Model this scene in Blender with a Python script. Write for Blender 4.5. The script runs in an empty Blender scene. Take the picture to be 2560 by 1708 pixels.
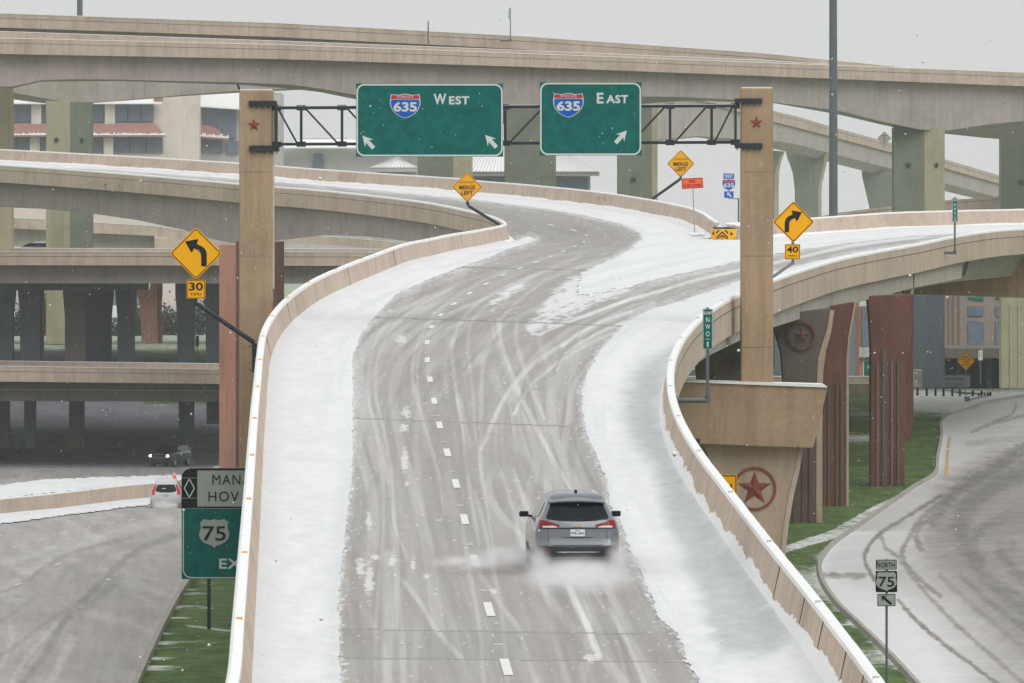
import bpy, bmesh, math, random
import numpy as np
from mathutils import Vector, Matrix

SC = bpy.context.scene
COL = SC.collection
random.seed(7)
RNG = np.random.default_rng(11)

# ------------------------------------------------------------------ camera
F, CX, CY, HZ, CAMZ = 17823.0, 1280.0, 854.0, 600.0, 45.0
PITCH = math.atan((CY - HZ) / F)
cam = bpy.data.cameras.new('camera')
cam.sensor_width = 36.0
cam.lens = 36.0 * F / 2560.0
cam.clip_start = 1.0
cam.clip_end = 20000.0
camo = bpy.data.objects.new('camera', cam)
camo.location = (0, 0, CAMZ)
camo.rotation_euler = (math.pi / 2 - PITCH, 0, 0)
COL.objects.link(camo)
SC.camera = camo

SC.view_settings.view_transform = 'Standard'
SC.view_settings.look = 'None'
SC.view_settings.exposure = 0.0
SC.view_settings.gamma = 1.0
SC.cycles.max_bounces = 9
SC.cycles.diffuse_bounces = 3
SC.cycles.volume_bounces = 8
SC.cycles.caustics_reflective = False
SC.cycles.caustics_refractive = False

# ------------------------------------------------------------------ world (overcast)
SUN_EL, SUN_AZ = math.radians(42), math.radians(152)      # azimuth clockwise from +Y
W = bpy.data.worlds.new('World')
SC.world = W
W.use_nodes = True
nt = W.node_tree
nt.nodes.clear()
out = nt.nodes.new('ShaderNodeOutputWorld')
bg = nt.nodes.new('ShaderNodeBackground')
sky = nt.nodes.new('ShaderNodeTexSky')
sky.sky_type = 'NISHITA'
sky.sun_disc = False
sky.sun_elevation = SUN_EL
sky.sun_rotation = SUN_AZ
sky.air_density = 1.0
sky.dust_density = 6.0
bw = nt.nodes.new('ShaderNodeHueSaturation')
bw.inputs['Saturation'].default_value = 0.12
nt.links.new(sky.outputs[0], bw.inputs['Color'])
tc = nt.nodes.new('ShaderNodeTexCoord')
sep = nt.nodes.new('ShaderNodeSeparateXYZ')
nt.links.new(tc.outputs['Generated'], sep.inputs[0])
ramp = nt.nodes.new('ShaderNodeValToRGB')                 # cloud layer: brighter towards the zenith
nt.links.new(sep.outputs['Z'], ramp.inputs[0])
ramp.color_ramp.elements[0].position = 0.0
ramp.color_ramp.elements[0].color = (7.3, 7.34, 7.28, 1)
ramp.color_ramp.elements[1].position = 1.0
ramp.color_ramp.elements[1].color = (10.6, 10.9, 11.3, 1)
e = ramp.color_ramp.elements.new(0.12)
e.color = (7.3, 7.34, 7.3, 1)
mixw = nt.nodes.new('ShaderNodeMixRGB')
mixw.inputs[0].default_value = 0.96
nt.links.new(bw.outputs[0], mixw.inputs[1])
nt.links.new(ramp.outputs[0], mixw.inputs[2])
nt.links.new(mixw.outputs[0], bg.inputs[0])
bg.inputs[1].default_value = 0.1
nt.links.new(bg.outputs[0], out.inputs[0])

sun = bpy.data.lights.new('sun', 'SUN')
sun.energy = 1.05
sun.angle = math.radians(38)
sun.color = (1.0, 0.975, 0.95)
suno = bpy.data.objects.new('sun', sun)
sd = Vector((math.sin(SUN_AZ) * math.cos(SUN_EL), math.cos(SUN_AZ) * math.cos(SUN_EL), math.sin(SUN_EL)))
suno.rotation_euler = sd.to_track_quat('Z', 'Y').to_euler()
suno.location = (60, -60, 160)
COL.objects.link(suno)

HAZE = 0.00017  # thin volume; far piers also carry haze in paler base colours
# ------------------------------------------------------------------ projection helpers
CP, SP = math.cos(PITCH), math.sin(PITCH)


def P(px, py, d):
    """world point seen at photo pixel (px, py) at ground distance d"""
    u = (px - CX) / F
    v = (CY - py) / F
    dy = CP + v * SP
    dz = -SP + v * CP
    k = d / dy
    return (u * k, d, CAMZ + dz * k)


def proj(X, Y, Z):
    z = Z - CAMZ
    fw = Y * CP - z * SP
    up = Y * SP + z * CP
    return CX + F * X / fw, CY - F * up / fw


def zH(H, d):
    """height of a point that lies H below the camera in the untilted frame"""
    return P(CX, H * F / d, d)[2]


def lin(x, pts):
    return float(np.interp(x, [p[0] for p in pts], [p[1] for p in pts]))


def catmull(pts, step):
    """resample a 3D polyline smoothly; step in metres"""
    p = np.array(pts, float)
    p = np.vstack([2 * p[0] - p[1], p, 2 * p[-1] - p[-2]])
    o = []
    for i in range(1, len(p) - 2):
        n = max(1, int(np.linalg.norm(p[i + 1] - p[i]) / step))
        for k in range(n):
            t = k / n
            o.append(0.5 * ((2 * p[i]) + (-p[i - 1] + p[i + 1]) * t + (2 * p[i - 1] - 5 * p[i] + 4 * p[i + 1] - p[i + 2]) * t * t
                            + (-p[i - 1] + 3 * p[i] - 3 * p[i + 1] + p[i + 2]) * t ** 3))
    o.append(p[-2])
    return np.array(o)


# ------------------------------------------------------------------ materials
def srgb(r, g, b):
    def f(c):
        c /= 255.0
        return c / 12.92 if c <= 0.04045 else ((c + 0.055) / 1.055) ** 2.4
    return (f(r), f(g), f(b), 1)


MATS = {}


def new_mat(name):
    m = bpy.data.materials.new(name)
    m.use_nodes = True
    n = m.node_tree
    b = n.nodes['Principled BSDF']
    MATS[name] = m
    return m, n, b


def node(n, t, **kw):
    x = n.nodes.new(t)
    for k, v in kw.items():
        setattr(x, k, v)
    return x


def coords(n, scale=(1, 1, 1)):
    g = node(n, 'ShaderNodeNewGeometry')
    mp = node(n, 'ShaderNodeMapping')
    mp.inputs['Scale'].default_value = scale
    n.links.new(g.outputs['Position'], mp.inputs['Vector'])
    return mp.outputs[0]


def noise(n, vec, scale, detail=4, rough=0.6):
    x = node(n, 'ShaderNodeTexNoise')
    x.inputs['Scale'].default_value = scale
    x.inputs['Detail'].default_value = detail
    x.inputs['Roughness'].default_value = rough
    n.links.new(vec, x.inputs['Vector'])
    return x.outputs['Fac']


def cramp(n, fac, stops):
    r = node(n, 'ShaderNodeValToRGB')
    els = r.color_ramp.elements
    els[0].position, els[0].color = stops[0]
    els[1].position, els[1].color = stops[-1]
    for p, c in stops[1:-1]:
        e = els.new(p)
        e.color = c
    n.links.new(fac, r.inputs[0])
    return r.outputs[0]


def mixc(n, fac, a, b, mode='MIX'):
    x = node(n, 'ShaderNodeMixRGB', blend_type=mode)
    for s, v in ((0, fac), (1, a), (2, b)):
        if isinstance(v, (int, float, tuple)):
            x.inputs[s].default_value = v
        else:
            n.links.new(v, x.inputs[s])
    return x.outputs[0]


def sc(c, k):
    return (c[0] * k, c[1] * k, c[2] * k, 1)


def concrete(name, c, var=0.14, streak=0.25, rough=0.9, speck=True, scale=1.0):
    m, n, b = new_mat(name)
    v1 = coords(n)
    v2 = coords(n, (1.0, 1.0, 0.12))
    n1 = noise(n, v1, 0.55 * scale, 6, 0.65)
    n2 = noise(n, v2, 1.6 * scale, 5, 0.7)
    n3 = noise(n, v1, 9 * scale, 3, 0.6)
    col = cramp(n, n1, [(0.3, sc(c, 1 - var)), (0.7, sc(c, 1 + var))])
    st = cramp(n, n2, [(0.42, sc(c, 1 - streak)), (0.56, sc(c, 1.0))])
    st.node.color_ramp.interpolation = 'EASE'
    col = mixc(n, 0.45, col, st)
    v3 = coords(n, (1.0, 1.0, 0.05))
    drip = cramp(n, noise(n, v3, 3.2 * scale, 3, 0.6), [(0.30, (0.80, 0.79, 0.77, 1)), (0.40, (1, 1, 1, 1))])
    blot = cramp(n, noise(n, v1, 0.22 * scale, 5, 0.7), [(0.36, (0.86, 0.85, 0.82, 1)), (0.5, (1, 1, 1, 1)), (0.66, (1.05, 1.03, 1.02, 1))])
    col = mixc(n, 1.0, col, drip, 'MULTIPLY')
    col = mixc(n, 1.0, col, blot, 'MULTIPLY')
    fine = cramp(n, n3, [(0.25, (0.86, 0.86, 0.86, 1)), (0.7, (1.07, 1.07, 1.07, 1))])
    col = mixc(n, 0.8, col, fine, 'MULTIPLY')
    n.links.new(col, b.inputs['Base Color'])
    b.inputs['Roughness'].default_value = rough
    b.inputs['Specular IOR Level'].default_value = 0.25
    bp = node(n, 'ShaderNodeBump')
    bp.inputs['Strength'].default_value = 0.25
    bp.inputs['Distance'].default_value = 0.03
    n.links.new(n3, bp.inputs['Height'])
    n.links.new(bp.outputs[0], b.inputs['Normal'])
    return m


def plain(name, c, rough=0.6, metal=0.0, var=0.08, emit=None, est=1.0, coat=0.0, spec=0.4, nscale=3.0):
    m, n, b = new_mat(name)
    v = coords(n)
    n1 = noise(n, v, nscale, 4)
    col = cramp(n, n1, [(0.3, sc(c, 1 - var)), (0.7, sc(c, 1 + var))])
    n.links.new(col, b.inputs['Base Color'])
    b.inputs['Roughness'].default_value = rough
    b.inputs['Metallic'].default_value = metal
    b.inputs['Specular IOR Level'].default_value = spec
    b.inputs['Coat Weight'].default_value = coat
    if emit:
        b.inputs['Emission Color'].default_value = emit
        b.inputs['Emission Strength'].default_value = est
    return m


M = MATS
concrete('tan_concrete', (0.56, 0.455, 0.37, 1), 0.12, 0.3)
concrete('barrier_concrete', (0.59, 0.475, 0.38, 1), 0.1, 0.22)
concrete('brown_concrete', (0.44, 0.305, 0.20, 1), 0.14, 0.3)
concrete('pier_concrete', (0.49, 0.385, 0.285, 1), 0.12, 0.25)
concrete('girder_grey', (0.43, 0.375, 0.350, 1), 0.13, 0.2)
concrete('girder_light', (0.46, 0.42, 0.375, 1), 0.1, 0.18)
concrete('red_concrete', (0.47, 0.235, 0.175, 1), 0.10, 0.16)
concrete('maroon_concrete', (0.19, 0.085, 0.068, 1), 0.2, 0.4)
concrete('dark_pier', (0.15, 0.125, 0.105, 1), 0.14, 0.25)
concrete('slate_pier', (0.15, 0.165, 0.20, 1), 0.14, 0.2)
concrete('olive_concrete', (0.43, 0.40, 0.27, 1), 0.10, 0.14)  # pier tone kept pale to stand in for distance haze
concrete('olive_shaded', (0.21, 0.225, 0.18, 1), 0.12, 0.14)  # shaded copy of the olive concrete, for pier faces turned from the light
concrete('slope_shade', (0.21, 0.215, 0.24, 1), 0.3, 0.4)  # underpass shade kept in a dark slope colour
concrete('stripe_stone', (0.24, 0.155, 0.135, 1), 0.06, 0.1)
concrete('stucco', (0.74, 0.66, 0.595, 1), 0.03, 0.03)
concrete('stucco_grey', (0.52, 0.51, 0.50, 1), 0.03, 0.03)
concrete('pink_stone', (0.33, 0.27, 0.24, 1), 0.06, 0.1)
concrete('kerb_concrete', (0.42, 0.39, 0.35, 1), 0.08, 0.12)
plain('groove', (0.13, 0.105, 0.085, 1), 0.95)
plain('joint_dark', (0.10, 0.095, 0.09, 1), 0.95)
plain('red_tile', (0.36, 0.19, 0.165, 1), 0.8, var=0.2)
plain('window_blue', (0.15, 0.18, 0.24, 1), 0.4, var=0.15)
plain('window_dark', (0.04, 0.05, 0.07, 1), 0.3)
plain('star_red', (0.25, 0.055, 0.03, 1), 0.75, var=0.22, nscale=6)
plain('star_dark', (0.045, 0.055, 0.06, 1), 0.8)
plain('star_tan', (0.42, 0.30, 0.22, 1), 0.8)
plain('steel_dark', (0.022, 0.028, 0.036, 1), 0.5, 0.3, 0.3)
plain('steel_grey', (0.13, 0.15, 0.175, 1), 0.5, 0.4, 0.1)
plain('galvanised', (0.34, 0.36, 0.38, 1), 0.45, 0.5, 0.1)
plain('sign_green', (0.0, 0.125, 0.110, 1), 0.5, spec=0.08, var=0.25, nscale=2.2)
plain('sign_green_light', (0.01, 0.20, 0.13, 1), 0.5, spec=0.08, var=0.1)
plain('sign_white', (0.62, 0.66, 0.65, 1), 0.5, spec=0.08, var=0.03)
plain('sign_grey', (0.40, 0.41, 0.40, 1), 0.5, spec=0.08, var=0.04)
plain('sign_black', (0.012, 0.012, 0.016, 1), 0.45, spec=0.08, var=0.3, nscale=20)
plain('sign_yellow', (0.98, 0.455, 0.0, 1), 0.5, spec=0.08, var=0.02)
plain('sign_orange', (0.95, 0.11, 0.04, 1), 0.5, spec=0.08, var=0.05)
plain('sign_blue', (0.01, 0.11, 0.52, 1), 0.5, spec=0.08, var=0.04)
plain('sign_red', (0.55, 0.03, 0.03, 1), 0.5, spec=0.08, var=0.04)
plain('amber', (0.85, 0.35, 0.02, 1), 0.5, spec=0.1)
plain('reflector_grey', (0.5, 0.5, 0.49, 1), 0.4)
plain('rubber', (0.018, 0.018, 0.02, 1), 0.85)
plain('black_plastic', (0.028, 0.03, 0.036, 1), 0.6, var=0.25, nscale=5)
plain('car_glass', (0.003, 0.006, 0.011, 1), 0.12, spec=0.22, var=0.3)
plain('silver_paint', (0.155, 0.17, 0.19, 1), 0.30, 0.45, 0.06, coat=0.6)
plain('white_paint', (0.55, 0.56, 0.57, 1), 0.35, 0.0, 0.03, coat=0.4)
plain('black_paint', (0.014, 0.016, 0.02, 1), 0.25, 0.0, 0.1, coat=0.6)
plain('blue_paint', (0.28, 0.33, 0.38, 1), 0.3, 0.3, 0.05, coat=0.5)
plain('tail_red', (0.20, 0.003, 0.008, 1), 0.25, var=0.3, coat=0.15, spec=0.2)
plain('lamp_clear', (0.55, 0.53, 0.52, 1), 0.2, coat=0.5)
plain('chrome', (0.6, 0.62, 0.65, 1), 0.25, 0.9, 0.05)
plain('gold', (0.6, 0.45, 0.15, 1), 0.35, 0.7, 0.05)
plain('headlamp', (1, 1, 1, 1), 0.2, emit=(1.0, 0.93, 0.72, 1), est=14)
plain('paint_white_line', (0.74, 0.73, 0.69, 1), 0.8, var=0.08, nscale=8)
plain('paint_yellow_line', (0.62, 0.42, 0.15, 1), 0.8, var=0.08)
plain('bark', (0.07, 0.055, 0.045, 1), 0.9)
plain('leaf', (0.05, 0.06, 0.05, 1), 0.9, var=0.4)
plain('bird_black', (0.02, 0.022, 0.025, 1), 0.8)
plain('barrel_orange', (0.62, 0.13, 0.06, 1), 0.6)


def snow_mat():
    m, n, b = new_mat('snow')
    v = coords(n)
    a = node(n, 'ShaderNodeAttribute', attribute_name='thin')
    n1 = noise(n, coords(n, (1, 0.35, 1)), 2.2, 5, 0.7)
    n2 = noise(n, coords(n, (1, 0.5, 1)), 9.0, 4, 0.75)
    base = cramp(n, n1, [(0.25, (0.72, 0.73, 0.73, 1)), (0.75, (0.83, 0.83, 0.82, 1))])
    slush = cramp(n, n1, [(0.3, (0.44, 0.46, 0.46, 1)), (0.7, (0.56, 0.575, 0.57, 1))])
    sub = node(n, 'ShaderNodeMath', operation='MULTIPLY_ADD')
    n.links.new(n2, sub.inputs[0])
    sub.inputs[1].default_value = 0.5
    sub.inputs[2].default_value = -0.25
    add = node(n, 'ShaderNodeMath', operation='ADD', use_clamp=True)
    n.links.new(a.outputs['Fac'], add.inputs[0])
    mul = node(n, 'ShaderNodeMath', operation='MULTIPLY')
    n.links.new(sub.outputs[0], mul.inputs[0])
    n.links.new(a.outputs['Fac'], mul.inputs[1])
    n.links.new(mul.outputs[0], add.inputs[1])
    col = mixc(n, add.outputs[0], base, slush)
    dirt = cramp(n, noise(n, coords(n, (1, 0.4, 1)), 14, 2, 0.5), [(0.25, (0.66, 0.64, 0.62, 1)), (0.33, (1, 1, 1, 1))])
    col = mixc(n, 1.0, col, dirt, 'MULTIPLY')
    n.links.new(col, b.inputs['Base Color'])
    b.inputs['Roughness'].default_value = 0.8
    b.inputs['Specular IOR Level'].default_value = 0.2
    bp = node(n, 'ShaderNodeBump')
    bp.inputs['Strength'].default_value = 0.35
    bp.inputs['Distance'].default_value = 0.05
    n.links.new(n2, bp.inputs['Height'])
    n.links.new(bp.outputs[0], b.inputs['Normal'])


snow_mat()
m_, n_, b_ = new_mat('cap_snow')
n1_ = noise(n_, coords(n_), 5, 3)
n_.links.new(cramp(n_, n1_, [(0.3, (0.82, 0.82, 0.81, 1)), (0.7, (0.92, 0.92, 0.90, 1))]), b_.inputs['Base Color'])
b_.inputs['Roughness'].default_value = 0.8


def road_mat(name, c, warm, tracks=True):
    m, n, b = new_mat(name)
    a = node(n, 'ShaderNodeAttribute', attribute_name='trk')      # -1..1 tyre tracks: slush (light) / bare (dark)
    uv = node(n, 'ShaderNodeAttribute', attribute_name='suv')     # along / across the lane
    mp = node(n, 'ShaderNodeMapping')
    mp.inputs['Scale'].default_value = (0.045, 2.6, 1)
    n.links.new(uv.outputs['Vector'], mp.inputs['Vector'])
    s1 = noise(n, mp.outputs[0], 1.0, 6, 0.68)
    mp2 = node(n, 'ShaderNodeMapping')
    mp2.inputs['Scale'].default_value = (0.5, 6.0, 1)
    n.links.new(uv.outputs['Vector'], mp2.inputs['Vector'])
    s2 = noise(n, mp2.outputs[0], 1.0, 4, 0.7)
    v = coords(n, (1, 0.25, 1))
    n1 = noise(n, v, 0.35, 4, 0.6)
    n3 = noise(n, coords(n, (1, 0.5, 1)), 11, 3, 0.7)
    col = cramp(n, n1, [(0.35, sc(c, 0.93)), (0.65, warm)])
    st = cramp(n, s1, [(0.3, (0.86, 0.86, 0.86, 1)), (0.48, (1.0, 1.0, 1.0, 1)), (0.62, (1.10, 1.11, 1.11, 1))])
    col = mixc(n, 1.0, col, st, 'MULTIPLY')
    st2 = cramp(n, s2, [(0.3, (0.93, 0.93, 0.93, 1)), (0.7, (1.06, 1.06, 1.06, 1))])
    col = mixc(n, 1.0, col, st2, 'MULTIPLY')
    # light tracks
    pos = node(n, 'ShaderNodeMath', operation='MULTIPLY', use_clamp=True)
    n.links.new(a.outputs['Fac'], pos.inputs[0])
    br = cramp(n, n3, [(0.3, (0.72, 0.72, 0.72, 1)), (0.6, (1, 1, 1, 1))])
    n.links.new(br, pos.inputs[1])
    col = mixc(n, pos.outputs[0], col, (0.76, 0.765, 0.755, 1))
    neg = node(n, 'ShaderNodeMath', operation='MULTIPLY', use_clamp=True)
    n.links.new(a.outputs['Fac'], neg.inputs[0])
    neg.inputs[1].default_value = -1.0
    col = mixc(n, neg.outputs[0], col, (0.10, 0.098, 0.095, 1))
    n.links.new(col, b.inputs['Base Color'])
    b.inputs['Roughness'].default_value = 0.72
    b.inputs['Specular IOR Level'].default_value = 0.35
    bp = node(n, 'ShaderNodeBump')
    bp.inputs['Strength'].default_value = 0.2
    bp.inputs['Distance'].default_value = 0.02
    n.links.new(n3, bp.inputs['Height'])
    n.links.new(bp.outputs[0], b.inputs['Normal'])
    return m


road_mat('road_deck', (0.375, 0.362, 0.335, 1), (0.345, 0.312, 0.292, 1))
road_mat('road_ground', (0.345, 0.33, 0.305, 1), (0.37, 0.328, 0.308, 1))


def grass_mat():
    m, n, b = new_mat('grass')
    a = node(n, 'ShaderNodeAttribute', attribute_name='thin')     # snow dusting
    n1 = noise(n, coords(n, (1, 0.35, 1)), 1.1, 6, 0.7)
    n2 = noise(n, coords(n, (1, 0.12, 1)), 14.0, 4, 0.8)
    col = cramp(n, n1, [(0.30, (0.026, 0.062, 0.011, 1)), (0.48, (0.068, 0.14, 0.017, 1)), (0.68, (0.14, 0.215, 0.035, 1))])
    f2 = cramp(n, n2, [(0.3, (0.6, 0.6, 0.6, 1)), (0.7, (1.3, 1.3, 1.3, 1))])
    col = mixc(n, 1.0, col, f2, 'MULTIPLY')
    ad = node(n, 'ShaderNodeMath', operation='ADD')
    n.links.new(a.outputs['Fac'], ad.inputs[0])
    n3 = noise(n, coords(n, (0.5, 0.35, 1)), 3.5, 7, 0.8)
    n.links.new(n3, ad.inputs[1])
    sn = cramp(n, ad.outputs[0], [(0.70, (0, 0, 0, 1)), (1.02, (1, 1, 1, 1))])
    col = mixc(n, sn, col, (0.78, 0.79, 0.76, 1))
    n.links.new(col, b.inputs['Base Color'])
    b.inputs['Roughness'].default_value = 0.95
    bp = node(n, 'ShaderNodeBump')
    bp.inputs['Strength'].default_value = 0.6
    bp.inputs['Distance'].default_value = 0.1
    n.links.new(n2, bp.inputs['Height'])
    n.links.new(bp.outputs[0], b.inputs['Normal'])


grass_mat()


# ------------------------------------------------------------------ object helpers
def tag(o, label=None, cat=None, group=None, kind=None):
    if label:
        o['label'] = label
    if cat:
        o['category'] = cat
    if group:
        o['group'] = group
    if kind:
        o['kind'] = kind
    return o


def thing(name, loc, label, cat, group=None, rz=0.0):
    o = bpy.data.objects.new(name, None)
    o.location = loc
    o.rotation_euler = (0, 0, rz)
    o.empty_display_size = 0.3
    COL.objects.link(o)
    return tag(o, label, cat, group)


def link_mesh(name, me, mat, parent=None, org=(0, 0, 0)):
    o = bpy.data.objects.new(name, me)
    mats = mat if isinstance(mat, (list, tuple)) else [mat]
    for m in mats:
        me.materials.append(M[m])
    if parent is not None:
        o.parent = parent
    else:
        o.location = org
    COL.objects.link(o)
    return o


class MB:
    def __init__(self, org=(0, 0, 0)):
        self.v, self.f, self.mi = [], [], []
        self.org = Vector(org)
        self.smooth = False

    def add(self, vs, fs, mi=0):
        b = len(self.v)
        self.v += [tuple(map(float, v)) for v in vs]
        for f in fs:
            self.f.append(tuple(b + i for i in f))
            self.mi.append(mi)
        return self

    def box(self, c, s, rz=0.0, mi=0):
        cx, cy, cz = c
        hx, hy, hz = s[0] / 2, s[1] / 2, s[2] / 2
        co, si = math.cos(rz), math.sin(rz)
        vs = []
        for z in (-hz, hz):
            for x, y in ((-hx, -hy), (hx, -hy), (hx, hy), (-hx, hy)):
                vs.append((cx + x * co - y * si, cy + x * si + y * co, cz + z))
        return self.add(vs, [(0, 3, 2, 1), (4, 5, 6, 7), (0, 1, 5, 4), (1, 2, 6, 5), (2, 3, 7, 6), (3, 0, 4, 7)], mi)

    def tube(self, p0, p1, r0, r1=None, n=10, mi=0):
        p0, p1 = Vector(p0), Vector(p1)
        r1 = r0 if r1 is None else r1
        a = (p1 - p0).normalized()
        q = a.orthogonal().normalized()
        w = a.cross(q)
        vs = []
        for p, r in ((p0, r0), (p1, r1)):
            for k in range(n):
                t = 2 * math.pi * k / n
                vs.append(p + q * (r * math.cos(t)) + w * (r * math.sin(t)))
        fs = [(k, (k + 1) % n, n + (k + 1) % n, n + k) for k in range(n)]
        fs += [tuple(range(n - 1, -1, -1)), tuple(range(n, 2 * n))]
        return self.add(vs, fs, mi)

    def bar(self, p0, p1, w, h, mi=0):
        p0, p1 = Vector(p0), Vector(p1)
        a = (p1 - p0).normalized()
        ref = Vector((0, 1, 0)) if abs(a.y) < 0.9 else Vector((1, 0, 0))
        u = a.cross(ref).normalized()
        w2 = a.cross(u).normalized()
        vs = []
        for p in (p0, p1):
            for s, t in ((-1, -1), (1, -1), (1, 1), (-1, 1)):
                vs.append(p + u * (s * w / 2) + w2 * (t * h / 2))
        return self.add(vs, [(0, 3, 2, 1), (4, 5, 6, 7), (0, 1, 5, 4), (1, 2, 6, 5), (2, 3, 7, 6), (3, 0, 4, 7)], mi)

    def sweep(self, path, sec, mi=0, up=None):
        """path (n,3); sec list of (right offset, up offset)"""
        path = np.asarray(path, float)
        t = np.gradient(path[:, :2], axis=0)
        t /= np.linalg.norm(t, axis=1)[:, None]
        nr = np.stack([t[:, 1], -t[:, 0]], 1)
        k = len(sec)
        vs = []
        for p, q in zip(path, nr):
            for a, b in sec:
                vs.append((p[0] + q[0] * a, p[1] + q[1] * a, p[2] + b))
        fs = []
        for i in range(len(path) - 1):
            for j in range(k):
                j2 = (j + 1) % k
                fs.append((i * k + j, i * k + j2, (i + 1) * k + j2, (i + 1) * k + j))
        fs.append(tuple(range(k - 1, -1, -1)))
        n0 = (len(path) - 1) * k
        fs.append(tuple(range(n0, n0 + k)))
        return self.add(vs, fs, mi)

    def prism(self, pts, d, th, mi=0):
        """polygon in photo pixels at distance d, extruded th metres away"""
        fr = [P(p[0], p[1], d if not callable(d) else d(p[0])) for p in pts]
        bk = [(x, y + th, z) for x, y, z in fr]
        n = len(pts)
        fs = [tuple(range(n)), tuple(range(2 * n - 1, n - 1, -1))]
        fs += [(i, n + i, n + (i + 1) % n, (i + 1) % n) for i in range(n)]
        return self.add(fr + bk, fs, mi)

    def band(self, x0, x1, top, bot, dfn, th, n=40, back=None, mi=0, off=0.0):
        """wall between two pixel curves top/bot at distance dfn(px); back = curve of its far lower edge"""
        vs = []
        for i in range(n + 1):
            px = x0 + (x1 - x0) * i / n
            d = (dfn(px) if callable(dfn) else dfn) + off
            a = P(px, lin(px, top), d)
            b = P(px, lin(px, bot), d)
            vs.append(a)
            vs.append(b)
            if back is not None:
                q = P(px, lin(px, back), d + th)
                vs.append((q[0], q[1], q[2]))
            else:
                vs.append((b[0] * (d + th) / d, b[1] + th, b[2]))
            vs.append((a[0] * (d + th) / d, a[1] + th, a[2]))
        fs = []
        for i in range(n):
            for j in range(4):
                fs.append((i * 4 + j, i * 4 + (j + 1) % 4, (i + 1) * 4 + (j + 1) % 4, (i + 1) * 4 + j))
        fs.append((3, 2, 1, 0))
        fs.append((n * 4, n * 4 + 1, n * 4 + 2, n * 4 + 3))
        return self.add(vs, fs, mi)

    def mesh(self, name):
        me = bpy.data.meshes.new(name)
        o = self.org
        me.from_pydata([(x - o.x, y - o.y, z - o.z) for x, y, z in self.v], [], self.f)
        me.polygons.foreach_set('material_index', self.mi)
        bm = bmesh.new()
        bm.from_mesh(me)
        bmesh.ops.recalc_face_normals(bm, faces=bm.faces)
        bm.to_mesh(me)
        bm.free()
        if self.smooth:
            me.polygons.foreach_set('use_smooth', [True] * len(me.polygons))
            try:
                me.set_sharp_from_angle(angle=math.radians(35))
            except Exception:
                pass
        me.update()
        return me

    def build(self, name, mat, parent=None, bevel=0.0):
        me = self.mesh(name)
        o = link_mesh(name, me, mat, parent, tuple(self.org))
        if parent is not None:
            o.location = (0, 0, 0)
        if bevel:
            md = o.modifiers.new('bevel', 'BEVEL')
            md.width = bevel
            md.segments = 2
            md.limit_method = 'ANGLE'
        return o


def copy_tree(o, parent=None):
    c = o.copy()
    COL.objects.link(c)
    c.parent = parent
    for ch in list(o.children):
        copy_tree(ch, c)
    return c


FONT = None


def text_mesh(s, w, h, bold=0.0, spacing=1.0):
    """flat lettering mesh fitted to w x h (metres), centred, in the XZ plane"""
    cu = bpy.data.curves.new('t', 'FONT')
    cu.body = s
    if FONT:
        cu.font = FONT
    cu.size = 1.0
    cu.space_character = spacing
    cu.resolution_u = 4
    cu.offset = bold
    cu.extrude = 0.0
    o = bpy.data.objects.new('t', cu)
    COL.objects.link(o)
    dg = bpy.context.evaluated_depsgraph_get()
    me = bpy.data.meshes.new_from_object(o.evaluated_get(dg))
    COL.objects.unlink(o)
    bpy.data.objects.remove(o)
    co = np.empty(len(me.vertices) * 3)
    me.vertices.foreach_get('co', co)
    co = co.reshape(-1, 3)
    mn, mx = co.min(0), co.max(0)
    c = (mn + mx) / 2
    k = (mx - mn)
    xs = (co[:, 0] - c[0]) * (w / max(k[0], 1e-6))
    zs = (co[:, 1] - c[1]) * (h / max(k[1], 1e-6))
    faces = [tuple(p.vertices) for p in me.polygons]
    bpy.data.meshes.remove(me)
    return xs, zs, faces


class Face:
    """draws flat sign artwork on a vertical panel: pixel coords at distance d, layers toward the camera"""
    def __init__(self, root, d, layer=0.012):
        self.root, self.d, self.layer = root, d, layer
        self.org = Vector(root.location)

    def poly(self, name, pts, mat, lv, th=None, bevel=0):
        m = MB(self.org)
        dd = self.d - lv * self.layer
        m.prism(pts, dd, th if th else self.layer * 0.9)
        return m.build(name, mat, self.root)

    def text(self, s, cx, cy, w, h, mat, lv, bold=0.012, name='lettering', spacing=1.0, rot=0.0):
        k = self.d / F
        xs, zs, fs = text_mesh(s, w * k, h * k, bold, spacing)
        c = P(cx, cy, self.d - lv * self.layer)
        if rot:
            xs, zs = xs * math.cos(rot) - zs * math.sin(rot), xs * math.sin(rot) + zs * math.cos(rot)
        m = MB(self.org)
        m.add([(c[0] + x, c[1], c[2] + z) for x, z in zip(xs, zs)], fs)
        return m.build(name, mat, self.root)


def rrect(x0, y0, x1, y1, r, n=5):
    p = []
    for cx, cy, a0 in ((x1 - r, y0 + r, -90), (x1 - r, y1 - r, 0), (x0 + r, y1 - r, 90), (x0 + r, y0 + r, 180)):
        for k in range(n + 1):
            a = math.radians(a0 + 90 * k / n)
            p.append((cx + r * math.cos(a), cy + r * math.sin(a)))
    return p


def diamond(cx, cy, r, cr=6, n=3):
    s = r / math.sqrt(2) + cr * 0.29
    q = rrect(-s, -s, s, s, cr, n)
    c = math.sqrt(0.5)
    return [(cx + (x - y) * c, cy + (x + y) * c) for x, y in q]


def star(cx, cy, r, ri=0.40, rot=0.0, sx=1.0):
    p = []
    for k in range(10):
        a = math.radians(-90 + 36 * k) + rot
        q = r if k % 2 == 0 else r * ri
        p.append((cx + q * math.cos(a) * sx, cy + q * math.sin(a)))
    return p


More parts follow.
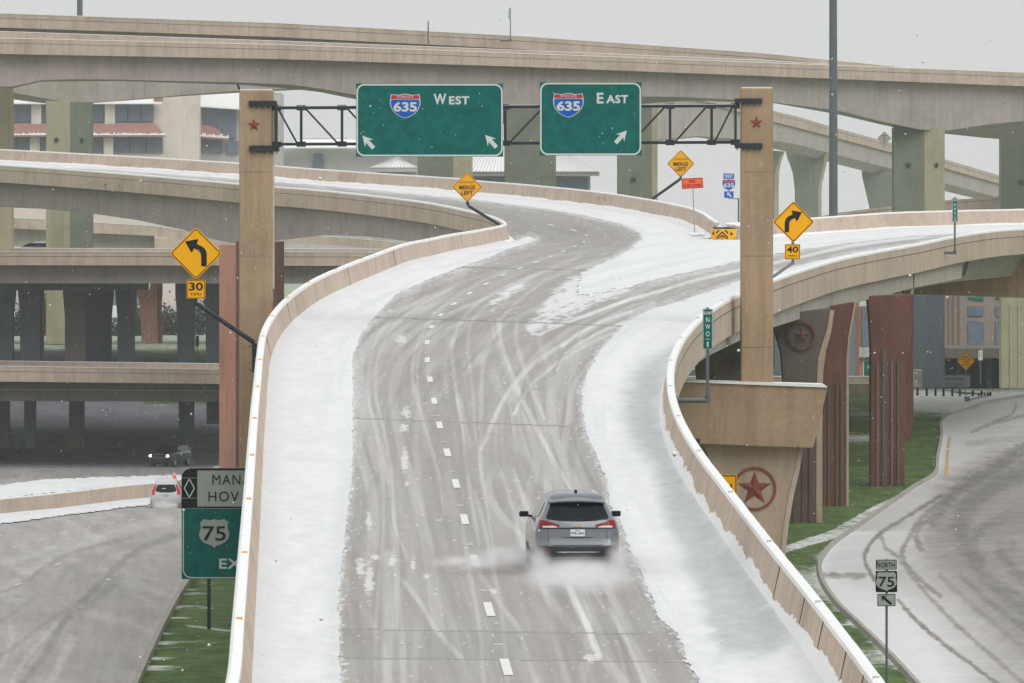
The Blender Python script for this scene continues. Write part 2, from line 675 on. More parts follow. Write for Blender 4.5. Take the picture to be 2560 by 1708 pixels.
def ring(cx, cy, r0, r1, n=40, sx=1.0):
    return ([(cx + r1 * math.cos(2 * math.pi * k / n) * sx, cy + r1 * math.sin(2 * math.pi * k / n)) for k in range(n)],
            [(cx + r0 * math.cos(2 * math.pi * k / n) * sx, cy + r0 * math.sin(2 * math.pi * k / n)) for k in range(n)])


def add_ring(m, cx, cy, r0, r1, d, th, n=40, sx=1.0):
    o, i = ring(cx, cy, r0, r1, n, sx)
    fo = [P(x, y, d) for x, y in o]
    fi = [P(x, y, d) for x, y in i]
    bo = [(x, y + th, z) for x, y, z in fo]
    bi = [(x, y + th, z) for x, y, z in fi]
    fs = []
    for k in range(n):
        j = (k + 1) % n
        fs += [(k, j, n + j, n + k), (2 * n + j, 2 * n + k, 3 * n + k, 3 * n + j), (j, k, 2 * n + k, 2 * n + j), (n + k, n + j, 3 * n + j, 3 * n + k)]
    m.add(fo + fi + bo + bi, fs)


# ------------------------------------------------------------------ numpy helpers for painted coverage
def vnoise(x, y, seed=0):
    r = np.random.default_rng(seed)
    tab = r.random((256, 256))
    xi = np.floor(x).astype(int)
    yi = np.floor(y).astype(int)
    fx = x - xi
    fy = y - yi
    fx = fx * fx * (3 - 2 * fx)
    fy = fy * fy * (3 - 2 * fy)
    a = tab[xi & 255, yi & 255]
    b = tab[(xi + 1) & 255, yi & 255]
    c = tab[xi & 255, (yi + 1) & 255]
    d = tab[(xi + 1) & 255, (yi + 1) & 255]
    return (a * (1 - fx) + b * fx) * (1 - fy) + (c * (1 - fx) + d * fx) * fy


def fbm(x, y, seed=0, oct=4):
    s, a, t = 0, 1.0, 0
    for k in range(oct):
        s = s + a * vnoise(x * 2 ** k, y * 2 ** k, seed + k)
        t += a
        a *= 0.55
    return s / t


def inside(px, py, poly):
    res = np.zeros(px.shape, bool)
    n = len(poly)
    j = n - 1
    for i in range(n):
        xi, yi = poly[i]
        xj, yj = poly[j]
        if yi != yj:
            c = ((yi > py) != (yj > py)) & (px < (xj - xi) * (py - yi) / (yj - yi) + xi)
            res ^= c
        j = i
    return res


def segdist(px, py, line, closed=False):
    best = np.full(px.shape, 1e9)
    L = list(line) + ([line[0]] if closed else [])
    for (x0, y0), (x1, y1) in zip(L[:-1], L[1:]):
        dx, dy = x1 - x0, y1 - y0
        t = np.clip(((px - x0) * dx + (py - y0) * dy) / (dx * dx + dy * dy + 1e-9), 0, 1)
        best = np.minimum(best, np.hypot(px - x0 - t * dx, py - y0 - t * dy))
    return best


def sdf(px, py, poly):
    """signed distance in pixels, positive inside"""
    d = segdist(px, py, poly, True)
    return np.where(inside(px, py, poly), d, -d)


def smooth(x, a, b):
    t = np.clip((x - a) / (b - a), 0, 1)
    return t * t * (3 - 2 * t)


def sm_line(pts, n=6):
    p = catmull([(x, y, 0) for x, y in pts], max(2.0, 0))
    return [(q[0], q[1]) for q in p[::4]] + [tuple(pts[-1])]


def grid_mesh(name, V, nr, nc, keep=None, attrs=None, vec=None, mat='snow', smooth_=True):
    """V (nr*nc,3); keep bool per face (nr-1,nc-1)"""
    idx = np.arange(nr * nc).reshape(nr, nc)
    q = np.stack([idx[:-1, :-1], idx[:-1, 1:], idx[1:, 1:], idx[1:, :-1]], -1)
    if keep is not None:
        q = q[keep]
    q = q.reshape(-1, 4)
    used = np.zeros(nr * nc, bool)
    used[q.ravel()] = True
    rm = np.cumsum(used) - 1
    q = rm[q]
    V = V[used]
    me = bpy.data.meshes.new(name)
    me.vertices.add(len(V))
    me.vertices.foreach_set('co', V.astype(np.float32).ravel())
    me.loops.add(q.size)
    me.loops.foreach_set('vertex_index', q.astype(np.int32).ravel())
    me.polygons.add(len(q))
    me.polygons.foreach_set('loop_start', np.arange(0, q.size, 4, dtype=np.int32))
    me.polygons.foreach_set('use_smooth', np.full(len(q), smooth_))
    me.update(calc_edges=True)
    for k, a in (attrs or {}).items():
        at = me.attributes.new(k, 'FLOAT', 'POINT')
        at.data.foreach_set('value', a[used].astype(np.float32))
    for k, a in (vec or {}).items():
        at = me.attributes.new(k, 'FLOAT_VECTOR', 'POINT')
        at.data.foreach_set('vector', a[used].astype(np.float32).ravel())
    return link_mesh(name, me, mat)


# ================================================================== MAIN RAMP
def hp(px, py, H):                    # px,py + depth-below-camera -> world
    d = H * F / py
    return P(px, py, d)


L_TOP = [P(454, 2088, 95), P(530, 1860, 106.6), hp(582, 1708, 11.13), hp(596, 1559, 11.13), hp(609, 1394, 11.13), hp(620, 1255, 11.13),
         hp(636, 1036, 11.13), hp(644, 955, 11.13), hp(650, 890, 11.13), hp(661, 831, 11.13), hp(690, 780, 11.13), hp(733, 738, 11.14),
         P(792, 700, 285), P(862, 669, 300), P(937, 640, 319), P(1007, 615, 338), P(1073, 601, 354), P(1131, 589, 369), P(1183, 581, 382),
         P(1226, 573, 397), P(1252, 567, 411), P(1262, 561, 424), P(1236, 546, 438), P(1170, 529, 452.5), P(1062, 508, 468), P(900, 488, 485),
         P(780, 476, 495.5), P(687, 469, 502.5), P(592, 461, 509.5), P(440, 447, 519), P(290, 434.5, 528), P(145, 423.5, 536), P(0, 414, 543.5),
         P(-160, 405, 551), P(-330, 396, 559)]
R_TOP = [P(2480, 2095, 94.5), P(2330, 1900, 104.3), hp(2190, 1706, 11.13), hp(2052, 1524, 11.13), hp(1924, 1365, 11.13), hp(1828, 1241, 11.13),
         hp(1748, 1136, 11.13), hp(1698, 1050, 11.13), hp(1677, 975, 11.13), hp(1680, 908, 11.13), hp(1705, 851, 11.13), hp(1746, 803, 11.13),
         hp(1797, 764, 11.13), P(1852, 737, 270), P(1934, 702, 285), P(2010, 676, 298), P(2100, 650, 314), P(2200, 630, 328), P(2292, 613.5, 340),
         P(2384, 594, 352), P(2476, 580, 364), P(2560, 574, 374), P(2750, 562, 396), P(2960, 552, 421), P(3200, 546, 452)]
O_TOP = [P(1793, 557, 404), P(1776, 547, 411), P(1754, 532, 420), P(1710, 518, 435), P(1620, 500, 452.5), P(1500, 482, 468.5), P(1350, 466.5, 484),
         P(1200, 454, 497), P(1147, 448, 501), P(873, 430, 519.5), P(684, 416, 530.5), P(595, 409, 535.5), P(300, 391, 550.5), P(0, 375, 564),
         P(-300, 361, 578)]
RL_TOP = [P(1835, 562, 408), P(1935, 553, 411), P(2029, 547, 414), P(2220, 534, 421), P(2370, 529, 428), P(2560, 525, 438), P(2800, 520, 453),
          P(3050, 516, 470)]
LP, RP, OP, RLP = (catmull(q, 0.7) for q in (L_TOP, R_TOP, O_TOP, RL_TOP))
BH = 0.91


def offset_path(p, a, b):
    t = np.gradient(p[:, :2], axis=0)
    t /= np.linalg.norm(t, axis=1)[:, None]
    q = p.copy()
    q[:, 0] += t[:, 1] * a
    q[:, 1] += -t[:, 0] * a
    q[:, 2] += b
    return q


def fx(path):
    o = np.argsort(path[:, 1])
    y, x, z = path[o, 1], path[o, 0], path[o, 2]
    return lambda d: (np.interp(d, y, x), np.interp(d, y, z))


fL = fx(offset_path(LP, 0.24, -BH))          # roadside foot
fR = fx(offset_path(RP, -0.24, -BH))
fO = fx(offset_path(OP, -0.24, -BH))
fRL = fx(offset_path(RLP, 0.24, -BH))

DY = [1687, 1543, 1415, 1315, 1220, 1142, 1070.7, 1009, 958, 908, 863.5, 826, 793, 762.7, 736, 713.8, 690.8, 670.4, 654.8, 642, 630, 619, 609, 598,
      585, 573, 558, 542]
DX = [1282, 1236, 1186, 1153, 1152, 1127, 1107, 1091, 1075, 1064, 1063, 1068, 1094, 1128, 1168, 1208, 1252, 1294, 1334, 1374, 1404, 1434, 1460, 1475,
      1476, 1450, 1392, 1316]
DX[0:12] = [1272, 1231, 1186, 1165, 1144, 1122, 1098, 1087, 1076, 1067, 1064, 1072]
dd_ = np.array([127 + 12.19 * i for i in range(28)])
hx_ = np.array([(x - CX) * d / F for x, d in zip(DX, dd_)])
# light smoothing of the traced lane line
k_ = np.array([0.25, 0.5, 0.25])
hx_[1:-1] = np.convolve(hx_, k_, 'valid')
hz_ = np.array([P(CX, y, d)[2] for y, d in zip(DY, dd_)])
H_ = [(90, 12.04), (261, 12.04), (273, 12.14), (322, 12.48), (371, 13.1), (408, 13.62), (420, 13.77), (456, 13.87)]
dash_x = lambda d: np.interp(d, np.r_[90, dd_], np.r_[1.1, hx_])


def dash_z(d):
    H = np.interp(d, [h[0] for h in H_], [h[1] for h in H_])
    t = (CY - H * F / d) / F                 # same as zH but vectorised
    return CAMZ + (-SP + t * CP) * d / (CP + t * SP)


def deck_row(d):
    """control nodes (x,z) across the main deck at distance d < 404"""
    xl, zl = fL(d)
    xr, zr = fR(d)
    return xl, zl, dash_x(d), dash_z(d), xr, zr


def deck_z(x, d):
    x = np.asarray(x, float)
    if np.ndim(d) == 0 and d >= 404:
        if x < 12:
            xl, zl = fL(d)
            xr, zr = fO(d)
            return zl + (zr - zl) * (x - xl) / (xr - xl)
    xl, zl, xm, zm, xr, zr = deck_row(d)
    return np.where(x < xm, zl + (zm - zl) * (x - xl) / (xm - xl), zm + (zr - zm) * (x - xm) / (xr - xm))


def build_rows(ds, nc, left, right, mid=True):
    ds = np.asarray(ds)
    nr = len(ds)
    t = np.linspace(0, 1, nc)[None, :]
    xl, zl = left(ds)
    xr, zr = right(ds)
    X = xl[:, None] + (xr - xl)[:, None] * t
    if mid:
        xm, zm = dash_x(ds)[:, None], dash_z(ds)[:, None]
        Z = np.where(X < xm, zl[:, None] + (zm - zl[:, None]) * (X - xl[:, None]) / (xm - xl[:, None]),
                     zm + (zr[:, None] - zm) * (X - xm) / (xr[:, None] - xm))
    else:
        Z = zl[:, None] + (zr - zl)[:, None] * t
    Y = np.repeat(ds[:, None], nc, 1)
    T = np.repeat(t, nr, 0)
    return X, Y, Z, T


K = 2560 / 2350.0
S = lambda pts: [(x * K, y * K) for x, y in pts]

POLY_LEFT = [(380, 1760), (857, 1760), (855, 1708), (850, 1570), (848, 1500), (857, 1400), (868, 1300), (876, 1238), (882, 1180), (883, 1100), (884, 1050),
             (883, 960), (881, 900), (893, 870), (905, 835), (925, 808), (945, 785), (968, 760), (987, 739), (1035, 715), (1110, 684), (1187, 658),
             (1235, 640), (1275, 622), (1320, 610), (1344, 598), (1320, 592), (1295, 600), (1281, 601), (1272, 596), (1262, 586), (1100, 570), (640, 640), (560, 900)]
POLY_GORE = [(1461, 682), (1485, 667), (1536, 646), (1575, 622), (1605, 598), (1599, 583), (1560, 563), (1470, 541), (1350, 520), (1200, 502), (1040, 486), (900, 474),
             (687, 455), (600, 449), (300, 428), (0, 413), (-400, 396), (-400, 300), (1200, 380), (2700, 440), (2700, 568), (2560, 571), (2430, 583), (2250, 595), (2100, 612),
             (1934, 637), (1850, 655), (1710, 685), (1590, 712), (1520, 724), (1470, 735), (1450, 730), (1452, 705)]
POLY_SEMI = [(1461, 682), (1420, 700), (1385, 725), (1362, 752), (1342, 785), (1326, 806), (1315, 822), (1325, 838), (1345, 832), (1372, 822), (1400, 808), (1450, 783),
             (1500, 757), (1560, 735), (1590, 712), (1520, 716), (1480, 700)]
POLY_PATCH = [(1227, 775), (1228, 756), (1250, 730), (1275, 712), (1305, 706), (1308, 722), (1285, 740), (1258, 758), (1236, 776)]
POLY_RIGHT = [(1748, 1760), (1748, 1706), (1716, 1652), (1704, 1613), (1680, 1577), (1644, 1538), (1620, 1478), (1587, 1406), (1569, 1358), (1545, 1298), (1521, 1256),
              (1515, 1199), (1494, 1145), (1470, 1100), (1461, 1061), (1455, 1016), (1455, 980), (1464, 944), (1482, 905), (1505, 872), (1535, 838), (1560, 811), (1595, 790),
              (1635, 772), (1710, 752), (1754, 735), (1850, 703), (1934, 680), (2030, 657), (2130, 634), (2250, 616), (2340, 601), (2450, 590), (2700, 580), (2700, 620),
              (2300, 760), (1800, 1000), (2500, 1760)]
POLY_SLUSH = [(1680, 875), (1599, 911), (1570, 960), (1556, 1010), (1554, 1055), (1578, 1115), (1622, 1160), (1644, 1220), (1660, 1290), (1690, 1360), (1734, 1448), (1760, 1538),
              (1778, 1600), (1800, 1640), (1940, 1640), (1985, 1600), (1968, 1583), (1941, 1538), (1860, 1433), (1815, 1373), (1770, 1313), (1734, 1262), (1704, 1190), (1668, 1130), (1646, 1049),
              (1646, 986), (1662, 925)]
SPOTS = [(1003, 848, 20, 15), (1014, 1032, 14, 20), (1010, 1070, 12, 12), (1012, 1152, 12, 36), (1016, 1209, 8, 7), (922, 1300, 9, 28), (924, 1448, 13, 60),
         (981, 1403, 10, 26), (1032, 1415, 8, 26), (1066, 1438, 14, 9), (1480, 1645, 22, 12), (1235, 1478, 12, 8), (938, 1392, 14, 9), (900, 1420, 16, 30)]
TR = [  # (points in overview px, half width px, value)
    ([(860, 1568), (862, 1440), (870, 1330), (880, 1200), (875, 1060), (850, 940), (845, 860), (860, 790), (900, 730), (980, 680)], 5, 0.22),
    ([(888, 1275), (890, 1400), (890, 1568)], 13, 0.34),
    ([(925, 1450), (925, 1568)], 9, 0.26),
    ([(955, 1450), (952, 1568)], 10, 0.22),
    ([(935, 1280), (905, 1200), (900, 1100), (880, 980), (862, 900), (868, 820), (900, 755), (955, 705), (1040, 660)], 4, 0.25),
    ([(1010, 1100), (975, 980), (948, 880), (955, 800), (1000, 720), (1080, 660), (1180, 615), (1290, 580)], 5, 0.30),
    ([(1020, 1180), (1000, 1060), (965, 940), (957, 860), (968, 790), (1010, 735)], 3, 0.25),
    ([(1100, 1250), (1075, 1100), (1060, 980), (1048, 900), (1038, 800), (1060, 735), (1120, 680), (1230, 630), (1330, 590)], 5, 0.34),
    ([(1140, 1300), (1115, 1150), (1092, 1000), (1085, 900), (1075, 800), (1085, 735), (1150, 680), (1260, 635)], 4, 0.26),
    ([(1145, 735), (1150, 790), (1175, 860), (1200, 920), (1240, 1000), (1290, 1090), (1330, 1150)], 6, 0.52),
    ([(1130, 735), (1135, 775), (1158, 840), (1186, 910), (1215, 985)], 3, 0.25),
    ([(1188, 735), (1184, 775), (1198, 830), (1222, 900), (1250, 960)], 5, 0.34),
    ([(1147, 735), (1190, 690), (1260, 640), (1340, 610), (1400, 590)], 4, 0.3),
    ([(1500, 695), (1380, 745), (1290, 790), (1220, 840), (1170, 895), (1130, 970), (1105, 1030)], 6, 0.46),
    ([(1540, 715), (1430, 755), (1340, 795), (1270, 840), (1215, 890), (1180, 950)], 5, 0.40),
    ([(1480, 765), (1400, 820), (1365, 875), (1350, 930), (1345, 1010)], 5, 0.30),
    ([(1420, 790), (1350, 840), (1310, 900), (1300, 980)], 4, 0.22),
    ([(1215, 940), (1260, 1040), (1300, 1140)], 4, 0.3),
    ([(1150, 1080), (1180, 1180), (1210, 1300)], 5, 0.3),
    ([(1180, 1080), (1215, 1190), (1250, 1300)], 5, 0.26),
    ([(1090, 1130), (1120, 1250), (1150, 1400), (1165, 1568)], 6, 0.30),
    ([(1060, 1180), (1075, 1300), (1100, 1440), (1110, 1568)], 6, 0.30),
    ([(928, 1335), (964, 1384), (1002, 1447), (1060, 1512)], 6, 0.42),
    ([(1101, 1315), (1156, 1398), (1191, 1447), (1230, 1568)], 7, 0.38),
    ([(1294, 1318), (1322, 1384), (1349, 1439), (1374, 1505)], 9, 0.95),
    ([(1240, 1320), (1270, 1440), (1300, 1568)], 9, 0.26),
    ([(1400, 1400), (1450, 1500), (1480, 1568)], 6, 0.3),
    ([(1360, 1350), (1410, 1450), (1440, 1568)], 5, 0.24),
    ([(1210, 752), (1232, 770), (1250, 762), (1320, 735), (1360, 722)], 3, 0.8),
    ([(2120, 543), (2065, 549), (1955, 564), (1860, 585), (1775, 604), (1698, 620), (1600, 642), (1515, 668), (1432, 692), (1350, 722), (1260, 752)], 4.5, 0.9),
    ([(1460, 735), (1400, 752), (1340, 782), (1300, 812), (1278, 850)], 4, 0.6),
    ([(1450, 715), (1390, 735), (1330, 765), (1290, 795)], 5, 0.75),
    ([(1448, 1307), (1492, 1384), (1542, 1461), (1583, 1535), (1602, 1575)], 8, -0.30),
    ([(1310, 977), (1331, 1046), (1358, 1101), (1386, 1147), (1410, 1190)], 6, -0.25),
    ([(1176, 927), (1195, 1020), (1212, 1078), (1234, 1134)], 6, -0.20),
    ([(1275, 795), (1320, 770), (1390, 745)], 4, -0.2),
    ([(980, 1200), (1000, 1300), (1010, 1350)], 22, -0.10),
    ([(1010, 800), (1000, 860), (1010, 920)], 20, -0.08),
    ([(1500, 560), (1420, 590), (1300, 640)], 12, -0.12),
    ([(1170, 520), (1300, 540), (1440, 560)], 20, -0.14),
    ([(640, 440), (900, 462), (1100, 490), (1250, 520), (1420, 545)], 16, -0.12),
]


def paint_deck(X, Y, Z, T, name_road, name_snow, skip=None):
    nr, nc = X.shape
    px, py = proj(X, Y, Z)
    rag = (fbm(X * 1.6, Y * 0.5, 3) - 0.5)
    rag2 = (fbm(X * 5.0, Y * 1.6, 9) - 0.5)
    pxm = F / Y                                                   # px per metre here
    rag3 = fbm(X * 14.0, Y * 3.0, 19, 3) - 0.5
    edge = pxm * (rag * 0.16 + rag2 * 0.14 + rag3 * 0.16)
    A = sdf(px, py, POLY_LEFT)
    R_ = sdf(px, py, POLY_RIGHT)
    G = sdf(px, py, POLY_GORE)
    Sx = sdf(px, py, POLY_SEMI)
    Pt = sdf(px, py, POLY_PATCH)
    fore = np.clip(Y / 300.0, 0.3, 1)
    s = np.maximum.reduce([A, R_, G])
    cov = s + edge * 0.55 * np.where(np.abs(s) < 60, 1, 0)
    mo_ = fbm(X * 4.0, Y * 0.9, 121)
    cov = np.maximum(cov, np.where(Sx > -3, 4 - np.clip(-G, 0, None) * 0.55 + (mo_ - 0.5) * 22, -9))
    trk0 = np.zeros(X.shape)
    mo = fbm(X * 5.0, Y * 0.8, 21)
    strk = fbm(T * 60, Y * 0.05, 24)
    semi = smooth(np.maximum(Sx, Pt) + edge * 2, -5, 7) * smooth(0.55 * mo + 0.45 * strk + 0.16 * np.exp(-np.clip(-G, 0, None) / 30.0), 0.36, 0.54)
    trk0 = np.maximum(trk0, semi * 0.95)
    for cx, cy, rx, ry in SPOTS:
        q = 1 - np.hypot((px - cx) / rx, (py - cy) / ry)
        nn = fbm(X * 9, Y * 2.2, 33)
        trk0 = np.maximum(trk0, 0.72 * smooth(q * 1.2 + (nn - 0.55) * 2.2, 0.0, 0.6) * (q > -0.3))
    # crumbs of snow thrown on the lane by ploughs, and dust feathering out from the snow edge
    crumb = fbm(X * 11, Y * 2.6, 51)
    near_edge = np.minimum(np.abs(A), np.minimum(np.abs(R_), np.abs(G)))
    trk0 = np.maximum(trk0, 0.9 * smooth(crumb, 0.76 - 0.20 * np.exp(-near_edge / 16.0), 0.84 - 0.17 * np.exp(-near_edge / 16.0)) * (s < 0))
    trk0 = np.maximum(trk0, 0.85 * np.exp(-near_edge / (2.5 + 5 * mo)) * smooth(crumb, 0.30, 0.55))
    # many fine overlapping wheel paths that follow the lanes
    rg = np.random.default_rng(5)
    fine = np.zeros(X.shape)
    for k in range(95):
        t0 = rg.uniform(1.2, 8.6)
        amp, wl, ph = rg.uniform(0.1, 0.7), rg.uniform(60, 190), rg.uniform(0, 6.28)
        y0 = rg.uniform(90, 330)
        ln = rg.uniform(25, 150)
        w = rg.uniform(0.05, 0.17)
        c = t0 + amp * np.sin(Y / wl * 6.28 + ph)
        dd = np.abs(T * 11 - c)
        v = rg.choice([0.20, 0.15, 0.26, 0.12, -0.12, -0.09, -0.15])
        fine = fine + v * (1 - smooth(dd, w * 0.7, w * 1.2)) * smooth(Y, y0, y0 + 8) * (1 - smooth(Y, y0 + ln, y0 + ln + 12))
    fine = 0.8 * np.clip(fine, -0.28, 0.36) * (0.6 + 0.8 * fbm(X * 2, Y * 0.15, 88))
    trk = np.zeros(X.shape)
    for pts, w, v in TR:
        L2 = [(q[0], q[1]) for q in catmull([(x * K, y * K, 0) for x, y in pts], 8)]
        x0, x1 = min(q[0] for q in L2) - 40, max(q[0] for q in L2) + 40
        y0, y1 = min(q[1] for q in L2) - 40, max(q[1] for q in L2) + 40
        m = (px > x0) & (px < x1) & (py > y0) & (py < y1)
        if not m.any():
            continue
        dd = segdist(px[m], py[m], L2[::2] + [L2[-1]])
        w2 = w * K * (1 + 0.5 * rag[m])
        rib = 0.75 + 0.5 * fbm(dd * 0.5, py[m] * 0.02, 5)
        val = v * 0.75 * (1 - smooth(dd, w2 * 0.4, w2 * 1.3)) * rib * (0.65 + 0.7 * fbm(X[m] * 1.5, Y[m] * 0.12, 101))
        t = trk[m]
        trk[m] = np.where(np.abs(val) > np.abs(t) * 0.6, t * 0.4 + val, t)
    trk = trk + fine
    trk = np.where(trk0 > 0.05, np.maximum(trk * (1 - trk0), 0) + trk0, trk)
    # melt band by the approach joint
    band = ((py > 1577) & (py < 1650))
    trk -= 0.10 * band
    for jy0, jy1, xa, xb in ((1046, 1066, 880, 1420), (793, 815, 930, 1555), (1573, 1586, 850, 1610), (1645, 1656, 855, 1720), (668, 676, 1150, 1470)):
        jy = jy0 + (jy1 - jy0) * np.clip((px - xa) / (xb - xa), 0, 1)
        q = (px > xa) & (px < xb)
        trk = np.where(q & (np.abs(py - jy) < 1.1), -0.42 - 0.2 * (fbm(px * 0.05, py * 0, 141) - 0.5), trk)
    far = smooth(Y, 330, 460)
    trk = np.where(trk < 0.3, trk - 0.16 * far, trk)
    suv = np.stack([Y, T * 11, 0 * X], -1).reshape(-1, 3)
    V = np.stack([X, Y, Z], -1).reshape(-1, 3)
    road = grid_mesh(name_road, V, nr, nc, None, {'trk': np.clip(trk, -1, 1).ravel()}, {'suv': suv}, 'road_deck')
    # snow sheet
    Sl = sdf(px, py, POLY_SLUSH)
    thin = smooth(Sl + pxm * (rag * 0.35 + rag2 * .12), -34, 34) * 0.98
    # thin dusty margin along the lane edge of both shoulders
    thin = np.maximum(thin, 0.42 * (1 - smooth(A + rag * 30, 0, 70)) * (A > -5) * smooth(py, 900, 1300))
    thin = np.maximum(thin, 0.20 * (1 - smooth(R_ + rag * 30, 0, 50)) * (R_ > -5))
    thin = np.maximum(thin, 0.30 * (1 - smooth(np.minimum(T, 1 - T) * 11, 0.0, 0.9)) * (Y < 260))
    thin = np.maximum(thin, 0.30 * np.exp(-np.clip(G, 0, None) / 7.0) * (G > 0) * (py > 560))
    thin = np.maximum(thin, 0.16 * smooth(fbm(X * 1.1, Y * 0.22, 91), 0.45, 0.75))
    thin = np.maximum(thin, 0.3 * smooth(py, 1560, 1700) * smooth(R_, 10, 40) * smooth(fbm(X * 1.5, Y * 0.4, 77), 0.4, 0.7))
    long = fbm(T * 38, Y * 0.035, 131, 5)
    thin = np.maximum(thin, 0.38 * smooth(long, 0.48, 0.72) * np.exp(-np.clip(s, 0, None) / 90.0))
    thin = np.maximum(thin, 0.14 * smooth(fbm(T * 22, Y * 0.08, 137), 0.45, 0.7))
    hgt = 0.010 + 0.022 * smooth(cov, 0, 12) + 0.02 * rag2 * smooth(cov, 0, 6) + 0.012 * rag
    lump = smooth(fbm(X * 4, Y * 1.1, 61), 0.60, 0.8) * 0.02 * np.exp(-np.clip(s, 0, None) / 35.0)
    Z2 = Z + np.clip(hgt, 0.008, None) + lump
    drift = 0.16 * np.exp(-np.minimum(T, 1 - T) * (fR(Y)[0] - fL(Y)[0]) / 0.35) if nc > 300 else 0
    Z2 = Z2 + drift * (cov > 0)
    c = (cov > 0)
    keep = (c[:-1, :-1].astype(int) + c[1:, :-1] + c[:-1, 1:] + c[1:, 1:]) >= 3
    V2 = np.stack([X, Y, Z2], -1).reshape(-1, 3)
    grid_mesh(name_snow, V2, nr, nc, keep, {'thin': np.clip(thin, 0, 1).ravel()}, None, 'snow')
    return road


ds = [97.0]
while ds[-1] < 404:
    ds.append(ds[-1] + 2.3 * ds[-1] ** 2 / 214600)
ds[-1] = 404.0
X, Y, Z, T = build_rows(ds, 430, fL, fR)
r1 = paint_deck(X, Y, Z, T, 'road', 'snow')
dsA = np.concatenate([np.arange(404, 432, 0.7), np.arange(432, 577, 1.3)])
XA, YA, ZA, TA = build_rows(dsA, 190, fL, fO, False)
r2 = paint_deck(XA, YA, ZA, TA, 'road', 'snow')
dsB = np.arange(404, 470, 1.0)
XB, YB, ZB, TB = build_rows(dsB, 150, lambda d: (np.where(d < 408.5, 12.0, fRL(np.maximum(d, 408.5))[0]), np.where(d < 408.5, fRL(408.5)[1] + 0 * d, fRL(np.maximum(d, 408.5))[1])), fR, False)
r3 = paint_deck(XB, YB, ZB, TB, 'road', 'snow')
for o in list(SC.objects):
    if o.name.startswith('road'):
        tag(o, 'concrete bridge deck of the curving elevated ramp with wet tyre tracks', kind='structure')
    elif o.name.startswith('snow'):
        tag(o, 'white snow lying on the shoulders and gore of the curving ramp', kind='stuff')

# deck slab underneath (real thickness)
for (Xg, Yg, Zg, wide) in ((X, Y, Z, 1), (XA, YA, ZA, 1), (XB, YB, ZB, 1)):
    st = max(1, len(Xg) // 60)
    rows = list(range(0, len(Xg), st))
    if rows[-1] != len(Xg) - 1:
        rows.append(len(Xg) - 1)
    m = MB()
    vs, fs = [], []
    cs = np.linspace(0, Xg.shape[1] - 1, 14).astype(int)
    nn = len(cs)
    for r in rows:
        vs += [(Xg[r, c], Yg[r, c], Zg[r, c] - 0.09) for c in cs] + [(Xg[r, c], Yg[r, c], Zg[r, c] - 0.28) for c in cs[::-1]]
    for i in range(len(rows) - 1):
        for j in range(2 * nn):
            fs.append((i * 2 * nn + j, i * 2 * nn + (j + 1) % (2 * nn), (i + 1) * 2 * nn + (j + 1) % (2 * nn), (i + 1) * 2 * nn + j))
    m.add(vs, fs)
    tag(m.build('road_slab', 'girder_grey'), 'concrete slab under the ramp roadway', kind='structure')

# lane line
m = MB()
for i in range(-1, 27):
    d0 = 127 + 12.19 * i
    w = 0.085
    seg = [d0 + 3.2 * t for t in (0, 0.5, 1.0)]
    vs = []
    for d in seg:
        x = float(dash_x(d))
        for s_ in (-w, w):
            vs.append((x + s_, d, float(deck_z(x + s_, d)) + 0.012))
    m.add(vs, [(0, 1, 3, 2), (2, 3, 5, 4)])
for d in [133 + 6.1 * 2 * k for k in range(14)]:      # raised buttons between the dashes
    x = float(dash_x(d))
    m.box((x - 0.02, d, float(deck_z(x, d)) + 0.015), (0.16, 0.10, 0.025))
tag(m.build('lane_marking', 'paint_white_line'), 'white dashed lane line painted on the ramp', kind='structure')


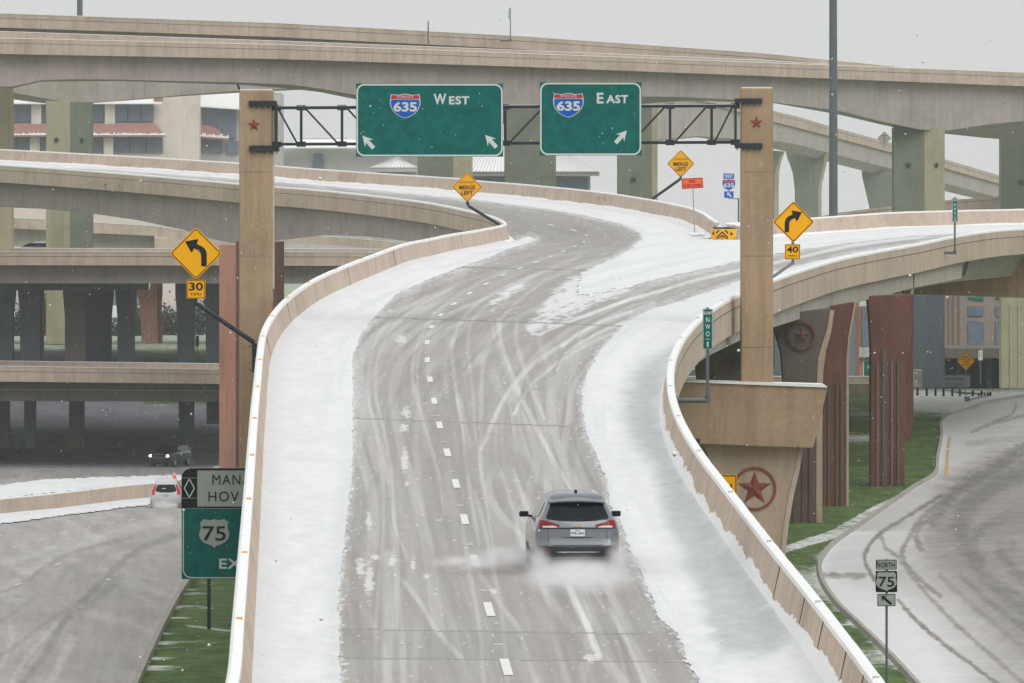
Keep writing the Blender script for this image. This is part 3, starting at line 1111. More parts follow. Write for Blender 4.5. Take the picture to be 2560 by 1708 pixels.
# barriers --------------------------------------------------------------
def barrier(name, path, side, label, reflect=None, cap_h=0.075, groove=True, mat='barrier_concrete', drop=1.28, group=None, joints=(), drift=0.0):
    """side=+1: outside is to the right of the path direction"""
    s = side
    org = tuple(path[len(path) // 2])
    root = thing(name, (org[0], org[1], org[2] - BH), label, 'barrier', group)
    og = Vector(root.location)
    sec = [(-s * .095, 0.0), (-s * .30, -.93), (-s * .30, -1.02), (s * .07, -1.02), (s * .07, -drop), (s * .14, -drop), (s * .14, -.37), (s * .12, -.37), (s * .12, -.345),
           (s * .14, -.345), (s * .115, 0.0)]
    m = MB(og)
    m.sweep(path, sec)
    m.build('parapet', mat, root)
    if groove:
        g = MB(og)
        g.sweep(path, [(s * .12, -.34), (s * .12, -.375), (s * .144, -.375), (s * .144, -.34)])
        g.build('groove', 'groove', root)
    c = MB(og)
    p2 = path.copy()
    p2[:, 2] += (fbm(path[:, 0] * 1.7, path[:, 1] * 0.9, 17) - 0.5) * 0.025
    c.sweep(p2, [(-s * .108, -0.025), (-s * .10, cap_h * .7), (-s * .03, cap_h), (s * .06, cap_h * .95), (s * .11, cap_h * .55), (s * .128, -0.03)])
    c.smooth = True
    c.build('snow_cap', 'cap_snow', root)
    if reflect:
        mt, spacing, start, n = reflect
        L = np.r_[0, np.cumsum(np.linalg.norm(np.diff(path, axis=0), axis=1))]
        ls = np.interp(start, path[:, 1], L)
        for k in range(n):
            l = ls + spacing * k
            if l > L[-1]:
                break
            q = [np.interp(l, L, path[:, a]) for a in range(3)]
            r = MB(og)
            r.box((q[0] - s * 0.02, q[1], q[2] + cap_h * 0.9), (0.11, 0.05, 0.085 if mt == 'amber' else 0.08))
            r.build('reflector', mt, root)
    if drift:
        L = np.r_[0, np.cumsum(np.linalg.norm(np.diff(path, axis=0), axis=1))]
        ls = np.arange(0, L[-1], 0.16)
        pp = np.stack([np.interp(ls, L, path[:, a]) for a in range(3)], 1)
        tt = np.gradient(pp[:, :2], axis=0)
        tt /= np.linalg.norm(tt, axis=1)[:, None]
        hh = drift * (0.35 + 0.9 * fbm(ls * 0.25, ls * 0, 71) + 0.35 * (fbm(ls * 2.1, ls * 0, 73) - 0.5))
        hh = np.clip(hh, 0.05, 0.8)
        vs = []
        for p, t_, h in zip(pp, tt, hh):
            for n1, z in ((.30 + .22, -BH + .03), (.30 + .05, -BH + .10), (.115 + .185 * (1 - h / BH) + .012, -BH + h), (.115 + .185 * (1 - h / BH) - .02, -BH + h - .01), (.22, -BH - .04), (.5, -BH - .04)):
                vs.append((p[0] - s * t_[1] * n1, p[1] + s * t_[0] * n1, p[2] + z))
        fs = []
        for i in range(len(pp) - 1):
            for j in range(6):
                fs.append((i * 6 + j, i * 6 + (j + 1) % 6, i * 6 + 6 + (j + 1) % 6, i * 6 + 6 + j))
        dm = MB(og)
        dm.add(vs, fs)
        dm.smooth = True
        dm.build('snow_drift', 'cap_snow', root)
    for d in joints:
        i = int(np.argmin(np.abs(path[:, 1] - d)))
        a, b = path[max(i - 1, 0)], path[min(i + 1, len(path) - 1)]
        t = (b - a)[:2] / np.linalg.norm((b - a)[:2])
        nn = np.array([t[1], -t[0]])
        vs = []
        for u in (-0.012, 0.012):
            for n1, h in ((-s * .119, -0.01), (-s * .305, -.93), (-s * .26, -.93), (-s * .08, -0.01)):
                vs.append((path[i][0] + t[0] * u + nn[0] * n1, path[i][1] + t[1] * u + nn[1] * n1, path[i][2] + h))
        jm = MB(og)
        jm.add(vs, [(0, 1, 5, 4), (0, 3, 2, 1), (4, 5, 6, 7), (1, 2, 6, 5), (2, 3, 7, 6), (3, 0, 4, 7)])
        jm.build('joint', 'joint_dark', root)
    return root


bl = barrier('concrete_barrier', LP, -1, 'long concrete barrier with orange reflectors along the left edge of the curving ramp', ('amber', 15.25, 127, 27), 0.10,
             joints=(236, 262, 300, 330), drift=0.16)
barrier('concrete_barrier', RP, 1, 'long concrete barrier with grey reflectors along the right edge of the ramp', ('reflector_grey', 14.6, 116, 12), 0.10,
        joints=(112, 117.5, 122, 128, 133, 140, 240, 300), drift=0.46)
barrier('concrete_barrier', OP, 1, 'concrete barrier with scribbled graffiti along the far edge of the left branch', None, 0.07, drift=0.2)
barrier('concrete_barrier', RLP, -1, 'concrete barrier along the far edge of the right branch behind the curve sign', ('amber', 7.5, 411.5, 9), 0.07, drift=0.15)
for x, y in ((263, 462), (300, 465), (334, 468), (368, 471), (402, 474), (443, 478), (475, 481), (507, 483.5), (537, 486), (577, 490)):
    m = MB(bl.location)
    i = int(np.argmin(np.abs(proj(LP[:, 0], LP[:, 1], LP[:, 2])[0] - x) + (LP[:, 1] < 430) * 999))
    m.prism([(x - 4, y - 1.5), (x + 5, y - .8), (x + 4, y + 1.6), (x - 2, y + 1.2)], LP[i, 1] - .22, .12)
    m.build('drain_hole', 'joint_dark', bl)

# scribbles on the far barrier
gf = thing('graffiti', P(1500, 500, 466), 'black scribbled graffiti on the barrier of the left branch', 'graffiti')
m = MB(gf.location)


def on_barrier(px, py):
    i = int(np.argmin(np.abs(proj(OP[:, 0], OP[:, 1], OP[:, 2])[0] - px)))
    return OP[i, 1] - 0.62


rs = random.Random(4)
pts = []
for k in range(34):
    x, y = 1487 + k * 0.85, 500 + (11 if k % 2 else -10) * rs.uniform(0.3, 1) - (k > 20) * 3
    pts.append((x + rs.uniform(-3, 3), y, on_barrier(x, y)))
for k in range(12):
    x, y = 1488 + rs.random() * 24, 490 + rs.random() * 18
    pts.append((x, y, on_barrier(x, y)))
q = np.array([P(*p) for p in pts])
m.sweep(q, [(-.012, 0), (0, -.014), (.012, 0), (0, .014)])
m.build('scribble', 'groove', gf)
# ================================================================== TERRAIN
def terrain(x, y):
    x = np.asarray(x, float)
    y = np.asarray(y, float)
    zl = CAMZ - 9.84 - 0.01335 * y
    far = smooth(y, 540, 605)
    zl = zl * (1 - far) + (CAMZ - 9.3) * far
    zr = np.where(y < 437, CAMZ - 17.58 + 0.01953 * y, CAMZ - 9.045 - 0.0205 * (np.clip(y, 437, 800) - 437))
    k = smooth(x, -13, 6)
    return zl * (1 - k) + zr * k


def Lplane(px, py):                      # depressed lanes, left
    return 175400.0 / (py - 838.0)


def Rplane(px, py):                      # frontage road, right
    return 313330.0 / (py - 252.0)


xs = np.concatenate([np.linspace(-900, -120, 24), np.linspace(-110, 110, 111), np.linspace(120, 900, 24)])
ys = np.concatenate([np.linspace(-150, 50, 9), np.linspace(60, 700, 129), np.linspace(720, 2400, 60)])
GX, GY = np.meshgrid(xs, ys)
GZ = terrain(GX, GY) - 0.12
GZ = np.where(GY < 60.1, GZ, GZ)
V = np.stack([GX, GY, GZ], -1).reshape(-1, 3)
th = 0.05 + 0.25 * smooth(GY, 560, 640)
g = grid_mesh('ground', V, len(ys), len(xs), None, {'thin': th.ravel()}, None, 'grass')
tag(g, 'grassy ground dusted with snow beneath the interchange', kind='structure')


def patch(x0, x1, y0, y1, step, plane, tilt=0.0):
    pxs = np.arange(x0, x1, step)
    pys = np.concatenate([np.arange(y0, y0 + 60, step * 0.35), np.arange(y0 + 60, y1, step * 0.7)])
    PX, PY = np.meshgrid(pxs, pys)
    D = plane(PX, PY)
    t = (CY - PY) / F
    dy = CP + t * SP
    k = D / dy
    return PX, PY, (PX - CX) / F * k, D, CAMZ + (-SP + t * CP) * k, len(pys), len(pxs)


# ---- right frontage road -------------------------------------------------
KERB_R = [(2700, 970), (2489, 1004), (2430, 1022), (2354, 1052), (2351, 1088), (2340, 1145), (2333, 1187), (2280, 1220), (2220, 1262), (2130, 1325), (2076, 1364), (2048, 1400),
          (2043, 1425), (2050, 1455), (2070, 1490), (2100, 1526), (2160, 1583), (2220, 1643), (2280, 1708), (2340, 1775)]
kr = [(q[0], q[1]) for q in catmull([(x, y, 0) for x, y in KERB_R], 12)]
PX, PY, X, Y, Z, nr, nc = patch(1830, 2700, 972, 1775, 3.2, Rplane)
poly_road = kr + [(3000, 1800), (3000, 960)]
sd_ = sdf(PX, PY, poly_road)
rag = fbm(X * 1.2, Y * 0.35, 5) - 0.5
rag2 = fbm(X * 4, Y * 0.8, 6) - 0.5
isroad = sd_ > 0
TRR = [  # dark wheel paths on the frontage road (source px)
    ([(2350, 1240), (2270, 1290), (2200, 1335), (2168, 1372), (2162, 1400), (2180, 1440), (2200, 1466)], 5, -0.55),
    ([(2200, 1335), (2215, 1370), (2245, 1392), (2280, 1440), (2330, 1500), (2400, 1570), (2480, 1640), (2560, 1710)], 6, -0.35),
    ([(2380, 1240), (2310, 1290), (2270, 1350), (2255, 1390), (2290, 1440), (2350, 1490)], 7, -0.45),
    ([(2330, 1290), (2298, 1320), (2290, 1350), (2305, 1375)], 8, -0.4),
    ([(2245, 1500), (2290, 1550), (2360, 1610), (2440, 1670), (2500, 1715)], 6, -0.5),
    ([(2560, 1040), (2480, 1060), (2430, 1080)], 5, -0.3), ([(2540, 1010), (2530, 1035), (2480, 1055)], 3, -0.35),
    ([(2560, 1120), (2470, 1180), (2400, 1220), (2330, 1300)], 18, -0.42), ([(2560, 1180), (2480, 1220), (2420, 1270), (2400, 1330), (2440, 1400)], 26, -0.36),
    ([(2560, 1290), (2500, 1300), (2440, 1340), (2430, 1400), (2480, 1460), (2560, 1530)], 16, -0.3), ([(2470, 1440), (2560, 1500)], 10, -0.3),
    ([(2530, 1360), (2500, 1380), (2560, 1450)], 14, -0.3), ([(2350, 1440), (2450, 1530), (2560, 1620)], 8, -0.25),
    ([(2400, 1440), (2480, 1510), (2560, 1570)], 9, -0.28), ([(2040, 1437), (2120, 1440), (2160, 1441)], 8, -0.35),
    ([(2420, 1110), (2500, 1100), (2560, 1095)], 8, -0.15),
]
trk = np.zeros(X.shape)
for pts, w, v in TRR:
    L2 = [(q[0], q[1]) for q in catmull([(x, y, 0) for x, y in pts], 10)]
    dd = segdist(PX, PY, L2)
    val = v * (1 - smooth(dd + rag2 * w * 1.6, w * 0.3, w * 1.4)) * (0.55 + 0.9 * fbm(X * 3, Y * 0.7, 57))
    trk = np.where(np.abs(val) > 0.02, np.minimum(trk, val) * 0.9 + 0.1 * trk, trk)
# swept snow film: heavy near the kerb, thin in the wheel area
film = 0.72 * smooth(PY, 1500, 1330) * 0 + 0.75 * np.exp(-np.clip(segdist(PX, PY, kr), 0, None) / 130.0) + 0.25 * (PY < 1040) * (PX < 2700)
film = film + 0.45 * smooth(PY, 1380, 1600) * smooth(2520 - PX, 0, 300) + 0.15 * rag
film = film * (1 - 0.6 * smooth(PY, 1150, 1200) * smooth(1330, PY, PY + 1))
film = np.where(PY < 1066 + 10 * rag, 1.05 + 0.2 * rag, film)
film = film + 0.22 * (1 - smooth(segdist(PX, PY, kr), 60, 260))
film = np.clip(film, 0, 0.95) * (1 - np.clip(-trk * 2.2, 0, 1))
big = sdf(PX, PY, [(2800, 1130), (2480, 1150), (2370, 1215), (2330, 1290), (2320, 1370), (2370, 1440), (2440, 1490), (2520, 1580), (2800, 1800)])
bare = smooth(big + rag * 60, -50, 40)
sw = fbm(np.hypot(X - 36, Y - 262) * 1.1, np.arctan2(Y - 262, X - 36) * 3, 12, 5)
film = film * (1 - 0.85 * bare) + 0.10 * smooth(sw, 0.5, 0.7)
val = np.clip(film, 0, 1) + np.where(film < 0.2, trk, trk * 0.6) - bare * (0.34 + 0.75 * (sw - 0.45))
V = np.stack([X, Y, Z], -1).reshape(-1, 3)
kf = isroad[:-1, :-1]
suv = np.stack([Y * 0.4 + X * 0.6, X * 0.9 - Y * 0.15, 0 * X], -1).reshape(-1, 3)
o = grid_mesh('frontage_road', V, nr, nc, kf, {'trk': np.clip(val, -1, 1).ravel()}, {'suv': suv}, 'road_ground')
tag(o, 'snow filmed frontage road with dark curved wheel tracks', kind='structure')
# grass verge
dust = 0.02 + 0.12 * smooth(fbm(X * 0.25, Y * 0.5, 151), 0.5, 0.75) + 0.7 * (np.exp(-((PY - 1005) / 28.0) ** 2) * (PX > 2275)) + 0.45 * np.exp(-((PY - 1095) / 12.0) ** 2) * (PX < 2200) + 0.35 * np.exp(-((PY - 1460) / 45.0) ** 2) * (PX < 2100)
dust = dust + 0.28 * np.exp(-((PY - 1640) / 22.0) ** 2) + 0.3 * np.exp(-segdist(PX, PY, kr) / 8.0) + 0.25 * np.exp(-((PY - 1560) / 9.0) ** 2) + 0.2 * np.exp(-((PY - 1035) / 15.0) ** 2) * (PX < 2230)
walk = inside(PX, PY, [(1900, 1385), (2080, 1325), (2190, 1262), (2280, 1222), (2333, 1190), (2333, 1210), (2220, 1270), (2130, 1330), (2076, 1350), (1900, 1400)])
dust = np.where(walk, 0.42 + 0.5 * rag, dust)
o = grid_mesh('grass', V, nr, nc, ~kf & (Z[:-1, :-1] > -50), {'thin': np.clip(dust, 0, 1).ravel()}, None, 'grass')
tag(o, 'green verge dusted with snow beside the frontage road', kind='stuff')
# kerb
kp = np.array([P(x, y, Rplane(x, y)) for x, y in kr])
kb = MB()
kb.sweep(kp, [(-0.16, -0.05), (-0.16, 0.14), (-0.02, 0.15), (0.04, 0.0), (0.04, -0.05)])
tag(kb.build('kerb', 'kerb_concrete'), 'concrete kerb around the frontage road', kind='structure')
m = MB()
m.add([P(2372, 1092, Rplane(0, 1092)), P(2377, 1092, Rplane(0, 1092)), P(2374, 1120, Rplane(0, 1120)), P(2367, 1120, Rplane(0, 1120))], [(0, 1, 2, 3)])
m.add([P(2367, 1124, Rplane(0, 1124)), P(2373, 1124, Rplane(0, 1124)), P(2370, 1188, Rplane(0, 1188)), P(2361, 1188, Rplane(0, 1188))], [(0, 1, 2, 3)])
m.v = [(x, y, z + 0.012) for x, y, z in m.v]
tag(m.build('lane_marking', 'paint_yellow_line'), 'yellow edge line on the frontage road', kind='structure')

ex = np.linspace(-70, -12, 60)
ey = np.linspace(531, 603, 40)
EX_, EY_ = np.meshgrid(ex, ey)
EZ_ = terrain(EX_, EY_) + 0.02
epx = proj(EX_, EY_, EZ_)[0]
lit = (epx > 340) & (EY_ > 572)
o = grid_mesh('shaded_slope', np.stack([EX_, EY_, EZ_], -1).reshape(-1, 3), 40, 60, ~lit[:-1, :-1], {}, None, 'slope_shade')  # dark sheet over the grass; underpass shade is put into its colour
tag(o, 'slope under the overpasses with its shade painted dark', kind='structure')

# ---- left depressed lanes --------------------------------------------------
KERB_L = [(520, 1400), (480, 1449), (450, 1487), (417, 1544), (375, 1628), (339, 1708), (310, 1775)]
kl = [(q[0], q[1]) for q in catmull([(x, y, 0) for x, y in KERB_L], 10)]
PX, PY, X, Y, Z, nr, nc = patch(-160, 700, 1162, 1780, 3.2, Lplane)
grassL = kl + [(1000, 1780), (1000, 1380)]
ig = inside(PX, PY, grassL)
rag = fbm(X * 1.2, Y * 0.35, 15) - 0.5
rag2 = fbm(X * 3.5, Y * 0.8, 16) - 0.5
SNOW_A = [(-300, 1262), (0, 1248), (143, 1234), (286, 1217), (386, 1208), (460, 1199), (620, 1180), (620, 1163), (548, 1165), (450, 1189), (224, 1195), (102, 1201), (0, 1215), (-300, 1240)]
SNOW_B = [(-300, 1340), (0, 1313), (180, 1289), (375, 1264), (460, 1250), (620, 1215), (620, 1190), (375, 1236), (0, 1272), (-300, 1310)]
covA = np.maximum(sdf(PX, PY, SNOW_A), sdf(PX, PY, SNOW_B)) + rag2 * 5
TRL = [
    ([(540, 1310), (400, 1352), (330, 1385), (270, 1440), (210, 1500), (150, 1570), (110, 1640), (40, 1730)], 9, -0.50),
    ([(300, 1440), (260, 1480), (200, 1530)], 12, -0.38),
    ([(-20, 1490), (60, 1455), (140, 1400), (220, 1370), (330, 1345)], 5, -0.35),
    ([(340, 1360), (250, 1390), (180, 1420), (150, 1450)], 7, -0.2),
    ([(0, 1640), (60, 1600), (110, 1560), (220, 1490)], 6, -0.3), ([(-30, 1580), (20, 1540), (80, 1500)], 6, -0.25),
    ([(20, 1720), (70, 1640), (140, 1560)], 6, 0.28), ([(-20, 1500), (60, 1440), (160, 1380), (300, 1330), (430, 1300)], 10, 0.2),
    ([(-40, 1430), (100, 1380), (260, 1330), (430, 1290)], 9, 0.16), ([(180, 1600), (120, 1720)], 12, 0.3), ([(130, 1640), (60, 1730)], 9, -0.2),
    ([(0, 1670), (30, 1600), (20, 1540)], 8, 0.25), ([(330, 1720), (400, 1560), (470, 1440)], 12, 0.12),
]
trk = np.zeros(X.shape)
for pts, w, v in TRL:
    L2 = [(q[0], q[1]) for q in catmull([(x, y, 0) for x, y in pts], 10)]
    dd = segdist(PX, PY, L2)
    q = 1 - smooth(dd + rag2 * w * 1.5, w * 0.5, w * 1.3)
    trk = trk + v * q * (0.7 + 0.6 * rag)
bend = Y * 0.16 - 0.00016 * (Y - 200) ** 2
sw = fbm((X + bend) * 1.6, Y * 0.06, 22, 5)
trk = trk + 0.02 + 0.5 * (sw - 0.5) + 0.2 * rag
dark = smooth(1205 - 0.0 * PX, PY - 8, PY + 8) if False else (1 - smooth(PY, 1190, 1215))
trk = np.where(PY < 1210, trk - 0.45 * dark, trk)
V = np.stack([X, Y, Z], -1).reshape(-1, 3)
suv = np.stack([Y, X * 1.1 + (Y - 200) * 0.06, 0 * X], -1).reshape(-1, 3)
kf = (~ig)[:-1, :-1]
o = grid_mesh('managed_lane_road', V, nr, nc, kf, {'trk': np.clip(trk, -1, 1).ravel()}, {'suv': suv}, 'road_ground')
tag(o, 'grey lower roadway with slushy tyre marks on the left', kind='structure')
c = covA > 0
keep = (c[:-1, :-1].astype(int) + c[1:, :-1] + c[:-1, 1:] + c[1:, 1:]) >= 3
V2 = np.stack([X, Y, Z + 0.05 + 0.03 * rag2], -1).reshape(-1, 3)
o = grid_mesh('snow', V2, nr, nc, keep, {'thin': np.clip(0.15 + rag * 0.6, 0, 1).ravel()}, None, 'snow')
tag(o, 'snow strips along the barrier of the lower roadway', kind='stuff')
streak = fbm(X * 0.22, Y * 0.55, 44, 5)
sl_ = np.clip(1 - (segdist(PX, PY, kl) / (70 + 160 * rag)), 0, 1)
dust = -0.05 + 0.50 * sl_ * smooth(streak, 0.32, 0.80) + 0.45 * np.exp(-((PY - 1578 - (PX - 520) * 0.12) / 4.5) ** 2) * smooth(PX, 440, 480)
dust = dust + 0.34 * smooth(streak, 0.48, 0.78) * smooth(560 - PX + 120 * rag, 0, 60)
rise = 0.10 + 0.0 * X
o = grid_mesh('grass', np.stack([X, Y, Z + rise], -1).reshape(-1, 3), nr, nc, ~kf, {'thin': np.clip(dust, 0, 1).ravel()}, None, 'grass')
tag(o, 'green grass island with blown snow beside the lower roadway', kind='stuff')
kp = np.array([P(x, y, Lplane(x, y)) for x, y in kl])
kb = MB()
kb.sweep(kp, [(-0.2, -0.05), (-0.2, 0.34), (-0.02, 0.36), (0.12, 0.0), (0.12, -0.05)])
tag(kb.build('kerb', 'kerb_concrete'), 'low concrete edge wall of the grass island', kind='structure')
m = MB()
for x, y in ((130, 1368), (100, 1351), (158, 1335), (216, 1322), (274, 1310), (330, 1300), (36, 1368), (142, 1412), (45, 1462)):
    d = Lplane(0, y)
    a = P(x - 9, y + 2.5, Lplane(0, y + 2.5))
    b = P(x + 9, y - 1.5, Lplane(0, y - 1.5))
    m.add([(a[0], a[1], a[2] + .012), (b[0], b[1], b[2] + .012), (b[0], b[1] + .9, b[2] + .012), (a[0], a[1] + .9, a[2] + .012)], [(0, 1, 2, 3)])
tag(m.build('lane_marking', 'paint_white_line'), 'white lane dashes on the lower roadway', kind='structure')


# lower roadway barriers
def lpath(pts):
    return catmull([P(x, y, Lplane(x, yb)) for x, y, yb in pts], 2.0)


def simple_barrier(name, path, label, h=0.85, mat='barrier_concrete', cap=0.05, w=0.3):
    root = thing(name, tuple(path[len(path) // 2] - np.array([0, 0, h])), label, 'barrier')
    m = MB(root.location)
    m.sweep(path, [(-w * .4, 0), (-w * .9, -h - .1), (w * .9, -h - .1), (w * .4, 0)])
    m.build('parapet', mat, root)
    c = MB(root.location)
    c.sweep(path, [(-w * .45, -.02), (-w * .3, cap), (w * .3, cap), (w * .45, -.02)])
    c.build('snow_cap', 'cap_snow', root)
    return root


simple_barrier('median_barrier', lpath([(-200, 1268, 1310), (0, 1248, 1285), (143, 1234, 1271), (286, 1217, 1253), (386, 1208, 1243), (470, 1197, 1230), (600, 1182, 1212)]),
               'concrete median barrier beyond the white car on the lower roadway', 0.83)
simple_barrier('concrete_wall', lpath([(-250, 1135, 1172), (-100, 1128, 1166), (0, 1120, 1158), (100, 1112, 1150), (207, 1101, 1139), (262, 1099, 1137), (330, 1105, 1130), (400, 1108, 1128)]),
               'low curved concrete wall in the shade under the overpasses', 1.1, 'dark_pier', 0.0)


# ================================================================== OVERPASSES
def bridge_part(root, name, mat, x0, x1, top, bot, d, th, n=50, back=None, off=0.0):
    m = MB(root.location)
    m.band(x0, x1, top, bot, d, th, n, back, 0, off)
    return m.build(name, mat, root)


def shift(c, dy):
    return [(x, y + dy) for x, y in c]


def overpass(name, label, x0, x1, dfn, top, fbot, gbot, far_top=None, width=10.5, gmat='girder_grey', gback=None, recess=1.7, gr=11, capm='cap_snow', n=60, cap=1.6,
             fmat='tan_concrete', gx=None, cat='overpass'):
    d0 = dfn(0.5 * (x0 + x1)) if callable(dfn) else dfn
    root = thing(name, P(0.5 * (x0 + x1), lin(0.5 * (x0 + x1), fbot), d0), label, cat)
    df = dfn if callable(dfn) else (lambda x: dfn)
    bridge_part(root, 'parapet', fmat, x0, x1, top, fbot, df, 0.32, n)
    bridge_part(root, 'snow_cap', capm, x0, x1, shift(top, -cap), shift(top, 0.3), df, 0.40, n, off=-0.04)
    if gr:
        bridge_part(root, 'groove', 'groove', x0, x1, shift(top, gr), shift(top, gr + 1.1), df, 0.05, n, off=-0.012)
    # deck slab behind the fascia
    m = MB(root.location)
    vs, fs = [], []
    N = n
    for i in range(N + 1):
        px = x0 + (x1 - x0) * i / N
        d = df(px)
        a = P(px, lin(px, fbot), d + 0.25)
        k = (d + width) / (d + 0.25)
        dzf = 0.0
        if far_top is not None:
            zf = P(px, lin(px, far_top) + (lin(px, fbot) - lin(px, top)), d + width)[2]
            dzf = zf - a[2]
        vs += [(a[0], a[1], a[2] + 0.28), (a[0], a[1], a[2] + 0.04), (a[0] * k, d + width, a[2] + 0.04 + dzf), (a[0] * k, d + width, a[2] + 0.28 + dzf)]
    for i in range(N):
        for j in range(4):
            fs.append((i * 4 + j, i * 4 + (j + 1) % 4, (i + 1) * 4 + (j + 1) % 4, (i + 1) * 4 + j))
    m.add(vs, fs)
    m.build('deck', gmat, root)
    if far_top is not None:
        bridge_part(root, 'far_parapet', fmat, x0, x1, far_top, shift(far_top, 40), lambda x: df(x) + width, 0.3, n)
        bridge_part(root, 'far_snow_cap', capm, x0, x1, shift(far_top, -1.2), shift(far_top, 0.3), lambda x: df(x) + width, 0.36, n, off=-0.03)
    if gbot is not None:
        ga, gb = gx if gx else (x0, x1)
        bridge_part(root, 'girder', gmat, ga, gb, shift(fbot, -3), gbot, lambda x: df(x) + recess, width - 2 * recess, n, back=gback)
    return root


A_D = lambda x: 585 + 85 * x / 2560.0
A_TOP = [(-700, 80), (-200, 91), (0, 96), (700, 112.5), (1300, 134), (1900, 157), (2560, 182), (2800, 191), (3300, 211)]
A_FAR = [(-700, 58), (-200, 72), (0, 79), (700, 103), (1300, 126), (1900, 151), (2250, 171), (2560, 181), (2800, 190), (3300, 209)]
A_FB = [(-700, 121), (-200, 131), (0, 135), (700, 148), (1300, 167), (1900, 190), (2560, 216), (2800, 226), (3300, 247)]
A_GB = [(-200, 217), (0, 217), (28, 217), (105, 200), (200, 198), (300, 199), (450, 203), (600, 206), (726, 212), (804, 222), (890, 238), (1000, 254), (1150, 268), (1270, 272), (1390, 272),
        (1500, 257), (1605, 241), (1715, 243), (1850, 250), (1935, 256), (2094, 276), (2200, 303), (2305, 325), (2368, 327), (2460, 312), (2560, 302), (2800, 296)]
A_BK = [(-200, 222), (28, 222), (105, 204), (300, 203), (600, 212), (726, 222), (804, 231), (890, 249), (1000, 268), (1150, 290), (1270, 312), (1390, 312),
        (1500, 288), (1605, 260), (1715, 252), (1850, 255), (1935, 258), (2094, 286), (2200, 311), (2305, 333), (2368, 335), (2460, 345), (2560, 352), (2800, 362)]
overpass('upper_flyover', 'long tan flyover crossing behind the green guide signs, haunched girder', -700, 3300, A_D, A_TOP, A_FB, A_GB, A_FAR, 10.5, 'girder_grey', A_BK, n=120)
B_D = lambda x: 640 + 30 * x / 2560.0
B_TOP = [(-700, 12), (-200, 28), (0, 34), (700, 58.5), (1300, 91), (1900, 133), (2250, 168), (2500, 196)]
B_FB = [(-700, 47), (-200, 63), (0, 69), (700, 93), (1300, 123), (1900, 163), (2250, 198), (2500, 226)]
B_GB = [(-200, 214), (0, 214), (28, 231), (100, 244), (160, 255), (228, 257), (330, 249), (450, 238), (600, 227), (726, 221), (900, 214), (1300, 220), (1900, 235), (2500, 245)]
B_BK = [(-200, 240), (28, 248), (100, 258), (160, 262), (228, 258), (330, 251), (450, 241), (600, 232), (726, 226), (900, 218), (1300, 224), (1900, 238), (2500, 247)]
overpass('top_flyover', 'highest tan flyover running along the skyline', -700, 2480, B_D, B_TOP, B_FB, B_GB, None, 10.5, 'girder_light', B_BK, n=70, recess=1.9)
# right descending ramp C
C_D = lambda x: 760 + 190 * max(0.0, (x - 1560)) / 674.0
C_TOP = [(1560, 190), (1715, 216), (1850, 252), (1933, 277), (2003, 294), (2072, 315), (2234, 359), (2362, 398), (2503, 440), (2700, 500)]
C_FB = [(1560, 218), (1715, 243), (1779, 259), (1836, 277), (1933, 304), (2072, 340), (2234, 383), (2362, 421), (2503, 461), (2700, 520)]
C_GB = [(1560, 360), (1604, 352), (1680, 347), (1746, 340), (1800, 345), (1933, 352), (1990, 360), (2062, 380), (2093, 387), (2234, 424), (2362, 458), (2503, 496), (2700, 550)]
C_BK = [(1560, 364), (1604, 356), (1680, 350), (1746, 343), (1800, 354), (1933, 372), (1990, 384), (2062, 402), (2093, 411), (2234, 446), (2362, 478), (2503, 512), (2700, 566)]
overpass('descending_ramp', 'distant pale ramp sloping down to the right behind the tall lamp mast', 1500, 2700, C_D, C_TOP, C_FB, C_GB, None, 10.0, 'girder_light', C_BK, cap=0.6, gr=8)
# low ramp D
m = thing('far_ramp', P(2330, 515, 700), 'distant low ramp seen between the olive piers on the right', 'overpass')
bridge_part(m, 'parapet', 'tan_concrete', 2050, 2720, [(2050, 541), (2095, 532), (2234, 515), (2362, 501), (2503, 491), (2720, 480)], [(2050, 580), (2720, 530)], 700, 0.4)
bridge_part(m, 'groove', 'groove', 2050, 2720, [(2050, 548), (2095, 539), (2234, 522), (2362, 508), (2503, 498), (2720, 487)],
            [(2050, 549), (2095, 540), (2234, 523), (2362, 509), (2503, 499), (2720, 488)], 700, 0.05, off=-0.02)
bridge_part(m, 'girder', 'girder_grey', 2050, 2720, [(2050, 578), (2720, 528)], [(2050, 600), (2720, 560)], 701.5, 7)
# E  (behind left, under the left branch)
E_TOP = [(-200, 540), (0, 543), (30, 545), (117, 549), (229, 556), (390, 565.5), (470, 578), (560, 585), (819, 591), (1020, 608), (1200, 622)]
E_FB = [(-200, 566), (0, 570), (117, 575), (229, 583), (387, 590), (470, 600), (560, 606), (819, 612), (1020, 628), (1200, 640)]
E_GB = [(-200, 612), (0, 615), (117, 620), (387, 624), (560, 630), (819, 640), (1200, 655)]
overpass('rear_overpass', 'far tan overpass seen beneath the left branch girder', -200, 1200, 770, E_TOP, E_FB, E_GB, None, 12, 'girder_light', None, gr=0, cap=0.8, gx=(-200, 386))
m = thing('abutment', P(480, 640, 768), 'pale concrete abutment wall below the far overpass', 'wall')
bridge_part(m, 'wall', 'barrier_concrete', 386, 640, [(386, 596), (640, 592)], [(386, 650), (640, 650)], 768.5, 3)
# F
F_FAR = [(-300, 621), (560, 622), (1100, 624)]
F_TOP = [(-300, 630), (560, 630), (1100, 632)]
F_FB = [(-300, 663), (560, 664), (1100, 666)]
F_GB = [(-300, 708), (560, 709), (1100, 711)]
overpass('middle_overpass', 'tan straight overpass crossing on the left at mid height', -300, 1050, 575, F_TOP, F_FB, F_GB, F_FAR, 28, 'girder_grey', None, gr=11, cap=1.2)
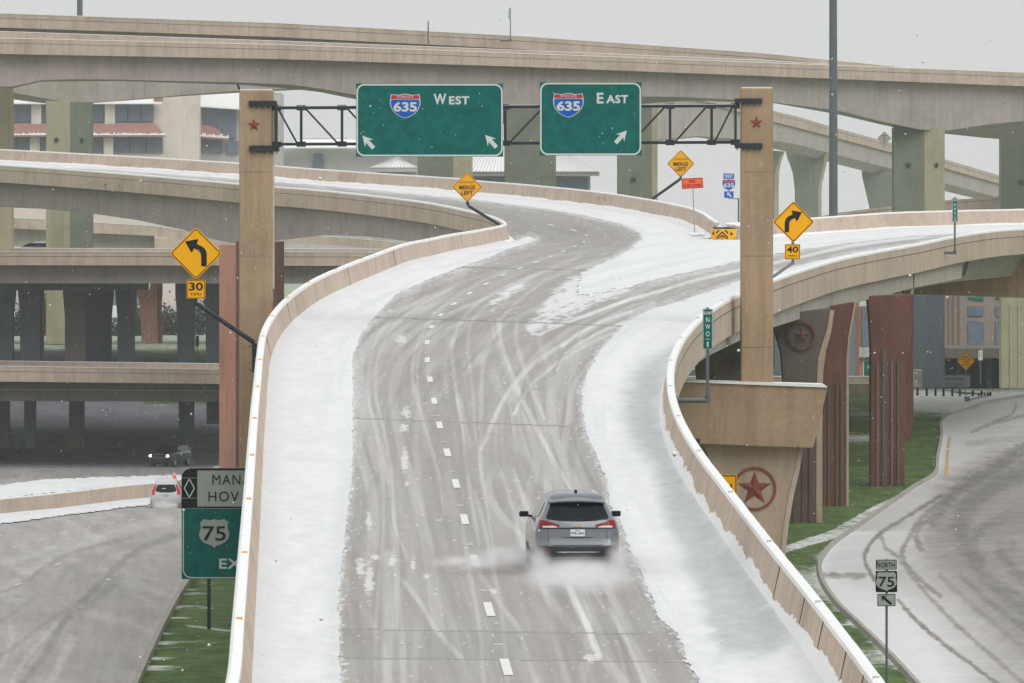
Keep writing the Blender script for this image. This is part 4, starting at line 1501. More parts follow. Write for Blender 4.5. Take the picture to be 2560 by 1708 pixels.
# G
G_FAR = [(-300, 901), (0, 903), (548, 910), (700, 912)]
G_TOP = [(-300, 913), (0, 916), (548, 924), (700, 927)]
G_FB = [(-300, 951), (0, 954), (548, 960), (700, 962)]
G_GB = [(-300, 1001), (0, 1003), (700, 1005)]
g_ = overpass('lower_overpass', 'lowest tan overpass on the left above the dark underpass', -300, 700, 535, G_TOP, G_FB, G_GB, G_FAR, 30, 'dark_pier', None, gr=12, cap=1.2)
bridge_part(g_, 'conduit', 'galvanised', -300, 560, [(-300, 971), (560, 977)], [(-300, 972.2), (560, 978.2)], 536.5, 0.06)

# girders below the main ramp ------------------------------------------------
lx, lz_ = None, None
Lfar = LP[LP[:, 1] > 430]
Lpx, _ = proj(Lfar[:, 0], Lfar[:, 1], Lfar[:, 2])
Ld = lambda px: float(np.interp(px, Lpx[::-1], Lfar[::-1, 1]))
Ltop = [(float(a), float(b)) for a, b in zip(*proj(Lfar[::-6, 0], Lfar[::-6, 1], Lfar[::-6, 2]))]
Lfb = [(x, y + 1.28 * F / Ld(x)) for x, y in Ltop]
LG = [(-250, 513), (0, 516), (30, 518), (117, 522), (228, 533), (345, 550), (465, 576), (525, 597), (600, 612), (708, 600), (819, 587), (930, 592), (1050, 607), (1140, 625), (1215, 628)]
g_ = thing('ramp_girder', P(600, 560, 512), 'dark haunched girder carrying the left branch of the ramp', 'girder')
m = MB(g_.location)
m.band(-250, 1205, shift(Lfb, -3), LG, Ld, 5.5, 70, off=2.0)
m.build('web', 'girder_grey', g_)
Rfar = RP[RP[:, 1] > 214]
Rpx, _ = proj(Rfar[:, 0], Rfar[:, 1], Rfar[:, 2])
Rd = lambda px: float(np.interp(px, Rpx, Rfar[:, 1]))
Rtop = [(float(a), float(b)) for a, b in zip(*proj(Rfar[::4, 0], Rfar[::4, 1], Rfar[::4, 2]))]
Rfb = [(x, y + 1.27 * F / Rd(x)) for x, y in Rtop]
RG = [(1690, 990), (1715, 945), (1728, 917), (1780, 885), (1850, 851), (1935, 818), (2065, 777), (2200, 741), (2284, 720), (2404, 696), (2450, 690)]
g_ = thing('ramp_girder', P(2000, 760, 300), 'pale concrete girder carrying the right branch of the ramp', 'girder')
m = MB(g_.location)
m.band(1700, 2405, shift(Rfb, -2), RG, Rd, 5.0, 60, off=0.75)
m.build('web', 'girder_light', g_)
for (a, b, c, dk) in (((2088, 716), (2068, 790), (2062, 818), 6), ((2267, 672), (2254, 738), (2247, 768), 6), ((2284, 668), (2281, 730), (2279, 742), 7), ((2422, 643), (2408, 690), (2405, 703), 8)):
    dd = Rd(a[0]) + 0.6
    m = MB(g_.location)
    m.prism([(a[0] - dk / 2, a[1]), (a[0] + dk / 2, a[1]), (b[0] + dk / 2, b[1]), (b[0] - dk / 2, b[1])], dd, 0.12)
    m.build('end_slot', 'joint_dark', g_)
    if a[0] < 2400:
        m = MB(g_.location)
        m.prism([(b[0] - dk / 2, b[1] - 8), (b[0] + dk / 2, b[1] - 8), (c[0] + dk / 2, c[1]), (c[0] - dk / 2, c[1])], dd - 0.02, 0.35)
        m.build('end_plate', 'girder_light', g_)
for x, y in ((1790, 833), (1797, 821), (1807, 812.5), (1817, 804.5), (1826, 798), (1835.5, 791.5), (1846, 786.5)):
    m = MB(g_.location)
    dd = Rd(x) - 0.2
    m.prism([(x - 1.6, y - 4), (x + 1, y - 5), (x + 2, y + 3), (x - 1, y + 4)], dd, .12)
    m.build('rusty_hook', 'groove', g_)
    m = MB(g_.location)
    m.prism([(x, y + 4), (x + 8, y - 1), (x + 9, y + 2), (x + 1, y + 7)], dd + .02, .12)
    m.build('broken_ledge', 'girder_light', g_)
# near-section girder hidden under the deck (gives the ramp real depth)
m = MB()
vs, fs = [], []
dl = list(range(97, 405, 6))
for d in dl:
    xl, zl = fL(d)
    xr, zr = fR(d)
    a, b = xl + 1.3, xr - 1.3
    vs += [(a, d, zl - .29), (b, d, zr - .29), (b - .8, d, zr - 1.7), (a + .8, d, zl - 1.7)]
for i in range(len(dl) - 1):
    for j in range(4):
        fs.append((i * 4 + j, i * 4 + (j + 1) % 4, i * 4 + 4 + (j + 1) % 4, i * 4 + 4 + j))
m.add(vs, fs)
tag(m.build('ramp_girder', 'girder_light'), 'box girder beneath the near part of the ramp', 'girder')


# ================================================================== PIERS
def pier(name, poly, d, th, mat, label, group=None, side=None, side_mat=None, cat='pier'):
    xs_ = [p[0] for p in poly]
    root = thing(name, P(sum(xs_) / len(xs_), max(p[1] for p in poly), d), label, cat, group)
    m = MB(root.location)
    m.prism(poly, d, th)
    m.build('shaft', mat, root, bevel=0.04)
    if side:
        m = MB(root.location)
        m.prism(side, d - 0.02, th * 0.9)
        m.build('side_shading', side_mat, root)  # flat strip; its colour carries how light falls on the turned face
    return root


def emblem(root, cx, cy, r, d, mat, ringr=None, sx=1.0):
    m = MB(root.location)
    c = P(cx, cy, d - 0.14)
    pts = star(cx, cy, r, 0.40, 0, sx)
    vs = [P(x, y, d - 0.02) for x, y in pts] + [c]
    m.add(vs, [(i, (i + 1) % 10, 10) for i in range(10)] + [tuple(range(9, -1, -1))])
    m.build('star', mat, root)
    if ringr:
        m = MB(root.location)
        add_ring(m, cx, cy, ringr[0], ringr[1], d - 0.07, 0.09, 48, sx)
        m.build('ring', mat, root)


def ribs(root, xs_, w, y0, y1, d, mat='groove', depth=0.08):
    for x in xs_:
        m = MB(root.location)
        m.prism([(x - w / 2, y0), (x + w / 2, y0), (x + w / 2, y1), (x - w / 2, y1)], d - depth, depth * 1.2)
        m.build('rib', mat, root)


zy = lambda x, d: float(proj(0, d, terrain((x - CX) * d / F, d))[1]) + 3       # ground pixel row under a pier
rect = lambda x0, x1, y0, y1: [(x0, y0), (x1, y0), (x1, y1), (x0, y1)]
PG = 'tall olive piers of the upper flyovers'

r = pier('bridge_pier', rect(-60, 28, 216, zy(-20, 600)), 600, 3.2, 'olive_concrete', 'olive flyover pier cut by the left edge of the photo', PG)
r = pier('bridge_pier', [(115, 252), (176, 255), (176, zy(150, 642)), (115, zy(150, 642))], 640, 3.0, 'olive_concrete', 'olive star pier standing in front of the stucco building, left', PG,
         [(176, 255), (229, 256), (229, zy(150, 642)), (176, zy(150, 642))], 'olive_shaded')
emblem(r, 141, 350, 9.5, 639.9, 'star_dark')
emblem(r, 204, 350, 9.5, 639.8, 'star_dark', sx=0.8)
ribs(r, (133, 144, 156), 3.0, 525, 700, 640, 'olive_concrete')
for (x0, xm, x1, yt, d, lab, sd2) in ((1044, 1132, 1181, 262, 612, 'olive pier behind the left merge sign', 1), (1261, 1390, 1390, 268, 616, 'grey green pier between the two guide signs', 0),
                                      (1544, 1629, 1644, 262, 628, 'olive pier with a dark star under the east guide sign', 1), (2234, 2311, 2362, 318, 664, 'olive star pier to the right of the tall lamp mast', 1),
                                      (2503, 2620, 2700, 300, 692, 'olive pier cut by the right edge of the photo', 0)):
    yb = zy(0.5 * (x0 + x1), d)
    r = pier('bridge_pier', rect(x0, xm, yt, yb), d, 3.2, 'olive_shaded', lab, PG, rect(xm, x1, yt, yb) if sd2 else None, 'olive_concrete')
    if x0 == 1544:
        emblem(r, 1583, 448, 10.5, d - 0.1, 'star_dark')
    if x0 == 2234:
        emblem(r, 2271, 413, 10.5, d - 0.1, 'star_dark')
        emblem(r, 2341, 413, 9.5, d - 0.15, 'star_dark', sx=0.8)
    if x0 == 2503:
        emblem(r, 2552, 456, 10.5, d - 0.1, 'star_dark')
        pass
# flared piers of ramp C
CG = 'flared piers of the distant descending ramp'
for (poly, side, d, lab) in (
        ([(1880, 372), (1962, 379), (1953, 405), (1948, 430), (1947, 464), (1947, 640), (1900, 640)], [(1951, 390), (1962, 379), (1953, 405), (1948, 430), (1947, 464), (1947, 640), (1935, 640), (1936, 440)], 880, 'flared pier half hidden by the right gantry column'),
        ([(1966, 378), (1970, 395), (1977, 412), (1983, 430), (1986, 447), (1989, 480), (1989, 640), (2054, 640), (2054, 480), (2056, 456), (2064, 422), (2069, 396), (2071, 380)],
         [(2064, 380), (2071, 380), (2069, 396), (2064, 422), (2056, 456), (2054, 480), (2054, 640), (2045, 640), (2046, 470), (2056, 425)], 905, 'flared pier just left of the tall lamp mast'),
        ([(2156, 425), (2158, 444), (2162, 460), (2171, 498), (2176, 520), (2178, 640), (2250, 640), (2250, 520), (2262, 470), (2270, 440)], None, 945, 'flared pier between the lamp mast and the olive star pier')):
    r = pier('bridge_pier', poly, d, 2.6, 'olive_shaded', lab, CG, side, 'olive_concrete')

# red pier behind the left gantry column
r = pier('bridge_pier', rect(548, 590, 612, zy(600, 505)), 503, 2.4, 'red_concrete', 'red pier beside the left gantry column under the left branch', None, rect(590, 708, 604, zy(600, 505)), 'maroon_concrete')  # maroon side is the same red pier, its shade kept in the colour
# piers under F, seen through to G
UG = 'dark piers under the middle overpass'
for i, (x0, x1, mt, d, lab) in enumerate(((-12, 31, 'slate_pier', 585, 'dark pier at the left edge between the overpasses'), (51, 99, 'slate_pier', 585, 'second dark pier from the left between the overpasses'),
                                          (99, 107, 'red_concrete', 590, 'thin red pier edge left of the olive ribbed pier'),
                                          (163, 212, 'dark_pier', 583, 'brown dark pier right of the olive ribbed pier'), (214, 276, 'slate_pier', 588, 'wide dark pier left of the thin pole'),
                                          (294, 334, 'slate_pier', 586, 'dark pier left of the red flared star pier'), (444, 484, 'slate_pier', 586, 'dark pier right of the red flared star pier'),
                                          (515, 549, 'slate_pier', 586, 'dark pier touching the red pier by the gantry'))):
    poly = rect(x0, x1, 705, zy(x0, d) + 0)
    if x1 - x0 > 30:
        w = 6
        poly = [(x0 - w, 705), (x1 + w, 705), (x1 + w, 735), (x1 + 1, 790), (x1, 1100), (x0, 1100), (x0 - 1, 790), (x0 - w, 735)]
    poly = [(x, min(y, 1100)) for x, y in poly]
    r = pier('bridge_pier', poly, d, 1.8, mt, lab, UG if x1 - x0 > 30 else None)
poly = [(340, 725), (374, 725), (374, 709), (404, 709), (404, 735), (402, 760), (404, 800), (404, 930), (354, 930), (353, 830), (351, 790), (347, 750)]
r = pier('bridge_pier', poly, 650, 2.0, 'red_concrete', 'light red flared pier with a tan star in a ring', None, [(392, 709), (404, 709), (404, 735), (402, 760), (404, 800), (404, 930), (397, 930), (393, 780)], 'maroon_concrete')
emblem(r, 370, 741, 10, 649.9, 'star_tan', (12.5, 14.0))
ribs(r, (372,), 5, 810, 930, 650, 'star_tan')
ribs(r, (361, 382), 2.4, 826, 930, 650, 'star_tan')
cb = thing('bent_cap', P(130, 720, 583), 'dark cap beam on the piers of the middle overpass', 'cap beam')
bridge_part(cb, 'beam', 'slate_pier', -200, 372, [(-200, 706), (372, 706)], [(-200, 728), (372, 725)], 582, 2.2)
# piers under G
LGp = 'dark columns in the underpass'
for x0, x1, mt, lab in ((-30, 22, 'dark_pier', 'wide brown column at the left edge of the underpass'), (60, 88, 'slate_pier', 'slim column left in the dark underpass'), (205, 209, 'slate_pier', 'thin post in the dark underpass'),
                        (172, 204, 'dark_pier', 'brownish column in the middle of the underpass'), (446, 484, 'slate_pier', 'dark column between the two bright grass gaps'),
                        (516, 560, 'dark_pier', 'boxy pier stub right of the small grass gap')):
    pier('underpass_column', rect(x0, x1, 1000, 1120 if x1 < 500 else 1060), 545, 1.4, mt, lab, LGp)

# ---- right side piers ------------------------------------------------------
RGp = 'tan piers of the right branch'
# main tan pier with its cap
root = thing('bridge_pier', P(1885, zy(1885, 264), 264), 'tan pier with a red ringed star and a wide cap, right', 'pier')
m = MB(root.location)
m.prism([(1690, 953), (1704, 954), (1880, 958), (2062, 964), (2068, 968), (2068, 975), (2034, 1116), (2030, 1121), (1900, 1117), (1690, 1108)], 263.3, 2.0)
m.build('cap', 'brown_concrete', root, bevel=0.05)
m = MB(root.location)
m.prism([(1685, 950), (2060, 961), (2068, 966), (2068, 969), (1690, 955)], 263.2, 2.1)
m.build('cap_snow', 'cap_snow', root)
m = MB(root.location)
yb = zy(1885, 264)
shaft = [(1758, 1108), (2010, 1116), (2004, 1150), (1996, 1190), (1984, 1240), (1974, 1300), (1967, 1350), (1963, 1400), (1962, yb), (1800, yb), (1800, 1350), (1796, 1290), (1788, 1230), (1776, 1170), (1766, 1130)]
m.prism(shaft, 264.0, 1.5)
m.build('shaft', 'pier_concrete', root, bevel=0.04)
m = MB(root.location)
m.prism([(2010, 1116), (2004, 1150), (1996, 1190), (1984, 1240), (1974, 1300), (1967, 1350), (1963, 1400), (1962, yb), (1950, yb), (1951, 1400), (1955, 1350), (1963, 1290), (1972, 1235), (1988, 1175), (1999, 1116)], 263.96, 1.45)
m.build('lit_chamfer', 'tan_concrete', root)  # lighter strip paints the lit bevel along the right edge
emblem(root, 1886.5, 1222, 44, 264, 'star_red', (48.5, 54.5))
# Q0, Q1, Q2 dark piers
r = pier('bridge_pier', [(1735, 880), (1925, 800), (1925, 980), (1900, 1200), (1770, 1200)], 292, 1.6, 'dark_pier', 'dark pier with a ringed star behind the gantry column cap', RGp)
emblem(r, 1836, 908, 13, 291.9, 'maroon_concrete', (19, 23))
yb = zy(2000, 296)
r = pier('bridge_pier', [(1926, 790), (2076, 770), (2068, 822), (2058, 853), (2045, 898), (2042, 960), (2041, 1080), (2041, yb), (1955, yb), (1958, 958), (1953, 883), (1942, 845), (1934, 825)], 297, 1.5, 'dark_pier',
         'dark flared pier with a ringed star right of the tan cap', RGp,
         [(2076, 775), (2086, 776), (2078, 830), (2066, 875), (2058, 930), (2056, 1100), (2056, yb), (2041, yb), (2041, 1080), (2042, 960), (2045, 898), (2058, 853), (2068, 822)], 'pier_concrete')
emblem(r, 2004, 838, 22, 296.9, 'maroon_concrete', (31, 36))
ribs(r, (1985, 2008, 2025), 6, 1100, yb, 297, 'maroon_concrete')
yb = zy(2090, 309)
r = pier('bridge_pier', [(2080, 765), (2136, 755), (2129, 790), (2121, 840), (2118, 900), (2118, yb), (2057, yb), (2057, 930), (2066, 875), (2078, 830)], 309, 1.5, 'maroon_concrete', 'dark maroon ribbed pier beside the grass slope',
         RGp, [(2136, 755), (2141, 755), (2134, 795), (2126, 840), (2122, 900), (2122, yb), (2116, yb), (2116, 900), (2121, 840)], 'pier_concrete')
ribs(r, (2072, 2092, 2104), 5, 960, yb, 309, 'dark_pier')
yb = zy(2220, 324)
r = pier('bridge_pier', [(2168, 740), (2283, 736), (2283, 800), (2275, 860), (2262, 900), (2262, yb), (2177, yb), (2177, 860), (2173, 790)], 325, 1.6, 'maroon_concrete', 'maroon fluted pier in the middle of the grass slope', RGp)
ribs(r, (2194, 2230), 5, 905, yb, 325, 'stripe_stone')
ribs(r, (2212,), 12, 870, yb, 325, 'dark_pier')
ribs(r, (2246,), 6, 905, yb, 325, 'dark_pier')
yb = zy(2270, 372)
r = pier('bridge_pier', [(2255, 735), (2284, 735), (2284, 1060), (2276, 1075), (2276, yb), (2255, yb)], 345, 1.6, 'maroon_concrete', 'reddish pier edge just behind the maroon fluted pier', RGp)
r = pier('bridge_pier', rect(2503, 2640, 742, zy(2540, 500)), 500, 2.2, 'olive_concrete', 'olive ribbed pier at the right edge below the brown cross beam', None)
ribs(r, (2527, 2548), 5, 760, zy(2540, 500), 500, 'girder_light')
# brown straddle cap far right
root = thing('bent_cap', P(2480, 740, 384), 'big brown cross beam under the right branch at the right edge', 'cap beam')
m = MB(root.location)
m.prism([(2240, 690), (2404, 640), (2470, 638), (2720, 646), (2720, 751), (2362, 738), (2240, 735)], 383, 2.2)
m.build('beam', 'brown_concrete', root)
m = MB(root.location)
m.prism([(2468, 636), (2720, 644), (2720, 647.5), (2470, 639)], 382.9, 2.3)
m.build('snow_cap', 'cap_snow', root)
r = pier('bridge_pier', rect(2284, 2362, 735, zy(2330, 450)), 450, 2.2, 'slate_pier', 'dark blue grey pier left of the pink stone building', None)

# ================================================================== GANTRY
GD = 264.0
gant = thing('sign_gantry', P(1265, 812, GD), 'overhead sign gantry with dark steel truss between two brown star columns', 'sign gantry')
go_ = gant.location
SKEW = lambda x: (1000 - x) * 0.0045
for x0, x1, yt, yb, sx_, sy_ in ((598, 681, 225, zy(640, GD), 635, 313), (1853, 1933, 220, 960, 1891, 307)):
    m = MB(go_)
    m.prism(rect(x0, x1, yt, yb), GD, 1.25)
    c = m.build('column', 'brown_concrete', gant, bevel=0.05)
    m = MB(go_)
    m.prism(rect(x0 + 2, x1 - 2, yt - 2.2, yt + 0.5), GD + 0.02, 1.2)
    m.build('column_snow', 'cap_snow', gant)
    for yy in (430, 640, 868):
        if yy < yb - 20:
            m = MB(go_)
            m.prism(rect(x0 + 2, x1 - 2, yy, yy + .8), GD - 0.006, 0.02)
            m.build('form_line', 'groove', gant)
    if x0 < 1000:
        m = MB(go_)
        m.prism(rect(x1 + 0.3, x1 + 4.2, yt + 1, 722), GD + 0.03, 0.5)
        m.build('column_lit_side', 'barrier_concrete', gant)  # pale strip paints the snow-lit side of the column
    m = MB(go_)
    pts = star(sx_, sy_, 17.5)
    m.add([P(x, y, GD - 0.015) for x, y in pts] + [P(sx_, sy_, GD - 0.09)], [(i, (i + 1) % 10, 10) for i in range(10)] + [tuple(range(9, -1, -1))])
    m.build('column_star', 'star_red', gant)
for x0, x1, ya, yb in ((622, 692, 252, 265), (623, 698, 364, 379), (1837, 1906, 246, 258), (1837, 1906, 358, 371)):
    m = MB(go_)
    m.prism(rect(x0, x1, ya, yb), GD - 0.16, 0.2)
    m.build('bracket', 'steel_dark', gant, bevel=0.01)
    for k in range(5):
        m = MB(go_)
        c = P(x0 + 6 + k * (x1 - x0 - 12) / 4, yb + 1.5, GD - 0.1)
        m.tube((c[0], c[1], c[2] - 0.05), (c[0], c[1], c[2] + 0.08), 0.025, n=6)
        m.build('bolt', 'steel_dark', gant)
m = MB(go_)
m.prism(rect(686, 694, 260, 372), GD - 0.2, 0.25)
m.build('truss_end', 'steel_dark', gant)
m = MB(go_)
m.prism(rect(1836, 1842, 262, 365), GD - 0.2, 0.25)
m.build('truss_end', 'steel_dark', gant)
yT = lambda x: 270 - (x - 690) * 5 / 1150.0
yB = lambda x: 361 - (x - 690) * 5 / 1150.0
for off in (0.0, 1.0):
    d = GD + 0.05 + off
    for yy in (yT, yB):
        m = MB(go_)
        m.bar(P(686, yy(686), d), P(1842, yy(1842), d), 0.11, 0.11)
        m.build('chord', 'steel_dark', gant)
    for x in (753, 855, 957, 1059, 1161, 1263, 1365, 1468, 1571, 1675, 1779):
        m = MB(go_)
        m.bar(P(x, yT(x), d), P(x, yB(x), d), 0.10, 0.08)
        m.build('strut', 'steel_dark', gant)
    diag = [(694, 744), (762, 846), (866, 950), (968, 1052), (1070, 1155), (1350 + 10, 1272), (1462, 1372), (1560, 1475), (1664, 1578), (1768, 1686), (1832, 1786)]
    for xt, xb in diag:
        if off and xt in (694, 1832):
            continue
        m = MB(go_)
        m.bar(P(xt, yT(xt), d), P(xb, yB(xb), d), 0.07, 0.05)
        m.build('diagonal', 'steel_dark', gant)
for x in (692, 753, 855, 1059, 1263, 1468, 1675, 1779, 1838):
    for yy in (yT, yB):
        m = MB(go_)
        a = P(x, yy(x), GD + 0.05)
        m.box((a[0], a[1] - 0.03, a[2]), (0.34, 0.03, 0.2))
        m.build('gusset', 'steel_dark', gant)
# snow on the chord
m = MB(go_)
a, b = P(690, yT(690) - 4.2, GD + .05), P(1840, yT(1840) - 4.2, GD + .05)
m.bar(a, b, 0.02, 0.09)
m.build('chord_snow', 'cap_snow', gant)


def shield_i(fc, cx, cy, w, h, num, lv, word='INTERSTATE'):
    """interstate style shield"""
    def outline(k, top=0.0):
        W2, H2 = w / 2 * k, h / 2 * k
        return [(cx - W2 * .92, cy - H2), (cx - W2 * .5, cy - H2 * .93), (cx, cy - H2 * 1.03), (cx + W2 * .5, cy - H2 * .93), (cx + W2 * .92, cy - H2), (cx + W2, cy - H2 * .45),
                (cx + W2 * .97, cy - H2 * .05), (cx + W2 * .84, cy + H2 * .32), (cx + W2 * .62, cy + H2 * .62), (cx + W2 * .32, cy + H2 * .86), (cx, cy + H2),
                (cx - W2 * .32, cy + H2 * .86), (cx - W2 * .62, cy + H2 * .62), (cx - W2 * .84, cy + H2 * .32), (cx - W2 * .97, cy - H2 * .05), (cx - W2, cy - H2 * .45)]
    fc.poly('shield_border', outline(1.0), 'sign_white', lv)
    o = outline(0.94)
    fc.poly('shield_field', [(p[0], max(p[1], cy - h * .27)) for p in o], 'sign_blue', lv + 1)
    W2, H2 = w / 2 * .94, h / 2 * .94
    fc.poly('shield_band', [(cx - W2 * .92, cy - H2), (cx - W2 * .5, cy - H2 * .93), (cx, cy - H2 * 1.03), (cx + W2 * .5, cy - H2 * .93), (cx + W2 * .92, cy - H2), (cx + W2 * .985, cy - h * .31),
                            (cx - W2 * .985, cy - h * .31)], 'sign_red', lv + 2)
    if word:
        fc.text(word, cx, cy - h * .385, w * .54, h * .095, 'sign_white', lv + 3, 0.0)
    fc.text(num, cx, cy + h * .02, w * .76, h * .40, 'sign_white', lv + 3, 0.035)


def shield_us(fc, cx, cy, w, h, num, lv, mat='sign_grey', txt='sign_black'):
    pts = []
    half = [(0, -.5), (.12, -.455), (.26, -.47), (.33, -.5), (.47, -.38), (.44, -.27), (.44, -.18), (.50, 0), (.47, .16), (.36, .30), (.18, .38), (.06, .42), (0, .5)]
    for x, y in half:
        pts.append((cx + x * w, cy + y * h))
    for x, y in half[-2:0:-1]:
        pts.append((cx - x * w, cy + y * h))
    fc.poly('shield', pts, mat, lv)
    fc.text(num, cx, cy - h * .0, w * .76, h * .50, txt, lv + 1, 0.008)


def arrow(cx, cy, L, ang, hw=0.42, sw=0.15, hl=0.55):
    """arrow polygon, ang = heading in degrees (0 right, 90 up), L total length"""
    a = math.radians(ang)
    ux, uy = math.cos(a), -math.sin(a)
    vx, vy = -uy, ux
    q = [(0.5, 0), (0.5 - hl, hw), (0.5 - hl * .72, sw), (-0.5, sw), (-0.5, -sw), (0.5 - hl * .72, -sw), (0.5 - hl, -hw)]
    return [(cx + L * (p * ux + s_ * vx), cy + L * (p * uy + s_ * vy)) for p, s_ in q]


def guide_sign(x0, y0, x1, y1, label, word, shx, shy, wx, wy, ww, arrows):
    d = GD - 0.35
    root = thing('guide_sign', P(0.5 * (x0 + x1), y1, d), label, 'highway sign')
    fc = Face(root, d)
    fc.poly('panel', rect(x0, x1, y0, y1), 'sign_green', 0, th=0.05)
    out_ = rrect(x0 + 1, y0 + 1, x1 - 1, y1 - 1, 20, 8)
    inn = rrect(x0 + 5, y0 + 5, x1 - 5, y1 - 5, 16, 8)
    n = len(out_)
    m = MB(root.location)
    dd = d - 0.012
    fo = [P(x, y, dd) for x, y in out_]
    fi = [P(x, y, dd) for x, y in inn]
    m.add(fo + fi, [(k, (k + 1) % n, n + (k + 1) % n, n + k) for k in range(n)])
    m.build('border', 'sign_white', root)
    shield_i(fc, shx, shy, 77, 61, '635', 1)
    fc.text(word[0], wx[0], wy[0], ww[0][0], ww[0][1], 'sign_white', 1, 0.03)
    fc.text(word[1:], wx[1], wy[1], ww[1][0], ww[1][1], 'sign_white', 1, 0.035, spacing=1.12)
    for ax, ay, ang in arrows:
        fc.poly('arrow', arrow(ax, ay, 42, ang, 0.34, 0.125, 0.62), 'sign_white', 1)
    for k in range(3):
        m = MB(root.location)
        x = x0 + (x1 - x0) * (0.2 + 0.3 * k)
        m.bar(P(x, y0 + 6, d + 0.12), P(x, y1 - 6, d + 0.12), 0.08, 0.1)
        m.build('hanger', 'steel_dark', root)
    return root


guide_sign(890, 209, 1258, 392, 'wide green overhead sign reading 635 West with two arrows', 'WEST', 1013, 266, (1100, 1148), (248, 251), ((32, 27), (51, 21)), ((920, 355, 132), (1227, 353, 132)))
guide_sign(1349, 206, 1604, 389, 'narrower green overhead sign reading 635 East with one arrow', 'EAST', 1421, 264, (1500.5, 1543), (245.5, 248), ((17, 27), (55, 21)), ((1553, 342, 48),))

# bird
b = MB(P(597, 224, GD + 0.3))
c = P(597, 219, GD + 0.3)
def blob(m, c, r, n=10, rot=0.0):
    vs = []
    for i in range(n // 2 + 1):
        t = math.pi * i / (n // 2)
        for j in range(n):
            p = 2 * math.pi * j / n
            x, y, z = r[0] * math.sin(t) * math.cos(p), r[1] * math.sin(t) * math.sin(p), r[2] * math.cos(t)
            x, z = x * math.cos(rot) - z * math.sin(rot), x * math.sin(rot) + z * math.cos(rot)
            vs.append((c[0] + x, c[1] + y, c[2] + z))
    fs = [(i * n + j, i * n + (j + 1) % n, (i + 1) * n + (j + 1) % n, (i + 1) * n + j) for i in range(n // 2) for j in range(n)]
    m.add(vs, fs)
blob(b, c, (0.05, 0.05, 0.09), rot=0.5)
blob(b, (c[0] - 0.035, c[1], c[2] + 0.085), (0.035, 0.035, 0.035))
b.bar((c[0] + 0.03, c[1], c[2] - 0.04), (c[0] + 0.07, c[1], c[2] - 0.13), 0.03, 0.02)
b.bar((c[0] - 0.05, c[1], c[2] + 0.09), (c[0] - 0.085, c[1], c[2] + 0.085), 0.012, 0.012)
b.smooth = True
tag(b.build('bird', 'bird_black'), 'small dark bird perched on the left gantry column', 'bird')
# ================================================================== BUILDINGS
def bldg(name, cx, d, label):
    return thing(name, P(cx, zy(cx, d), d), label, 'building')


def bpoly(root, name, pts, d, th, mat):
    m = MB(root.location)
    m.prism(pts, d, th)
    return m.build(name, mat, root)


# stucco building far left
r = bldg('stucco_building', 300, 900, 'cream stucco building with red tiled window canopies and snowy eaves')
yb = 640
bpoly(r, 'wall', rect(-150, 498, 225, yb), 900, 14, 'stucco')
bpoly(r, 'wall', rect(498, 702, 232, yb), 906, 12, 'stucco_grey')
for x0, x1, y0, y1 in ((-90, 78, 258, 306), (103, 262, 258, 306), (287, 384, 258, 304), (-90, 76, 343, 384), (100, 259, 343, 384), (283, 407, 343, 382)):
    w = MB(r.location)
    w.prism(rect(x0, x1, y0, y1), 899.6, 0.3)
    w.build('window', 'window_blue', r)
    for k in range(1, max(2, int((x1 - x0) / 32))):
        xx = x0 + k * (x1 - x0) / max(2, int((x1 - x0) / 32))
        bpoly(r, 'mullion', rect(xx - .6, xx + .6, y0, y1), 899.5, 0.1, 'window_dark')
for x0, x1 in ((78, 103), (262, 287)):
    bpoly(r, 'pilaster', rect(x0, x1, 262, 318), 898.9, 1.0, 'stucco')
    bpoly(r, 'pilaster', rect(x0 - 3, x1 - 4, 344, 388), 898.9, 1.0, 'stucco')


def canopy(root, x0, x1, xe0, xe1, yt, ye, d, out, mat='red_tile', snow=0.0, dy=0):
    m = MB(root.location)
    a, b = P(x0, yt, d), P(x1, yt + dy, d)
    c_, e_ = P(xe1, ye + dy, d - out), P(xe0, ye, d - out)
    f_, g_2 = (c_[0], d, c_[2] - .15), (e_[0], d, e_[2] - .15)
    c2, e2 = (c_[0], c_[1], c_[2] - .18), (e_[0], e_[1], e_[2] - .18)
    m.add([a, b, c_, e_, c2, e2, f_, g_2], [(0, 1, 2, 3), (3, 2, 4, 5), (5, 4, 6, 7), (0, 7, 6, 1), (0, 3, 5, 7), (1, 6, 4, 2)])
    m.build('canopy', mat, root)
    if snow:
        m = MB(root.location)
        n = int(abs(xe1 - xe0) / 5)
        for k in range(n):
            t = (k + .5) / n
            x = e_[0] + (c_[0] - e_[0]) * t
            z = e_[2] + (c_[2] - e_[2]) * t
            w = abs(c_[0] - e_[0]) / n * 0.45
            h = snow * (0.5 + 0.8 * rs.random())
            zt = z + (a[2] - e_[2]) * h
            yt2 = e_[1] + (a[1] - e_[1]) * h
            m.add([(x - w, e_[1] - .03, z + .05), (x + w, e_[1] - .03, z + .05), (x + w * .7, yt2 - .03, zt + .06), (x - w * .7, yt2 - .03, zt + .06)], [(0, 1, 2, 3)])
        m.build('canopy_snow', 'cap_snow', root)


